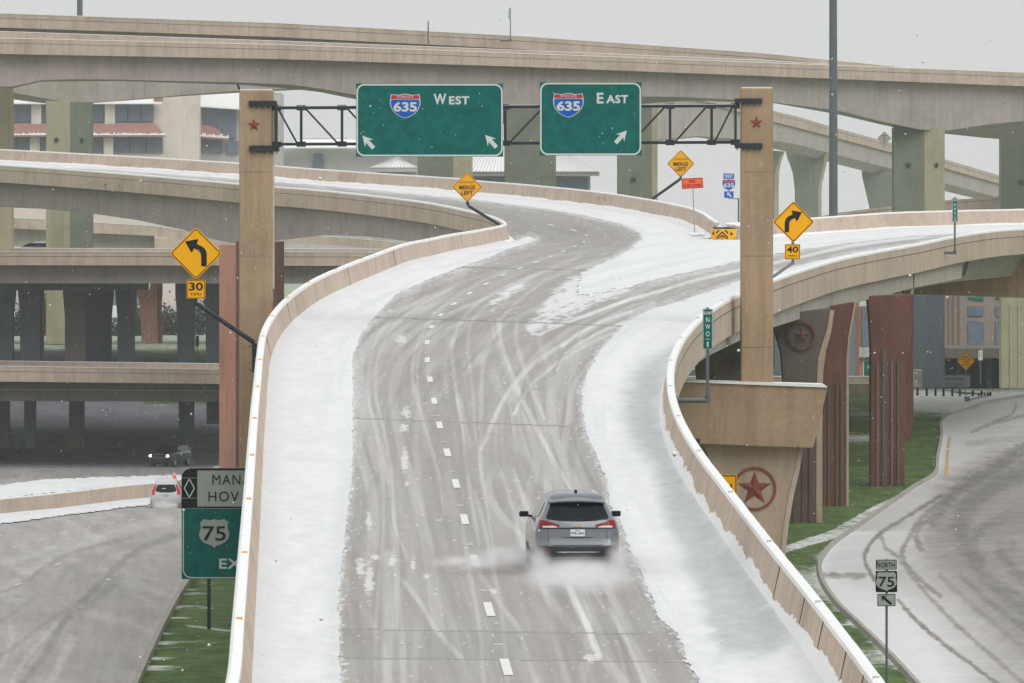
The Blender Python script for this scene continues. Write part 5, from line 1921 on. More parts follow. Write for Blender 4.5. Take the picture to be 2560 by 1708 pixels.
canopy(r, -150, 385, -150, 414, 308, 339, 899, 1.5, snow=0.16)
canopy(r, -150, 385, -150, 405, 230, 257, 899, 1.2, 'cap_snow')
bpoly(r, 'roof_edge', [(386, 243), (408, 246), (404, 256), (390, 258), (384, 252)], 897.9, 1.0, 'red_tile')
canopy(r, 499, 620, 499, 640, 222, 264, 905, 1.2, 'cap_snow', dy=10)
for x0, x1, y0, y1 in ((510, 548, 266, 318), (554, 590, 270, 345), (500, 515, 344, 380), (522, 557, 346, 382), (566, 596, 352, 384)):
    bpoly(r, 'window', rect(x0, x1, y0, y1), 905.6, 0.3, 'window_blue')
canopy(r, 500, 535, 500, 572, 312, 342, 905, 1.0, snow=0.25, dy=5)

# long hazy pale building behind the left sign
r = bldg('pale_building', 880, 1050, 'hazy pale building with a snowy roof edge behind the truss')
bpoly(r, 'wall', rect(698, 1130, 368, yb), 1050, 20, 'stucco_grey')
canopy(r, 755, 865, 700, 1080, 348, 368, 1049, 2.5, 'cap_snow', dy=0)
bpoly(r, 'roof_trim', rect(752, 868, 346.5, 349), 1049.5, .3, 'red_tile')
bpoly(r, 'window', [(785, 384), (806, 384), (809, 402), (809, 425), (780, 425), (783, 402)], 1049.5, .3, 'window_blue')
bpoly(r, 'corner_trim', rect(698, 705, 366, 640), 1049.3, .4, 'stucco')
# hipped roof pavilion building
r = bldg('pavilion', 1260, 820, 'grey pavilion with white snowy hipped roofs behind the flyover piers')


def hip(root, x0, x1, y_e, xr0, xr1, y_r, d, dp, mat='cap_snow'):
    """hip roof: front eave x0..x1 at y_e (dist d), ridge xr0..xr1 at y_r (dist d+dp/2)"""
    a, b = P(x0, y_e, d), P(x1, y_e, d)
    c_, e_ = (b[0], d + dp, b[2]), (a[0], d + dp, a[2])
    p, q = P(xr0, y_r, d + dp / 2), P(xr1, y_r, d + dp / 2)
    m = MB(root.location)
    m.add([a, b, c_, e_, p, q], [(0, 1, 5, 4), (1, 2, 5), (2, 3, 4, 5), (3, 0, 4), (0, 3, 2, 1)])
    m.build('roof', mat, root)
    for k in range(int((x1 - x0) / 9)):
        t = (k + .5) / int((x1 - x0) / 9)
        xe = x0 + (x1 - x0) * t
        xt = xr0 + (xr1 - xr0) * t
        g0, g1 = P(xe, y_e, d), P(xt, y_r, d + dp / 2)
        m = MB(root.location)
        m.bar((g0[0], g0[1] - .02, g0[2] + .03), (g1[0], g1[1] - .02, g1[2] + .03), 0.07, 0.05)
        m.build('roof_rib', 'stucco_grey', root)


bpoly(r, 'wall', rect(1050, 1476, 432, yb), 822, 9, 'stucco_grey')
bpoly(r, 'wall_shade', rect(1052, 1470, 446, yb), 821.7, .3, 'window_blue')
bpoly(r, 'fascia', rect(1040, 1499, 428, 440), 819.6, 1.5, 'stucco_grey')
hip(r, 1040, 1499, 429, 1130, 1400, 376, 819, 11)
r = bldg('pavilion', 990, 800, 'small pavilion with a pointed white roof under the west guide sign')
bpoly(r, 'wall', rect(930, 1042, 428, yb), 801, 5, 'stucco_grey')
bpoly(r, 'fascia', rect(922, 1044, 419, 430), 799.6, 1, 'stucco_grey')
hip(r, 921, 1046, 419, 990, 998, 394, 799.5, 6)

# pink stone building at right
r = bldg('stone_building', 2460, 560, 'pinkish stone building with tall arched windows at the right edge')
yb = zy(2460, 560)
bpoly(r, 'wall', rect(2362, 2720, 640, 873), 560, 12, 'pink_stone')
for x in (2371, 2383, 2397):
    bpoly(r, 'stripe', rect(x - 2.2, x + 2.2, 738, 873), 559.9, .15, 'stripe_stone')
for x0, x1 in ((2420, 2459), (2489, 2520)):
    bpoly(r, 'window', [(x0, 873), (x0, 803), (x0 + 8, 801), (x1 - 10, 804), (x1, 808), (x1, 873)], 559.85, .2, 'window_blue')
    bpoly(r, 'window', rect(x0, x1, 766, 790), 559.85, .2, 'window_blue')
    bpoly(r, 'upper_window', [(x0, 742), (x1, 742), (x1, 752), (x0, 746)], 559.85, .2, 'sign_green_light')
r = thing('underpass_bridge', P(2440, 960, 520), 'low grey overpass with a black opening below the stone building', 'overpass')
bpoly(r, 'beam', rect(2355, 2720, 871, 896), 520, 14, 'dark_pier')
bpoly(r, 'shaded_back_wall', rect(2355, 2720, 894, 985), 533, 1, 'window_dark')  # near-black wall; the shade of the opening is in its colour
for x in (2395, 2470, 2540):
    bpoly(r, 'column', rect(x, x + 10, 895, 975), 526, 1, 'slate_pier')
r = thing('background_building', P(2150, 960, 620), 'pink and glass building glimpsed between the maroon piers', 'building')
bpoly(r, 'wall', rect(2148, 2180, 766, 970), 610, 8, 'red_concrete')
bpoly(r, 'window', rect(2155, 2180, 768, 866), 609.8, .2, 'window_blue')
bpoly(r, 'ledge', rect(2148, 2180, 868, 893), 609.4, .4, 'stucco_grey')
r = thing('background_building', P(2000, 970, 640), 'blue grey building seen in the slits behind the dark piers', 'building')
bpoly(r, 'wall', rect(1760, 2148, 740, 985), 640, 10, 'window_blue')
bpoly(r, 'wall', rect(1936, 1960, 825, 985), 639, 1, 'steel_grey')
bpoly(r, 'ledge', rect(1700, 1960, 925, 943), 600, 1, 'steel_grey')
# teal sign on the far road
r = thing('guide_sign', P(2168, 945, 500), 'small teal road sign behind the maroon fluted pier', 'highway sign')
fc = Face(r, 500)
fc.poly('panel', rect(2158, 2215, 902, 941), 'sign_green', 0)
fc.poly('border', rect(2158, 2160, 903, 940), 'sign_white', 1)
fc.text('W', 2172, 918, 9, 9, 'sign_white', 1)
# tan barrier behind the piers
m_ = thing('concrete_barrier', P(2080, 960, 420), 'double tan barrier crossing behind the dark piers at right', 'barrier')
for x0, x1, y0, y1, dd in ((1690, 2180, 942, 985, 440), (1690, 2180, 960, 1003, 425)):
    bridge_part(m_, 'parapet', 'tan_concrete', x0, x1, [(x0, y0), (x1, y0)], [(x0, y1), (x1, y1)], dd, 0.4, 6)
    bridge_part(m_, 'snow_cap', 'cap_snow', x0, x1, [(x0, y0 - 1.6), (x1, y0 - 1.6)], [(x0, y0 + .4), (x1, y0 + .4)], dd, 0.44, 6, off=-.03)
# box barrier end + panel at 2284..2306
m_ = thing('barrier_end', P(2295, 968, 440), 'grey concrete block with a white arrow panel left of the guard rail', 'barrier end')
bpoly(m_, 'block', [(2284, 925), (2306, 925), (2306, 968), (2284, 968)], 441, 2, 'girder_grey')
fc = Face(m_, 440.8)
fc.poly('panel', rect(2284, 2293, 931, 958), 'sign_white', 0)
fc.text(')', 2288, 943, 5, 17, 'sign_black', 1, 0.05)
fc.poly('tan_foot', rect(2284, 2302, 958, 969), 'barrier_concrete', 1)

# left background: far buildings and trees between the piers
r = bldg('background_building', 430, 800, 'cream wall building glimpsed right of the red star pier')
bpoly(r, 'wall', rect(380, 540, 700, 770), 812, 8, 'stucco')
bpoly(r, 'wall', rect(396, 560, 772, 905), 800, 10, 'stucco_grey')
r = bldg('background_building', 60, 840, 'pale building with a white roof glimpsed between the dark piers')
bpoly(r, 'wall', rect(-30, 60, 700, 790), 850, 8, 'stucco_grey')
bpoly(r, 'roof', [(-20, 770), (32, 780), (52, 791), (-20, 792)], 842, 4, 'cap_snow')
bpoly(r, 'wall', rect(-30, 52, 792, 900), 843, 6, 'steel_grey')
r = bldg('background_building', 290, 830, 'grey building with a flat white roof seen beside the thin pole')
bpoly(r, 'wall', rect(268, 345, 794, 900), 830, 9, 'steel_grey')
bpoly(r, 'roof', rect(270, 312, 765, 795), 831, 4, 'cap_snow')
bpoly(r, 'window', rect(283, 287, 803, 840), 829.8, .2, 'stucco_grey')
bpoly(r, 'window', rect(290, 294, 803, 840), 829.8, .2, 'stucco_grey')
bpoly(r, 'wall', rect(268, 345, 718, 764), 860, 9, 'window_blue')
r = thing('concrete_wall', P(408, 906, 640), 'tan wall at the foot of the red star pier', 'wall')
bpoly(r, 'wall', [(372, 866), (550, 866), (550, 915), (372, 915)], 645, 1, 'tan_concrete')
bpoly(r, 'wall_top', rect(371, 551, 864.5, 866.5), 644.9, 1.1, 'cap_snow')
r = thing('traffic_barrel', P(366, 906, 615), 'leaning orange and white striped traffic barrel in snow', 'traffic barrel')
for k, mt in enumerate(('sign_white', 'barrel_orange', 'sign_white', 'barrel_orange', 'sign_white', 'barrel_orange')):
    m = MB(r.location)
    a = P(368.5 - k * 1.2, 879 + k * 4.6, 614)
    b = P(367.3 - k * 1.2, 879 + (k + 1) * 4.6, 614)
    m.tube(b, a, 0.20 + 0.012 * k, 0.19 + 0.012 * k, 14)
    m.build('band', mt, r)


def scatter_tree(px, py_base, h_px, w_px, d, label, dens=900, bare=True):
    base = P(px, py_base, d)
    r = thing('tree', base, label, 'tree', 'trees far behind the overpasses')
    H = h_px * d / F
    Wd = w_px * d / F
    m = MB(r.location)
    q = random.Random(int(px * 7))
    m.tube(base, (base[0], base[1], base[2] + H * .45), 0.22, 0.12, 7)
    tips = []
    for k in range(12):
        a = q.uniform(0, 6.28)
        s = (base[0], base[1], base[2] + H * q.uniform(.25, .45))
        e = (base[0] + math.cos(a) * Wd * .35 * q.random(), base[1] + math.sin(a) * Wd * .35, base[2] + H * q.uniform(.6, .95))
        m.tube(s, e, 0.07, 0.03, 5)
        tips.append(e)
    m.build('trunk', 'bark', r)
    m = MB(r.location)
    for k in range(dens):
        u = Vector((q.gauss(0, .30), q.gauss(0, .30), q.gauss(0, .24)))
        c = Vector((base[0] + u.x * Wd, base[1] + u.y * Wd, base[2] + H * (.58 + u.z)))
        s = q.uniform(.10, .28)
        n1 = Vector((q.gauss(0, 1), q.gauss(0, 1), q.gauss(0, 1))).normalized() * s
        n2 = n1.orthogonal().normalized() * s * .6
        m.add([c - n1, c + n2, c + n1, c - n2], [(0, 1, 2, 3)])
    m.build('crown', 'leaf', r)


scatter_tree(44, 880, 95, 50, 700, 'bare grey tree in the gap left of the second dark pier')
scatter_tree(112, 890, 160, 40, 700, 'bare grey tree beside the thin red pier edge')
scatter_tree(425, 880, 110, 70, 705, 'dark bushy tree behind the tan wall')
scatter_tree(500, 880, 120, 60, 705, 'dark tree in the gap left of the last dark pier')
scatter_tree(340, 880, 110, 40, 700, 'bare tree in the gap left of the red star pier')
scatter_tree(285, 885, 70, 40, 700, 'small bare tree before the white flat roof')

# ================================================================== POLES
def mast(x0, x1, xa0, xa1, y0, y1, d, label, mat='steel_grey'):
    a = P(0.5 * (x0 + x1), y0, d)
    b = P(0.5 * (xa0 + xa1), y1, d)
    m = MB(b)
    m.smooth = True
    m.tube(b, a, (xa1 - xa0) / 2 * d / F, (x1 - x0) / 2 * d / F, 16)
    r = thing('light_mast', b, label, 'lamp mast')
    m.org = Vector(r.location)
    m.build('pole', mat, r)
    return r


mast(2073.5, 2091, 2072, 2096, -420, zy(2084, 520), 520, 'tall blue grey lamp mast rising in front of the flyover, right')
mast(193, 206, 191, 208, -300, 640, 700, 'grey mast top rising above the highest flyover, left')
r = mast(1068.8, 1072, 1068.5, 1072.5, 53, 125, 645, 'short thin post on the highest flyover')
r['category'] = 'post'
r.name = 'thin_post'
r = mast(229.5, 232, 229.5, 232, 742, 905, 610, 'thin pale pole between the dark piers', 'galvanised')
r['category'] = 'pole'
r.name = 'thin_pole'


def ramp_sign(x0, x1, y0, y1, d, px, pyb, arm_x, arm_y, label, word_rows, arm_h):
    r = thing('ramp_sign', P(px, arm_y, d), label, 'ramp sign')
    fc = Face(r, d)
    fc.poly('panel', rrect(x0, y0, x1, y1, 1.5, 3), 'sign_green_light' if d > 500 else 'sign_green', 0)
    o, i = rrect(x0 + .6, y0 + .6, x1 - .6, y1 - .6, 1.5, 3), rrect(x0 + 1.5, y0 + 1.5, x1 - 1.5, y1 - 1.5, 1.2, 3)
    m = MB(r.location)
    n = len(o)
    m.add([P(x, y, d - .012) for x, y in o] + [P(x, y, d - .012) for x, y in i], [(k, (k + 1) % n, n + (k + 1) % n, n + k) for k in range(n)])
    m.build('border', 'sign_white', r)
    for s_, cy, w, h in word_rows:
        if s_ == '-':
            fc.poly('dash', rect(px0(x0, x1) - w / 2, px0(x0, x1) + w / 2, cy - h / 2, cy + h / 2), 'sign_white', 1)
        else:
            fc.text(s_, px0(x0, x1), cy, w, h, 'sign_white', 1, 0.02)
    m = MB(r.location)
    m.smooth = True
    m.tube(P(px, pyb, d + .07), P(px, y0 - 3, d + .07), 0.048, n=10)
    m.build('post', 'steel_grey', r)
    m = MB(r.location)
    m.smooth = True
    m.tube(P(px, arm_y, d + .07), P(arm_x, arm_y, d + .07), arm_h / 2 * d / F, n=10)
    m.build('arm', 'steel_grey', r)
    m = MB(r.location)
    c = P(px, arm_y, d + .07)
    m.tube((c[0], c[1], c[2] - arm_h * .55 * d / F), (c[0], c[1], c[2] + arm_h * .9 * d / F), arm_h * .62 * d / F, n=10)
    m.build('collar', 'steel_grey', r)
    m = MB(r.location)
    c = P(arm_x, arm_y, d + .07)
    m.box(c, (0.06, 0.3, arm_h * 1.7 * d / F))
    m.build('base_plate', 'steel_dark', r)
    return r


px0 = lambda a, b: 0.5 * (a + b)
ramp_sign(1757, 1781.5, 772.5, 873.5, 203, 1769, 990, 1690, 1001, 'tall narrow green sign reading RAMP NWO-1 on the right barrier',
          [('RAMP', 783, 21, 9), ('N', 799.5, 9, 13), ('W', 817, 12, 13), ('O', 835, 9.5, 13), ('-', 848, 12, 1.4), ('1', 861, 4, 13)], 12)
ramp_sign(2380.5, 2394.5, 496, 555, 348, 2387, 626, 2336, 632, 'small narrow green sign reading RAMP NWO-2, upper right',
          [('RAMP', 501, 12, 4.5), ('N', 512, 5.4, 7.5), ('W', 522.5, 7, 7.5), ('O', 533, 5.6, 7.5), ('-', 540.5, 7, .9), ('2', 548, 5.2, 7.5)], 7)
ramp_sign(1271.5, 1277.5, 22.5, 48, 645, 1276, 100, 1253, 101.5, 'tiny green sign on a post above the highest flyover', [('N', 28, 3, 4), ('E', 34, 3, 4), ('N', 40, 3, 4)], 4.5)


# ================================================================== WARNING SIGNS
def diamond_sign(cx, cy, r_, d, name, label, mat='sign_yellow', line=1.9):
    r = thing(name, P(cx, cy + r_, d), label, 'warning sign')
    fc = Face(r, d)
    fc.poly('panel', diamond(cx, cy, r_, r_ * .11), mat, 0)
    m = MB(r.location)
    o, i = diamond(cx, cy, r_ * .955, r_ * .09), diamond(cx, cy, r_ * .955 - line * 1.25, r_ * .08)
    n = len(o)
    m.add([P(x, y, d - .012) for x, y in o] + [P(x, y, d - .012) for x, y in i], [(k, (k + 1) % n, n + (k + 1) % n, n + k) for k in range(n)])
    m.build('border', 'sign_black', r)
    return r, fc


def plaque(fc, x0, y0, x1, y1, mat='sign_yellow', bmat='sign_black', lw=1.3, inset=1.2, cr=3, lv=0, name='plaque'):
    fc.poly(name, rrect(x0, y0, x1, y1, cr, 4), mat, lv)
    m = MB(fc.root.location)
    o = rrect(x0 + inset, y0 + inset, x1 - inset, y1 - inset, cr * .8, 4)
    i = rrect(x0 + inset + lw, y0 + inset + lw, x1 - inset - lw, y1 - inset - lw, cr * .6, 4)
    n = len(o)
    dd = fc.d - (lv + 1) * fc.layer
    m.add([P(x, y, dd) for x, y in o] + [P(x, y, dd) for x, y in i], [(k, (k + 1) % n, n + (k + 1) % n, n + k) for k in range(n)])
    m.build(name + '_border', bmat, fc.root)


def curve_arrow(fc, cx, cy, s, flip):
    """turning arrow; local px in the 30 mph sign's frame"""
    body = [(22.5, 32), (36, 32), (36, 2), (34.5, -6), (30, -13), (23, -18), (12, -23), (12.5, -30), (15, -33), (14, -36), (-18, -30), (-3, -3), (0, -3), (2, -9),
            (3.5, -12), (8, -11.5), (15, -7), (20, -2), (22, 5)]
    body = [(x - 9, y) for x, y in body] if True else body
    f = -1 if flip else 1
    fc.poly('arrow', [(cx + f * x * s, cy + y * s) for x, y in body], 'sign_black', 1)


d = 242.5
r, fc = diamond_sign(489.8, 633.7, 63.5, d, 'curve_sign', 'yellow diamond left curve sign with a 30 MPH plaque')
curve_arrow(fc, 489.8 - 0, 633.7, 1.0, False)
plaque(fc, 466.5, 700, 513.5, 747)
fc.text('30', 490, 716.5, 35, 20, 'sign_black', 1, 0.02)
fc.text('MPH', 490, 736, 26, 7.5, 'sign_black', 1, -0.005)
m = MB(r.location)
m.smooth = True
m.tube(P(489.8, 690, d + .08), P(489.8, 764, d + .08), 0.065)
m.build('post', 'steel_dark', r)
m = MB(r.location)
m.smooth = True
m.tube(P(488.5, 757, d + .08), P(636, 857, d + .15), 0.075, 0.085)
m.build('arm', 'steel_dark', r)
m = MB(r.location)
m.prism(rect(630, 641, 858, 932), d + .05, 0.25)
m.build('clamp', 'steel_dark', r, bevel=.01)
for y in (865, 925):
    m = MB(r.location)
    m.prism(rect(623, 664, y - 1.2, y + 1.2), d + .12, 0.03)
    m.build('bolt', 'steel_dark', r)

d = 299.0
r, fc = diamond_sign(1983.5, 555, 50.5, d, 'curve_sign', 'yellow diamond right curve sign with a 40 MPH plaque')
curve_arrow(fc, 1983.5, 555, 0.80, True)
plaque(fc, 1962, 610.5, 2000.5, 649)
fc.text('40', 1981, 624, 29, 16, 'sign_black', 1, 0.02)
fc.text('MPH', 1981.5, 640, 21, 6, 'sign_black', 1, -0.005)
m = MB(r.location)
m.smooth = True
m.tube(P(1982, 604, d + .08), P(1982, 662, d + .08), 0.06)
m.build('post', 'steel_grey', r)
m = MB(r.location)
m.smooth = True
m.tube(P(1983, 657, d + .08), P(1925, 697, d - 8), 0.065)
m.build('arm', 'steel_grey', r)

for cx, cy, rr_, d, p, lab in ((1168, 468, 36.4, 424, [(1168, 504), (1171, 515), (1256, 567)], 'yellow merge left sign leaning over the inner barrier tip'),
                               (1702, 409.5, 33.4, 455, [(1702, 442), (1702, 447), (1626, 501)], 'yellow merge left sign beside the orange road work sign')):
    r, fc = diamond_sign(cx, cy, rr_, d, 'merge_sign', lab, line=1.0)
    k = rr_ / 36.4
    fc.text('LANE ENDS', cx, cy - 12.5 * k, 36 * k, 5.6 * k, 'sign_black', 1, -0.012)
    fc.text('MERGE', cx, cy + 1.0 * k, 40 * k, 10.5 * k, 'sign_black', 1, 0.02)
    fc.text('LEFT', cx, cy + 14.5 * k, 29 * k, 10 * k, 'sign_black', 1, 0.02)
    m = MB(r.location)
    m.smooth = True
    m.tube(P(*p[0], d + .06), P(*p[1], d + .06), 0.09)
    m.tube(P(*p[1], d + .06), P(*p[2], d + .06), 0.09)
    m.build('arm', 'steel_dark', r)

# orange END ROAD WORK
d = 410.0
gx_ = (1734 - CX) * d / F
r = thing('road_work_sign', (gx_, d, float(deck_z(gx_ , 403.9))), 'orange END ROAD WORK sign on a thin post in the gore snow', 'road sign')
fc = Face(r, d)
fc.poly('panel', [(1703.5, 446.5), (1757, 444), (1758.5, 470), (1705, 473)], 'sign_orange', 0)
m = MB(r.location)
o = [(1704.8, 447.7), (1755.9, 445.3), (1757.2, 468.9), (1706.2, 471.7)]
i = [(1706.0, 448.8), (1754.8, 446.5), (1756, 467.8), (1707.3, 470.5)]
m.add([P(x, y, d - .012) for x, y in o + i], [(k, (k + 1) % 4, 4 + (k + 1) % 4, 4 + k) for k in range(4)])
m.build('border', 'sign_black', r)
fc.text('END', 1731, 453.5, 15, 7.5, 'sign_black', 1, 0.01, rot=0.05)
fc.text('ROAD WORK', 1731.5, 464, 43, 7, 'sign_black', 1, 0.01, rot=0.05)
m = MB(r.location)
m.tube(P(1731.5, 450, d + .05), P(1737, 590, d + .05), 0.028)
m.build('post', 'galvanised', r)
rs2 = random.Random(9)
sb = thing('snow_clump', P(1745, 585, 408), 'small clump of dirty snow and sandbags at the road work sign foot', 'snow clump')
m = MB(sb.location)
for k in range(8):
    blob(m, P(1728 + k * 4, 583 + rs2.random() * 4, 408), (0.14 + rs2.random() * .08, .2, 0.07 + rs2.random() * .05), 8)
m.smooth = True
m.build('clump', 'cap_snow', sb)

# WEST 635 assembly
d = 412.0
r = thing('route_sign', P(1846, 560, d), 'blue WEST 635 route marker with arrow beside the right gantry column', 'route sign')
fc = Face(r, d)
fc.poly('direction_panel', rect(1808.5, 1835.5, 434, 447.5), 'sign_blue', 0)
fc.text('WEST', 1822, 440.8, 22, 8.5, 'sign_white', 1, 0.03)
shield_i(fc, 1822, 462.5, 34, 28, '635', 0, word=None)
fc.poly('arrow_panel', rect(1810.5, 1834, 478.5, 495), 'sign_blue', 0)
fc.poly('arrow', arrow(1822.5, 486.5, 15, 135, 0.42, 0.15, 0.5), 'sign_white', 1)
m = MB(r.location)
m.bar(P(1822, 497, d + .05), P(1848, 497, d + .05), 0.05, 0.05)
m.bar(P(1822, 497, d + .05), P(1822, 440, d + .05), 0.05, 0.05)
m.build('bracket', 'steel_grey', r)
m = MB(r.location)
m.tube(P(1846.5, 496, d + .05), P(1846.5, 570, d + .05), 0.05)
m.build('post', 'steel_grey', r)

# NORTH 75 assembly
d = 206.0
r = thing('route_sign', P(2216.5, zy(2216, d), d), 'NORTH 75 route marker with a left arrow on a grey post', 'route sign')
fc = Face(r, d)
plaque(fc, 2189.4, 1399, 2242, 1424.5, 'sign_grey', 'sign_black', 1.2, 0.8, 2.5, name='direction_panel')
fc.text('N', 2196.5, 1411.5, 8.5, 16, 'sign_black', 1, 0.015)
fc.text('ORTH', 2219.5, 1412.5, 34, 13.5, 'sign_black', 1, 0.015)
fc.poly('route_panel', rrect(2189, 1427.5, 2243, 1481, 3, 4), 'sign_black', 0)
shield_us(fc, 2216, 1454.5, 52, 50, '75', 1)
plaque(fc, 2193, 1484.5, 2239, 1516, 'sign_grey', 'sign_black', 1.2, 0.8, 2.5, name='arrow_panel')
fc.poly('arrow', arrow(2216, 1500, 33, 141, 0.26, 0.085, 0.36), 'sign_black', 1)
for x, y in ((2216, 1403), (2216, 1433), (2216, 1476), (2216, 1489), (2216, 1513)):
    fc.poly('rivet', rect(x - 0.8, x + .8, y - .8, y + .8), 'steel_grey', 3)
m = MB(r.location)
m.smooth = True
m.tube(P(2216.5, 1398, d + .06), P(2216.5, zy(2216, d), d + .06), 0.036)
m.build('post', 'steel_grey', r)

# MANAGED HOV LANE guide sign by the lower roadway
d = 236.0
r = thing('managed_lane_sign', P(522, 1578, d), 'grey and green managed HOV lane sign with 75 shield beside the ramp', 'highway sign')
fc = Face(r, d)
fc.poly('header', rect(453.5, 745, 1169.5, 1271), 'sign_grey', 0, th=.04)
hb = rrect(456, 1171, 850, 1268, 18, 8)
hb = [(min(x, 744), y) for x, y in hb]
fc.poly('header_black', [(458, 1268), (454, 1268), (454, 1196), (456, 1185), (463, 1176), (476, 1171), (744, 1171), (744, 1176), (493, 1176), (493, 1269)], 'sign_black', 1)
fc.poly('header_foot', rect(454, 744, 1266.5, 1270.5), 'sign_black', 2)
fc.poly('seam', rect(455.5, 492, 1194.5, 1195.6), 'sign_grey', 2)
fc.poly('seam', rect(455.5, 492, 1245.3, 1246.3), 'sign_grey', 2)
m = MB(r.location)
for p_, q_ in (((473.3, 1197.5), (486, 1220.5)), ((486, 1220.5), (473.3, 1244)), ((473.3, 1244), (460.5, 1220.5)), ((460.5, 1220.5), (473.3, 1197.5))):
    m.bar(P(*p_, d - .03), P(*q_, d - .03), 0.035, 0.01)
m.build('diamond_symbol', 'sign_white', r)
fc.text('MANAGED', 613, 1199.5, 164, 25, 'sign_black', 1, 0.0, spacing=1.15)
fc.text('HOV', 559, 1241.5, 76, 25, 'sign_black', 1, 0.0, spacing=1.15)
fc.text('LANE', 662, 1241.5, 88, 25, 'sign_black', 1, 0.0, spacing=1.15)
fc.poly('panel', rect(454, 745, 1271.5, 1448), 'sign_green', 0, th=.04)
m = MB(r.location)
o = [(457, 1272), (457, 1425), (460, 1436), (467, 1443), (478, 1446), (744, 1446)]
i = [(459.5, 1272), (459.5, 1425), (462.3, 1434.5), (468.5, 1440.8), (478, 1443.3), (744, 1443.3)]
m.add([P(x, y, d - .012) for x, y in o + i], [(k, k + 1, 7 + k, 6 + k) for k in range(5)])
m.build('border', 'sign_white', r)
shield_us(fc, 535.5, 1334, 76, 73, '75', 1)
fc.text('EXIT', 596, 1409.5, 96, 25, 'sign_white', 1, 0.02, spacing=1.1)
m = MB(r.location)
m.prism(rect(518, 526.5, 1440, 1576), d + .05, 0.12)
m.build('post', 'steel_dark', r)
m = MB(r.location)
m.prism(rect(690, 698.5, 1440, 1590), d + .05, 0.12)
m.build('post', 'steel_dark', r)

# IN plaque behind the right barrier
d = 200.0
r = thing('warning_plaque', P(1815, 1300, d), 'yellow plaque ending in IN peeking over the right barrier', 'warning sign')
fc = Face(r, d)
plaque(fc, 1784, 1186.5, 1843, 1242, lw=2.0, inset=2, cr=5)
fc.text('IN', 1818, 1219.5, 23, 18, 'sign_black', 1, 0.02)
m = MB(r.location)
m.tube(P(1814, 1190, d + .06), P(1814, zy(1814, d), d + .06), 0.04)
m.build('post', 'steel_dark', r)
r = thing('pipe_bracket', P(1740, 1130, 176), 'dark elbow pipe bracket behind the right barrier', 'bracket')
m = MB(r.location)
m.smooth = True
m.tube(P(1700, 1100, 184), P(1746, 1100, 184), 0.05)
m.tube(P(1746, 1097, 184), P(1747, 1140, 184), 0.045)
m.build('pipe', 'steel_dark', r)

# BRIDGE MAY ICE diamond at right
d = 425.0
r, fc = diamond_sign(2415, 903, 22.5, d, 'ice_sign', 'small yellow bridge may ice sign above the guard rail', line=.5)
for s_, y, w in (('BRIDGE', 893.5, 15), ('MAY ICE IN', 899.5, 24), ('COLD', 905.5, 11), ('WEATHER', 912, 18)):
    fc.text(s_, 2414.5, y, w, 3.8, 'sign_black', 1, 0.0)
m = MB(r.location)
m.tube(P(2414.5, 900, d + .05), P(2414.5, 995, d + .05), 0.03)
m.build('post', 'steel_grey', r)
d = 470.0
r = thing('managed_lane_sign', P(2400, 968, d), 'faded grey managed HOV lane sign seen from afar', 'highway sign')
fc = Face(r, d)
fc.poly('panel', rect(2350, 2425, 938.5, 968), 'steel_grey', 0)
fc.text('MANAGED', 2384, 947.5, 50, 8, 'sign_black', 1, 0.0)
fc.text('HOV LANE', 2384, 960.5, 50, 8, 'sign_black', 1, 0.0)
r = thing('small_sign', P(2451, 935, d), 'small white square sign with black marks in the underpass', 'road sign')
fc = Face(r, 500)
fc.poly('panel', rect(2446, 2456.5, 876.5, 901), 'sign_white', 0)
fc.text('1/', 2451.5, 887, 6, 13, 'sign_black', 1, 0.0)
m = MB(r.location)
m.tube(P(2451, 900, 500.1), P(2451, 960, 500.1), .04)
m.build('post', 'steel_grey', r)
# far diamond T sign
r, fc = diamond_sign(2211, 346, 17, 870, 'far_sign', 'back of a pale diamond sign on the distant ramp', 'girder_grey', .2)
fc.poly('brace', rect(2202, 2219, 338, 340), 'steel_grey', 2)
fc.poly('post', rect(2209.5, 2212, 338, 368), 'steel_grey', 2)
# leaning lamp and cable by last dark pier
r = thing('signal_box', P(500, 870, 600), 'dark box on a leaning thin pole beside the last dark pier', 'pole')
m = MB(r.location)
m.prism(rect(488.5, 497, 840, 866), 600, .4)
m.build('box', 'slate_pier', r)
m = MB(r.location)
m.bar(P(490, 862, 600), P(505, 910, 600), .08, .08)
m.build('pole', 'steel_grey', r)

# ================================================================== GUARD RAIL
r = thing('guard_rail', P(2390, 990, 425), 'curved metal guard rail with dark posts ending at a striped panel', 'guard rail')
path = [P(2240, 975, 440), P(2306, 976, 438), P(2360, 980, 433), P(2410, 986, 427), P(2450, 988, 427), P(2480, 984, 433), P(2487, 982, 436)]
pa = catmull(path, .6)
m = MB(r.location)
m.sweep(pa, [(0.0, -.14), (.05, -.10), (0.02, -.05), (.05, 0), (0.02, .05), (.05, .10), (0, .14), (-.02, .14), (-.02, -.14)])
m.build('rail', 'slate_pier', r)
path = [P(2424, 1003, 418), P(2440, 1000, 420), P(2465, 994, 424), P(2482, 987, 430), P(2488, 981, 437)]
pb = catmull(path, .5)
m = MB(r.location)
m.sweep(pb, [(0.0, -.16), (.06, -.10), (0.02, -.05), (.06, 0), (0.02, .05), (.06, .10), (0, .16), (-.02, .16), (-.02, -.16)])
m.build('rail', 'galvanised', r)
for x, y0, y1 in ((2294, 968, 989), (2317, 970, 990), (2339, 971, 990), (2359, 972, 991), (2381, 972, 993), (2400, 973, 993), (2432, 976, 999), (2432, 988, 1000), (2447, 986, 997), (2454, 977, 994),
                  (2462, 984, 994), (2470, 982, 992), (2476, 980, 990)):
    m = MB(r.location)
    dd = 424 if x < 2410 else 424
    m.prism(rect(x - 2.5, x + 2.5, y0, y1), dd + .1, .2)
    m.build('post', 'rubber', r)
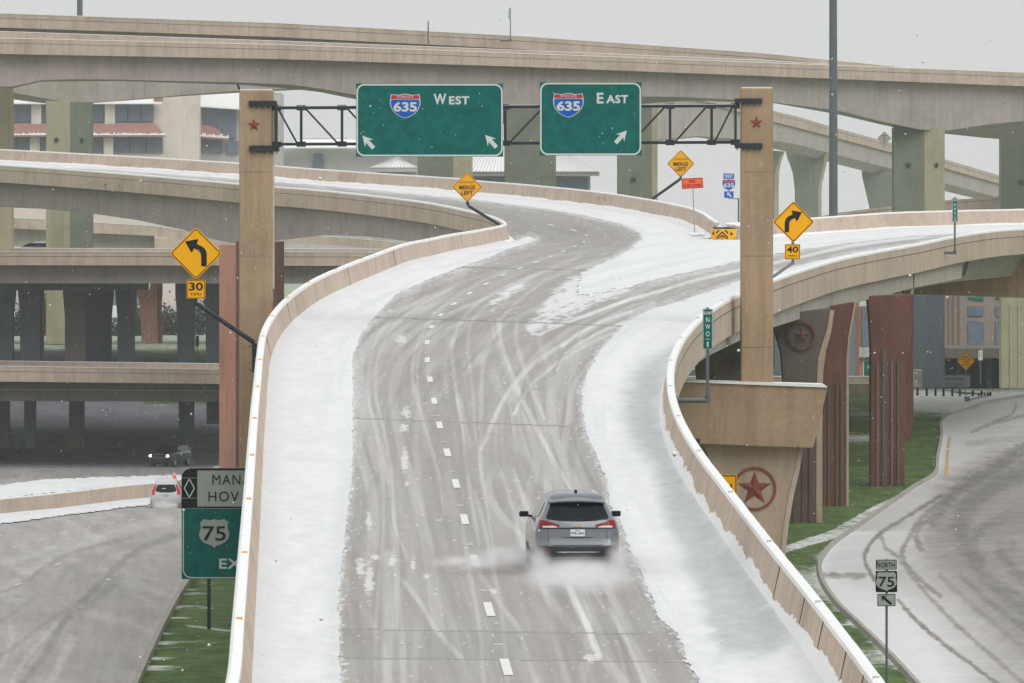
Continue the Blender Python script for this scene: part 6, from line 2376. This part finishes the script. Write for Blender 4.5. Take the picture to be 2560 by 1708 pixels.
fc = Face(r, 417)
fc.poly('end_panel', rect(2411, 2425, 991, 1014), 'sign_grey', 0)
for k in range(4):
    fc.poly('stripe', [(2411, 992 + k * 6), (2425, 1000 + k * 6 - 2), (2425, min(1014, 1003 + k * 6 - 2)), (2411, min(1013, 995 + k * 6))] if k < 3 else [(2411, 1009), (2418, 1014), (2411, 1014)], 'sign_black', 1)

# ================================================================== CRASH CUSHION
d = 401.0
r = thing('crash_cushion', P(1812, 606, d), 'snow topped crash cushion with yellow chevron nose in the gore', 'crash cushion')
fc = Face(r, d, 0.02)
def w3(px, py, dd):
    return P(px, py, dd)
m = MB(r.location)   # nose: three facets
A0, A1, A2, A3 = (1778, 570, 596), (1790, 574, 600), (1821, 574.5, 599), (1841, 573, 595)
vs = [P(A0[0], A0[1], d + .55), P(A0[0], A0[2], d + .55), P(A1[0], A1[1], d), P(A1[0], A1[2], d), P(A2[0], A2[1], d), P(A2[0], A2[2], d), P(A3[0], A3[1], d + .7), P(A3[0], A3[2], d + .7)]
vb = [(x, y + .5, z) for x, y, z in vs]
m.add(vs + vb, [(0, 1, 3, 2), (2, 3, 5, 4), (4, 5, 7, 6), (0, 2, 4, 6, 14, 12, 10, 8), (1, 9, 11, 13, 15, 7, 5, 3), (8, 10, 11, 9), (10, 12, 13, 11), (12, 14, 15, 13), (0, 8, 9, 1), (6, 7, 15, 14)])
m.build('nose', 'sign_yellow', r)
for k in range(3):
    y = 578 + k * 9
    for sgn in (-1, 1):
        pts = [(1805.5, y), (1805.5, y + 4.5), (1805.5 + sgn * 14.5, min(y + 19, 599)), (1805.5 + sgn * 14.5, min(y + 14.5, 598))]
        if y + 4.5 > 598:
            pts = [(1805.5, y), (1805.5, 598), (1805.5 + sgn * 4, 598)]
        fc.poly('chevron', pts, 'sign_black', 1)
for sgn in (-1, 1):
    fc.poly('chevron', [(1805.5 + sgn * 5, 575.5), (1805.5 + sgn * 10, 575.5), (1805.5 + sgn * 15, 581), (1805.5 + sgn * 15, 586)], 'sign_black', 1)
for x, y in ((1783, 583), (1829, 584)):
    m = MB(r.location)
    m.prism([(x - 3, y + 4), (x, y - 5), (x + 4, y + 3)], d + (.3 if x < 1800 else .2) - .1, .1)
    m.build('handle_hole', 'rubber', r)
m = MB(r.location)
for k in range(4):
    a = P(1784 + k * 6, 572 - k * 2.5, d + .8 + k * 1.5)
    b = P(1838 + k * 5, 572 - k * 2.3, d + .8 + k * 1.5)
    m.bar(a, b, .05, .06)
m.bar(P(1783, 570, d + .6), P(1796, 560, d + 6), .06, .06)
m.build('frame', 'steel_dark', r)
for k in range(4):
    m = MB(r.location)
    a = P(1843, 573.5 + k * 6, d + .8)
    b = P(1868, 573 + k * 6, d + 6)
    m.bar(a, b, .09, .06)
    m.build('side_rail', 'galvanised', r)
m = MB(r.location)
for k, (x, y, s) in enumerate(((1828, 562, .42), (1838, 564, .5), (1845, 561, .4), (1808, 573, .3), (1800, 567, .25), (1853, 563, .5), (1819, 566, .3))):
    blob(m, P(x, y, d + 2 + k * .3), (s * .9, .9, s * .32), 10)
m.smooth = True
m.build('snow_heap', 'cap_snow', r)
m = MB(r.location)
m.prism([(1799, 599), (1862, 598), (1862, 603), (1815, 606), (1796, 607), (1796, 603)], d + .5, 3)
m.build('skid', 'rubber', r)
# dirty ledge: debris on the shoulder
r = thing('debris', P(2003, 1637, 121.5), 'scrap of black debris on the right shoulder', 'debris')
m = MB(r.location)
q = random.Random(3)
for k in range(9):
    x = 1985 + k * 4 + q.uniform(-2, 2)
    y = 1636 - k * .6 + q.uniform(-2, 2)
    dd = 12.0 * F / y
    xx = (x - CX) * dd / F
    z = float(deck_z(xx, dd)) + .09
    m.add([(xx - .03, dd, z), (xx + .02 + q.random() * .05, dd + .05, z + .01), (xx + .02, dd + .3, z + .04), (xx - .03, dd + .2, z + .02)], [(0, 1, 2, 3)])
m.build('scrap', 'rubber', r)
# ================================================================== VEHICLES
class Body:
    """stack of rounded rectangles; local frame: rear face at y=0, front at +y, z up"""
    def __init__(self, levels):
        self.lv = np.array(levels, float)        # z, half width, rear y, front y, corner radius

    def at(self, z):
        return [float(np.interp(z, self.lv[:, 0], self.lv[:, k])) for k in (1, 2, 3, 4)]

    def rear(self, x, z, front=False):
        w, yr, yf, r = self.at(z)
        a = abs(x) - (w - r)
        q = 0.0 if a <= 0 else r - math.sqrt(max(r * r - min(a, r) ** 2, 0))
        return (yf - q) if front else (yr + q)

    def loop(self, z, w, yr, yf, r):
        pts = []
        for cx, cy, a0 in ((w - r, yr + r, -90), (w - r, yf - r, 0), (-w + r, yf - r, 90), (-w + r, yr + r, 180)):
            for k in range(7):
                a = math.radians(a0 + 90 * k / 6)
                pts.append((cx + r * math.cos(a), cy + r * math.sin(a), z))
        return pts

    def mesh(self, m, zs=None):
        zs = np.unique(np.r_[np.linspace(self.lv[0, 0], self.lv[-1, 0], 30), self.lv[:, 0]])
        n = 28
        vs = []
        for z in zs:
            w, yr, yf, r = self.at(z)
            vs += self.loop(z, w, yr, yf, min(r, w * .99))
        fs = []
        for i in range(len(zs) - 1):
            for j in range(n):
                fs.append((i * n + j, i * n + (j + 1) % n, (i + 1) * n + (j + 1) % n, (i + 1) * n + j))
        fs.append(tuple(range(n)))
        fs.append(tuple(range((len(zs) - 1) * n, len(zs) * n)))
        m.add(vs, fs)

    def patch(self, root, name, rows, mat, off=0.008, front=False, n=12):
        """rows: (z, xl, xr) from bottom to top"""
        m = MB()
        s = 1 if front else -1
        vs = []
        for z, a, b in rows:
            for k in range(n + 1):
                x = a + (b - a) * k / n
                vs.append((x, self.rear(x, z, front) + s * off, z))
        nb = len(vs)
        vs += [(x, y - s * (off + .02), z) for x, y, z in vs]
        R = len(rows)
        fs = []
        for i in range(R - 1):
            for k in range(n):
                q = (i * (n + 1) + k, i * (n + 1) + k + 1, (i + 1) * (n + 1) + k + 1, (i + 1) * (n + 1) + k)
                fs.append(q)
        edge = [k for k in range(n + 1)] + [i * (n + 1) + n for i in range(1, R)] + [(R - 1) * (n + 1) + k for k in range(n - 1, -1, -1)] + [i * (n + 1) for i in range(R - 2, 0, -1)]
        for a, b in zip(edge, edge[1:] + edge[:1]):
            fs.append((a, b, nb + b, nb + a))
        m.add(vs, fs)
        m.smooth = True
        return m.build(name, mat, root)

    def side(self, root, name, pts, sx, mat, off=0.01):
        """side glass: pts (y,z) polygon on flank sx=+-1"""
        m = MB()
        vs = [(sx * (self.at(z)[0] + off), y, z) for y, z in pts]
        n = len(vs)
        vs += [(x - sx * .03, y, z) for x, y, z in vs]
        m.add(vs, [tuple(range(n)), tuple(range(2 * n - 1, n - 1, -1))] + [(k, (k + 1) % n, n + (k + 1) % n, n + k) for k in range(n)])
        return m.build(name, mat, root)


def wheels(root, w, ys, r=0.36, rim='galvanised'):
    for y in ys:
        for s in (-1, 1):
            m = MB()
            m.smooth = True
            m.tube((s * (w - .24), y, r), (s * (w - .01), y, r), r, n=28)
            t = m.build('wheel', 'rubber', root)
            m = MB()
            m.tube((s * (w - .02), y, r), (s * (w + .002), y, r), r * .62, n=20)
            m.build('rim', rim, t)


def arches(root, w, ys, r=0.42):
    for y in ys:
        for s in (-1, 1):
            m = MB()
            m.tube((s * (w - .25), y, .37), (s * (w + .006), y, .37), r, n=28)
            m.build('wheel_arch', 'black_plastic', root)


SUV = [(.20, .78, .20, 4.40, .15), (.30, .84, .07, 4.58, .22), (.42, .875, .0, 4.64, .26), (.56, .885, -.01, 4.64, .28), (.70, .885, .035, 4.60, .28), (.84, .88, .06, 4.52, .26),
       (.93, .865, .07, 4.35, .25), (1.02, .84, .10, 3.95, .24), (1.08, .81, .13, 3.60, .24), (1.14, .765, .17, 3.45, .22), (1.26, .70, .25, 3.15, .2), (1.40, .635, .35, 2.85, .18),
       (1.50, .60, .40, 2.65, .18), (1.575, .56, .46, 2.5, .2), (1.625, .49, .60, 2.3, .2), (1.655, .36, .95, 2.0, .2), (1.665, .18, 1.2, 1.8, .12)]

cx_, cd_ = 1.375, 149.0
r = thing('suv', (cx_, cd_, float(deck_z(cx_, cd_ + 2)) + .01), 'silver grey SUV driving away through slush on the ramp', 'car', None, 0.047)
B = Body(SUV)
m = MB()
m.smooth = True
B.mesh(m)
body = m.build('body', 'silver_paint', r)
B.patch(r, 'rear_bumper', [(.24, -.79, .79), (.34, -.83, .83), (.44, -.84, .84), (.50, -.80, .80), (.535, -.56, .56)], 'black_plastic', .012)
B.patch(r, 'bumper_strip', [(.405, -.30, .30), (.415, -.42, .42), (.425, -.47, .47), (.435, -.30, .30)], 'chrome', .03)
B.patch(r, 'rear_window', [(1.062, -.10, .10), (1.075, -.38, .38), (1.105, -.62, .62), (1.14, -.655, .655), (1.25, -.615, .615), (1.36, -.57, .57), (1.425, -.545, .545), (1.445, -.52, .52)], 'car_glass', .010)
B.patch(r, 'wiper', [(1.088, -.02, .34), (1.102, -.02, .34)], 'rubber', .03)
for s in (-1, 1):
    f = lambda a, b: (min(s * a, s * b), max(s * a, s * b))
    tl = B.patch(r, 'tail_light', [(.925, *f(.42, .795)), (.96, *f(.385, .80)), (.99, *f(.37, .80)), (1.02, *f(.47, .80)), (1.055, *f(.60, .795)), (1.085, *f(.70, .775))], 'tail_red', .018)
    B.patch(tl, 'reverse_lamp', [(.934, *f(.42, .735)), (.952, *f(.44, .74)), (.97, *f(.52, .72))], 'lamp_clear', .026)
    B.patch(tl, 'lamp_frame', [(.915, *f(.37, .80)), (.930, *f(.385, .80))], 'rubber', .022)
    B.patch(r, 'reflector', [(.515, *f(.62, .82)), (.53, *f(.59, .83)), (.55, *f(.63, .83))], 'tail_red', .022)
    B.patch(r, 'bumper_corner', [(.56, *f(.50, .84)), (.60, *f(.585, .845)), (.645, *f(.625, .84)), (.66, *f(.65, .83))], 'silver_paint', .028)
    B.patch(r, 'shut_line', [(.62, *f(.612, .618)), (.92, *f(.612, .618))], 'rubber', .004, n=1)
    B.side(r, 'side_window', [(.95, 1.12), (2.0, 1.10), (3.25, 1.10), (2.85, 1.40), (1.9, 1.44), (1.1, 1.42)], s, 'car_glass')
    m = MB()
    m.smooth = True
    c = (s * 0.985, 2.95, 1.115)
    vv = []
    for yy, k in ((-.07, .70), (-.05, .86), (.03, .8), (.08, .5)):
        for ax, az in ((-.12, -.05), (-.10, -.075), (.09, -.07), (.115, -.03), (.115, .05), (.08, .072), (-.09, .068), (-.12, .045)):
            vv.append((c[0] + ax * k, c[1] + yy, c[2] + az * k))
    ff = [(i * 8 + j, i * 8 + (j + 1) % 8, i * 8 + 8 + (j + 1) % 8, i * 8 + 8 + j) for i in range(3) for j in range(8)]
    m.add(vv, ff + [tuple(range(8)), tuple(range(24, 32))])
    m.smooth = False
    mi = m.build('mirror', 'black_plastic', r)
    m = MB()
    m.bar((s * .80, 2.98, 1.06), (s * .93, 2.96, 1.08), .05, .05)
    m.build('mirror_stalk', 'black_plastic', mi)
    m = MB()
    m.box((s * .985, 2.878, 1.115), (.145, .006, .088))
    m.build('mirror_glass', 'car_glass', mi)
    m = MB()
    m.box((s * .893, 2.0, .98), (.02, .16, .025))
    m.build('door_handle', 'chrome', r)
    m = MB()
    m.box((s * .885, 2.2, .30), (.03, 2.3, .14))
    m.build('sill', 'black_plastic', r)
B.patch(r, 'tailgate_line', [(.905, -.40, .40), (.93, -.40, .40)], 'rubber', .012)
B.patch(r, 'shut_line', [(.556, -.50, .50), (.566, -.53, .53)], 'rubber', .006)
B.patch(r, 'tailgate_crease', [(.706, -.06, .06), (.714, -.26, .26), (.728, -.33, .33), (.735, -.34, .34)], 'black_plastic', .004)
B.patch(r, 'tailgate_lower', [(.575, -.50, .50), (.63, -.57, .57), (.70, -.585, .585), (.712, -.30, .30)], 'silver_paint', .002)
# spoiler
m = MB()
for k in range(15):
    pass
vs, fs = [], []
for k in range(17):
    x = -.585 + 1.17 * k / 16
    q = (abs(x) / .585) ** 2
    z = 1.50 - .035 * q
    vs += [(x, .24 + .07 * q, z - .035), (x, .23 + .07 * q, z - .01), (x, .5, z + .075 - .03 * q), (x, .5, z - .05)]
for k in range(16):
    for j in range(4):
        fs.append((k * 4 + j, k * 4 + (j + 1) % 4, k * 4 + 4 + (j + 1) % 4, k * 4 + 4 + j))
fs += [(3, 2, 1, 0), (64, 65, 66, 67)]
m.add(vs, fs)
m.smooth = True
m.build('spoiler', 'silver_paint', r)
m = MB()
m.smooth = True
blob(m, (0, .78, 1.655), (.035, .09, .055), 10)
m.build('antenna_fin', 'rubber', r)
pl = B.patch(r, 'number_plate', [(.752, -.150, .150), (.895, -.150, .150)], 'sign_white', .022, n=1)
for s_, zc, w, h, xo in (('STB', .805, .115, .062, -.079), ('4203', .805, .118, .062, .072), ('TEXAS', .868, .10, .024, .0)):
    xs_, zs_, fs_ = text_mesh(s_, w, h, 0.02)
    m = MB()
    m.add([(x + xo, B.rear(0, zc) - .026, z + zc) for x, z in zip(xs_, zs_)], fs_)
    m.build('plate_lettering', 'sign_black', pl)
m = MB()
m.box((-.004, B.rear(0, .8) - .026, .805), (.012, .004, .014))
m.build('plate_lettering', 'sign_black', pl)
m = MB()
m.box((0, B.rear(0, .963) - .018, .963), (.055, .02, .045))
m.box((0, B.rear(0, .963) - .015, .963), (.135, .02, .024))
m.build('badge', 'gold', r)
arches(r, .875, (.92, 3.65))
wheels(r, .87, (.92, 3.65))

# white hatchback SUV on the lower roadway
WH = [(.22, .76, .2, 4.3, .15), (.34, .85, .04, 4.5, .22), (.55, .89, 0, 4.52, .25), (.78, .90, .03, 4.48, .25), (.95, .87, .08, 4.2, .24), (1.02, .84, .12, 3.7, .22), (1.2, .75, .24, 3.3, .2),
      (1.4, .66, .38, 2.9, .18), (1.55, .60, .5, 2.6, .18), (1.63, .5, .7, 2.4, .2), (1.67, .3, 1.1, 2.0, .15)]
d = Lplane(0, 1271)
r = thing('suv', P(415, 1271, d), 'white SUV with tall red tail lights on the lower left roadway', 'car', None, 0.03)
B = Body(WH)
m = MB()
m.smooth = True
B.mesh(m)
m.build('body', 'white_paint', r)
B.patch(r, 'rear_window', [(.90, -.36, .36), (.93, -.42, .42), (.96, -.60, .60), (1.10, -.58, .58), (1.28, -.50, .50), (1.34, -.46, .46)], 'car_glass', .01)
for s in (-1, 1):
    f = lambda a, b: (min(s * a, s * b), max(s * a, s * b))
    B.patch(r, 'tail_light', [(.78, *f(.62, .80)), (.92, *f(.64, .83)), (1.10, *f(.60, .75)), (1.25, *f(.55, .68)), (1.36, *f(.51, .61))], 'sign_red', .02)
    B.side(r, 'side_window', [(.8, 1.06), (3.1, 1.04), (2.7, 1.42), (1.0, 1.42)], s, 'car_glass')
m = MB()
m.box((-.13, B.rear(0, 1.12) - .02, 1.12), (.2, .01, .05))
m.build('sticker', 'sign_white', r)
B.patch(r, 'rear_bumper', [(.26, -.8, .8), (.40, -.84, .84)], 'black_plastic', .01)
B.patch(r, 'number_plate', [(.66, -.15, .15), (.80, -.15, .15)], 'sign_grey', .02, n=1)
m = MB()
m.tube((0.05, 1.4, 1.66), (0.05, 1.2, 1.86), .008, n=5)
m.build('antenna', 'rubber', r)
arches(r, .89, (.85, 3.5))
wheels(r, .88, (.85, 3.5))

# black oncoming SUV with headlights
BK = [(.25, .80, .1, 4.7, .2), (.40, .93, .02, 4.88, .3), (.70, .97, 0, 4.92, .35), (1.0, .96, .05, 4.80, .35), (1.12, .93, .1, 3.9, .3), (1.3, .84, .2, 3.5, .25), (1.55, .74, .35, 3.1, .22),
      (1.74, .64, .6, 2.8, .2), (1.82, .4, 1.0, 2.4, .2)]
d = Lplane(0, 1168)
r = thing('suv', (P(433, 1168, d)[0] + 0.35, d + 4.9, float(terrain(-26, d + 4.9)) + 0.02), 'black SUV with lit headlights under the overpasses', 'car', None, math.pi - 0.30)
B = Body(BK)
m = MB()
m.smooth = True
B.mesh(m)
m.build('body', 'black_paint', r)
B.patch(r, 'windscreen', [(1.16, -.78, .78), (1.3, -.74, .74), (1.5, -.68, .68), (1.66, -.6, .6)], 'car_glass', .01, True)
B.patch(r, 'grille', [(.62, -.45, .45), (.95, -.5, .5)], 'rubber', .02, True)
for s in (-1, 1):
    B.side(r, 'side_window', [(.8, 1.2), (3.2, 1.2), (2.8, 1.55), (1.0, 1.6)], s, 'car_glass')
    m = MB()
    m.smooth = True
    blob(m, (s * .68, B.rear(.68, .86, True) - .02, .86), (.10, .07, .09), 12)
    m.build('headlight', 'headlamp', r)
    m = MB()
    blob(m, (s * 1.05, 3.2, 1.2), (.12, .08, .09), 8)
    m.build('mirror', 'black_plastic', r)
wheels(r, .95, (.9, 3.9), .40)

# two cars half hidden by the overpass parapet
CAR = [(.2, .76, .1, 4.5, .2), (.5, .88, 0, 4.6, .3), (.8, .88, .05, 4.5, .3), (.95, .84, .25, 3.6, .3), (1.2, .68, .7, 2.9, .25), (1.38, .58, 1.1, 2.3, .2), (1.45, .4, 1.3, 2.1, .2)]
zc = P(100, 644, 650)[2]
m = MB()
c = P(60, 645, 650)
m.box((c[0], 652, zc - .2), (60, 14, .3))
tag(m.build('connector_deck', 'girder_grey'), 'deck behind the middle overpass carrying two cars', kind='structure')
for px, d, mt, lab in ((150, 652, 'white_paint', 'white car roof behind the middle overpass parapet, left'), (176, 648.5, 'blue_paint', 'grey blue car nose beside the olive ribbed pier')):
    p = P(px, 644, d)
    r = thing('car', (p[0], d, zc), lab, 'car', None, math.pi / 2)
    B = Body(CAR)
    m = MB()
    m.smooth = True
    B.mesh(m)
    m.build('body', mt, r)
    for s in (-1, 1):
        B.side(r, 'side_window', [(.6, .98), (3.45, .98), (2.8, 1.30), (1.2, 1.34)], s, 'car_glass', .02)
    B.patch(r, 'windscreen', [(1.0, -.7, .7), (1.15, -.65, .65), (1.32, -.55, .55)], 'car_glass', .01, True)
    wheels(r, .87, (.8, 3.7), .33)

# traffic cone
d = Lplane(0, 1200)
c = P(436, 1200, d)
r = thing('traffic_cone', c, 'orange traffic cone with a white band on the snow strip', 'traffic cone')
m = MB(c)
m.tube((c[0], c[1], c[2] + .03), (c[0], c[1], c[2] + .32), .15, .09, 14)
m.build('cone', 'sign_orange', r)
m = MB(c)
m.tube((c[0], c[1], c[2] + .32), (c[0], c[1], c[2] + .48), .09, .055, 14)
m.build('band', 'sign_white', r)
m = MB(c)
m.tube((c[0], c[1], c[2] + .48), (c[0], c[1], c[2] + .62), .055, .03, 14)
m.build('tip', 'sign_orange', r)
m = MB(c)
m.box((c[0], c[1], c[2] + .02), (.42, .42, .04))
m.build('base', 'sign_orange', r)

# ================================================================== SPRAY, SNOWFALL, HAZE
def spray_mat(name, dens, nsc, seed, lo=0.32, hi=0.68, power=1.0):
    mt = bpy.data.materials.new(name)
    mt.use_nodes = True
    n = mt.node_tree
    n.nodes.clear()
    o = n.nodes.new('ShaderNodeOutputMaterial')
    v = n.nodes.new('ShaderNodeVolumePrincipled')
    v.inputs['Color'].default_value = (0.998, 0.998, 0.998, 1)
    v.inputs['Anisotropy'].default_value = 0.2
    t = n.nodes.new('ShaderNodeTexCoord')
    ln = n.nodes.new('ShaderNodeVectorMath')
    ln.operation = 'LENGTH'
    n.links.new(t.outputs['Object'], ln.inputs[0])
    fall = n.nodes.new('ShaderNodeMapRange')
    fall.interpolation_type = 'SMOOTHSTEP'
    fall.inputs['From Min'].default_value = 1.0
    fall.inputs['From Max'].default_value = 0.0
    n.links.new(ln.outputs['Value'], fall.inputs['Value'])
    fp = n.nodes.new('ShaderNodeMath')
    fp.operation = 'POWER'
    fp.inputs[1].default_value = power
    n.links.new(fall.outputs[0], fp.inputs[0])
    g = n.nodes.new('ShaderNodeNewGeometry')
    nz = n.nodes.new('ShaderNodeTexNoise')
    nz.inputs['Scale'].default_value = nsc
    nz.inputs['Detail'].default_value = 3
    n.links.new(g.outputs['Position'], nz.inputs['Vector'])
    mr = n.nodes.new('ShaderNodeMapRange')
    mr.inputs['From Min'].default_value = lo
    mr.inputs['From Max'].default_value = hi
    n.links.new(nz.outputs['Fac'], mr.inputs['Value'])
    mu = n.nodes.new('ShaderNodeMath')
    mu.operation = 'MULTIPLY'
    n.links.new(fp.outputs[0], mu.inputs[0])
    n.links.new(mr.outputs[0], mu.inputs[1])
    mu2 = n.nodes.new('ShaderNodeMath')
    mu2.operation = 'MULTIPLY'
    n.links.new(mu.outputs[0], mu2.inputs[0])
    mu2.inputs[1].default_value = dens
    n.links.new(mu2.outputs[0], v.inputs['Density'])
    n.links.new(v.outputs[0], o.inputs['Volume'])
    M[name] = mt


spray_mat('spray_dense', 3.2, 2.2, 0, 0.34, 0.62, 1.3)
spray_mat('spray_thin', 1.1, 1.2, 1)
spray_mat('spray_sheet', 6.5, 3.0, 2, 0.40, 0.66, 1.7)


def puff(loc, scale, rz, mat, lab):
    bm = bmesh.new()
    bmesh.ops.create_icosphere(bm, subdivisions=3, radius=1.0)
    me = bpy.data.meshes.new('spray')
    bm.to_mesh(me)
    bm.free()
    o = link_mesh('spray', me, mat)
    o.location = loc
    o.scale = scale
    o.rotation_euler = (0, 0, rz)
    tag(o, lab, kind='stuff')


z0 = float(deck_z(cx_, cd_))
puff((cx_, cd_ - 1.7, z0 + .10), (1.5, 2.2, .50), .05, 'spray_dense', 'white road spray behind the silver SUV')
puff((cx_ - .82, cd_ - .1, z0 + .30), (.38, 1.0, .60), .05, 'spray_dense', 'spray thrown up by the left rear wheel')
puff((cx_ + .82, cd_ - .1, z0 + .30), (.38, 1.0, .60), .05, 'spray_dense', 'spray thrown up by the right rear wheel')
puff((cx_ - 1.5, cd_ + .7, z0 + .38), (1.15, 1.0, .34), .10, 'spray_sheet', 'flat sheet of spray thrown left of the silver SUV')
puff((cx_ - 2.35, cd_ + .3, z0 + .27), (1.2, .8, .22), .14, 'spray_sheet', 'ragged tail of the spray left of the silver SUV')
puff((cx_ + 1.5, cd_ + .2, z0 + .25), (1.0, .9, .45), -.05, 'spray_thin', 'faint spray thrown right of the silver SUV')
puff((cx_, cd_ - 4.2, z0 + .14), (1.5, 3.6, .40), .05, 'spray_thin', 'thin mist trailing behind the silver SUV')
p = P(415, 1271, Lplane(0, 1271))
puff((p[0], p[1] - .6, p[2] + .20), (1.2, 2.2, .42), 0, 'spray_dense', 'spray hiding the wheels of the white SUV')

# snowflakes in the air
NF = 20000
fxy = RNG.random((NF, 3)) * np.array([52, 300, 46]) + np.array([-26, 28, CAMZ - 34])
fr_ = 0.005 + 0.012 * RNG.random(NF) ** 2
oc = np.array([(1, 0, 0), (-1, 0, 0), (0, 1, 0), (0, -1, 0), (0, 0, 1), (0, 0, -1)], float)
V = (fxy[:, None, :] + oc[None] * fr_[:, None, None]).reshape(-1, 3)
tri = np.array([(0, 2, 4), (2, 1, 4), (1, 3, 4), (3, 0, 4), (2, 0, 5), (1, 2, 5), (3, 1, 5), (0, 3, 5)])
T3 = (tri[None] + 6 * np.arange(NF)[:, None, None]).reshape(-1)
me = bpy.data.meshes.new('snowflakes')
me.vertices.add(len(V))
me.vertices.foreach_set('co', V.astype(np.float32).ravel())
me.loops.add(len(T3))
me.loops.foreach_set('vertex_index', T3.astype(np.int32))
me.polygons.add(len(T3) // 3)
me.polygons.foreach_set('loop_start', np.arange(0, len(T3), 3, dtype=np.int32))
me.update(calc_edges=True)
tag(link_mesh('snowflakes', me, 'cap_snow'), 'snowflakes falling through the air', kind='stuff')

# haze
mt = bpy.data.materials.new('haze')
mt.use_nodes = True
n = mt.node_tree
n.nodes.clear()
o_ = n.nodes.new('ShaderNodeOutputMaterial')
v_ = n.nodes.new('ShaderNodeVolumePrincipled')
v_.inputs['Color'].default_value = (0.93, 0.945, 0.96, 1)
v_.inputs['Density'].default_value = HAZE
v_.inputs['Anisotropy'].default_value = 0.25
n.links.new(v_.outputs[0], o_.inputs['Volume'])
mt.cycles.homogeneous_volume = True
M['haze'] = mt
m = MB()
m.box((0, 1140, 46), (1900, 2680, 96))
tag(m.build('haze', 'haze'), 'pale snowy haze filling the air', kind='stuff')
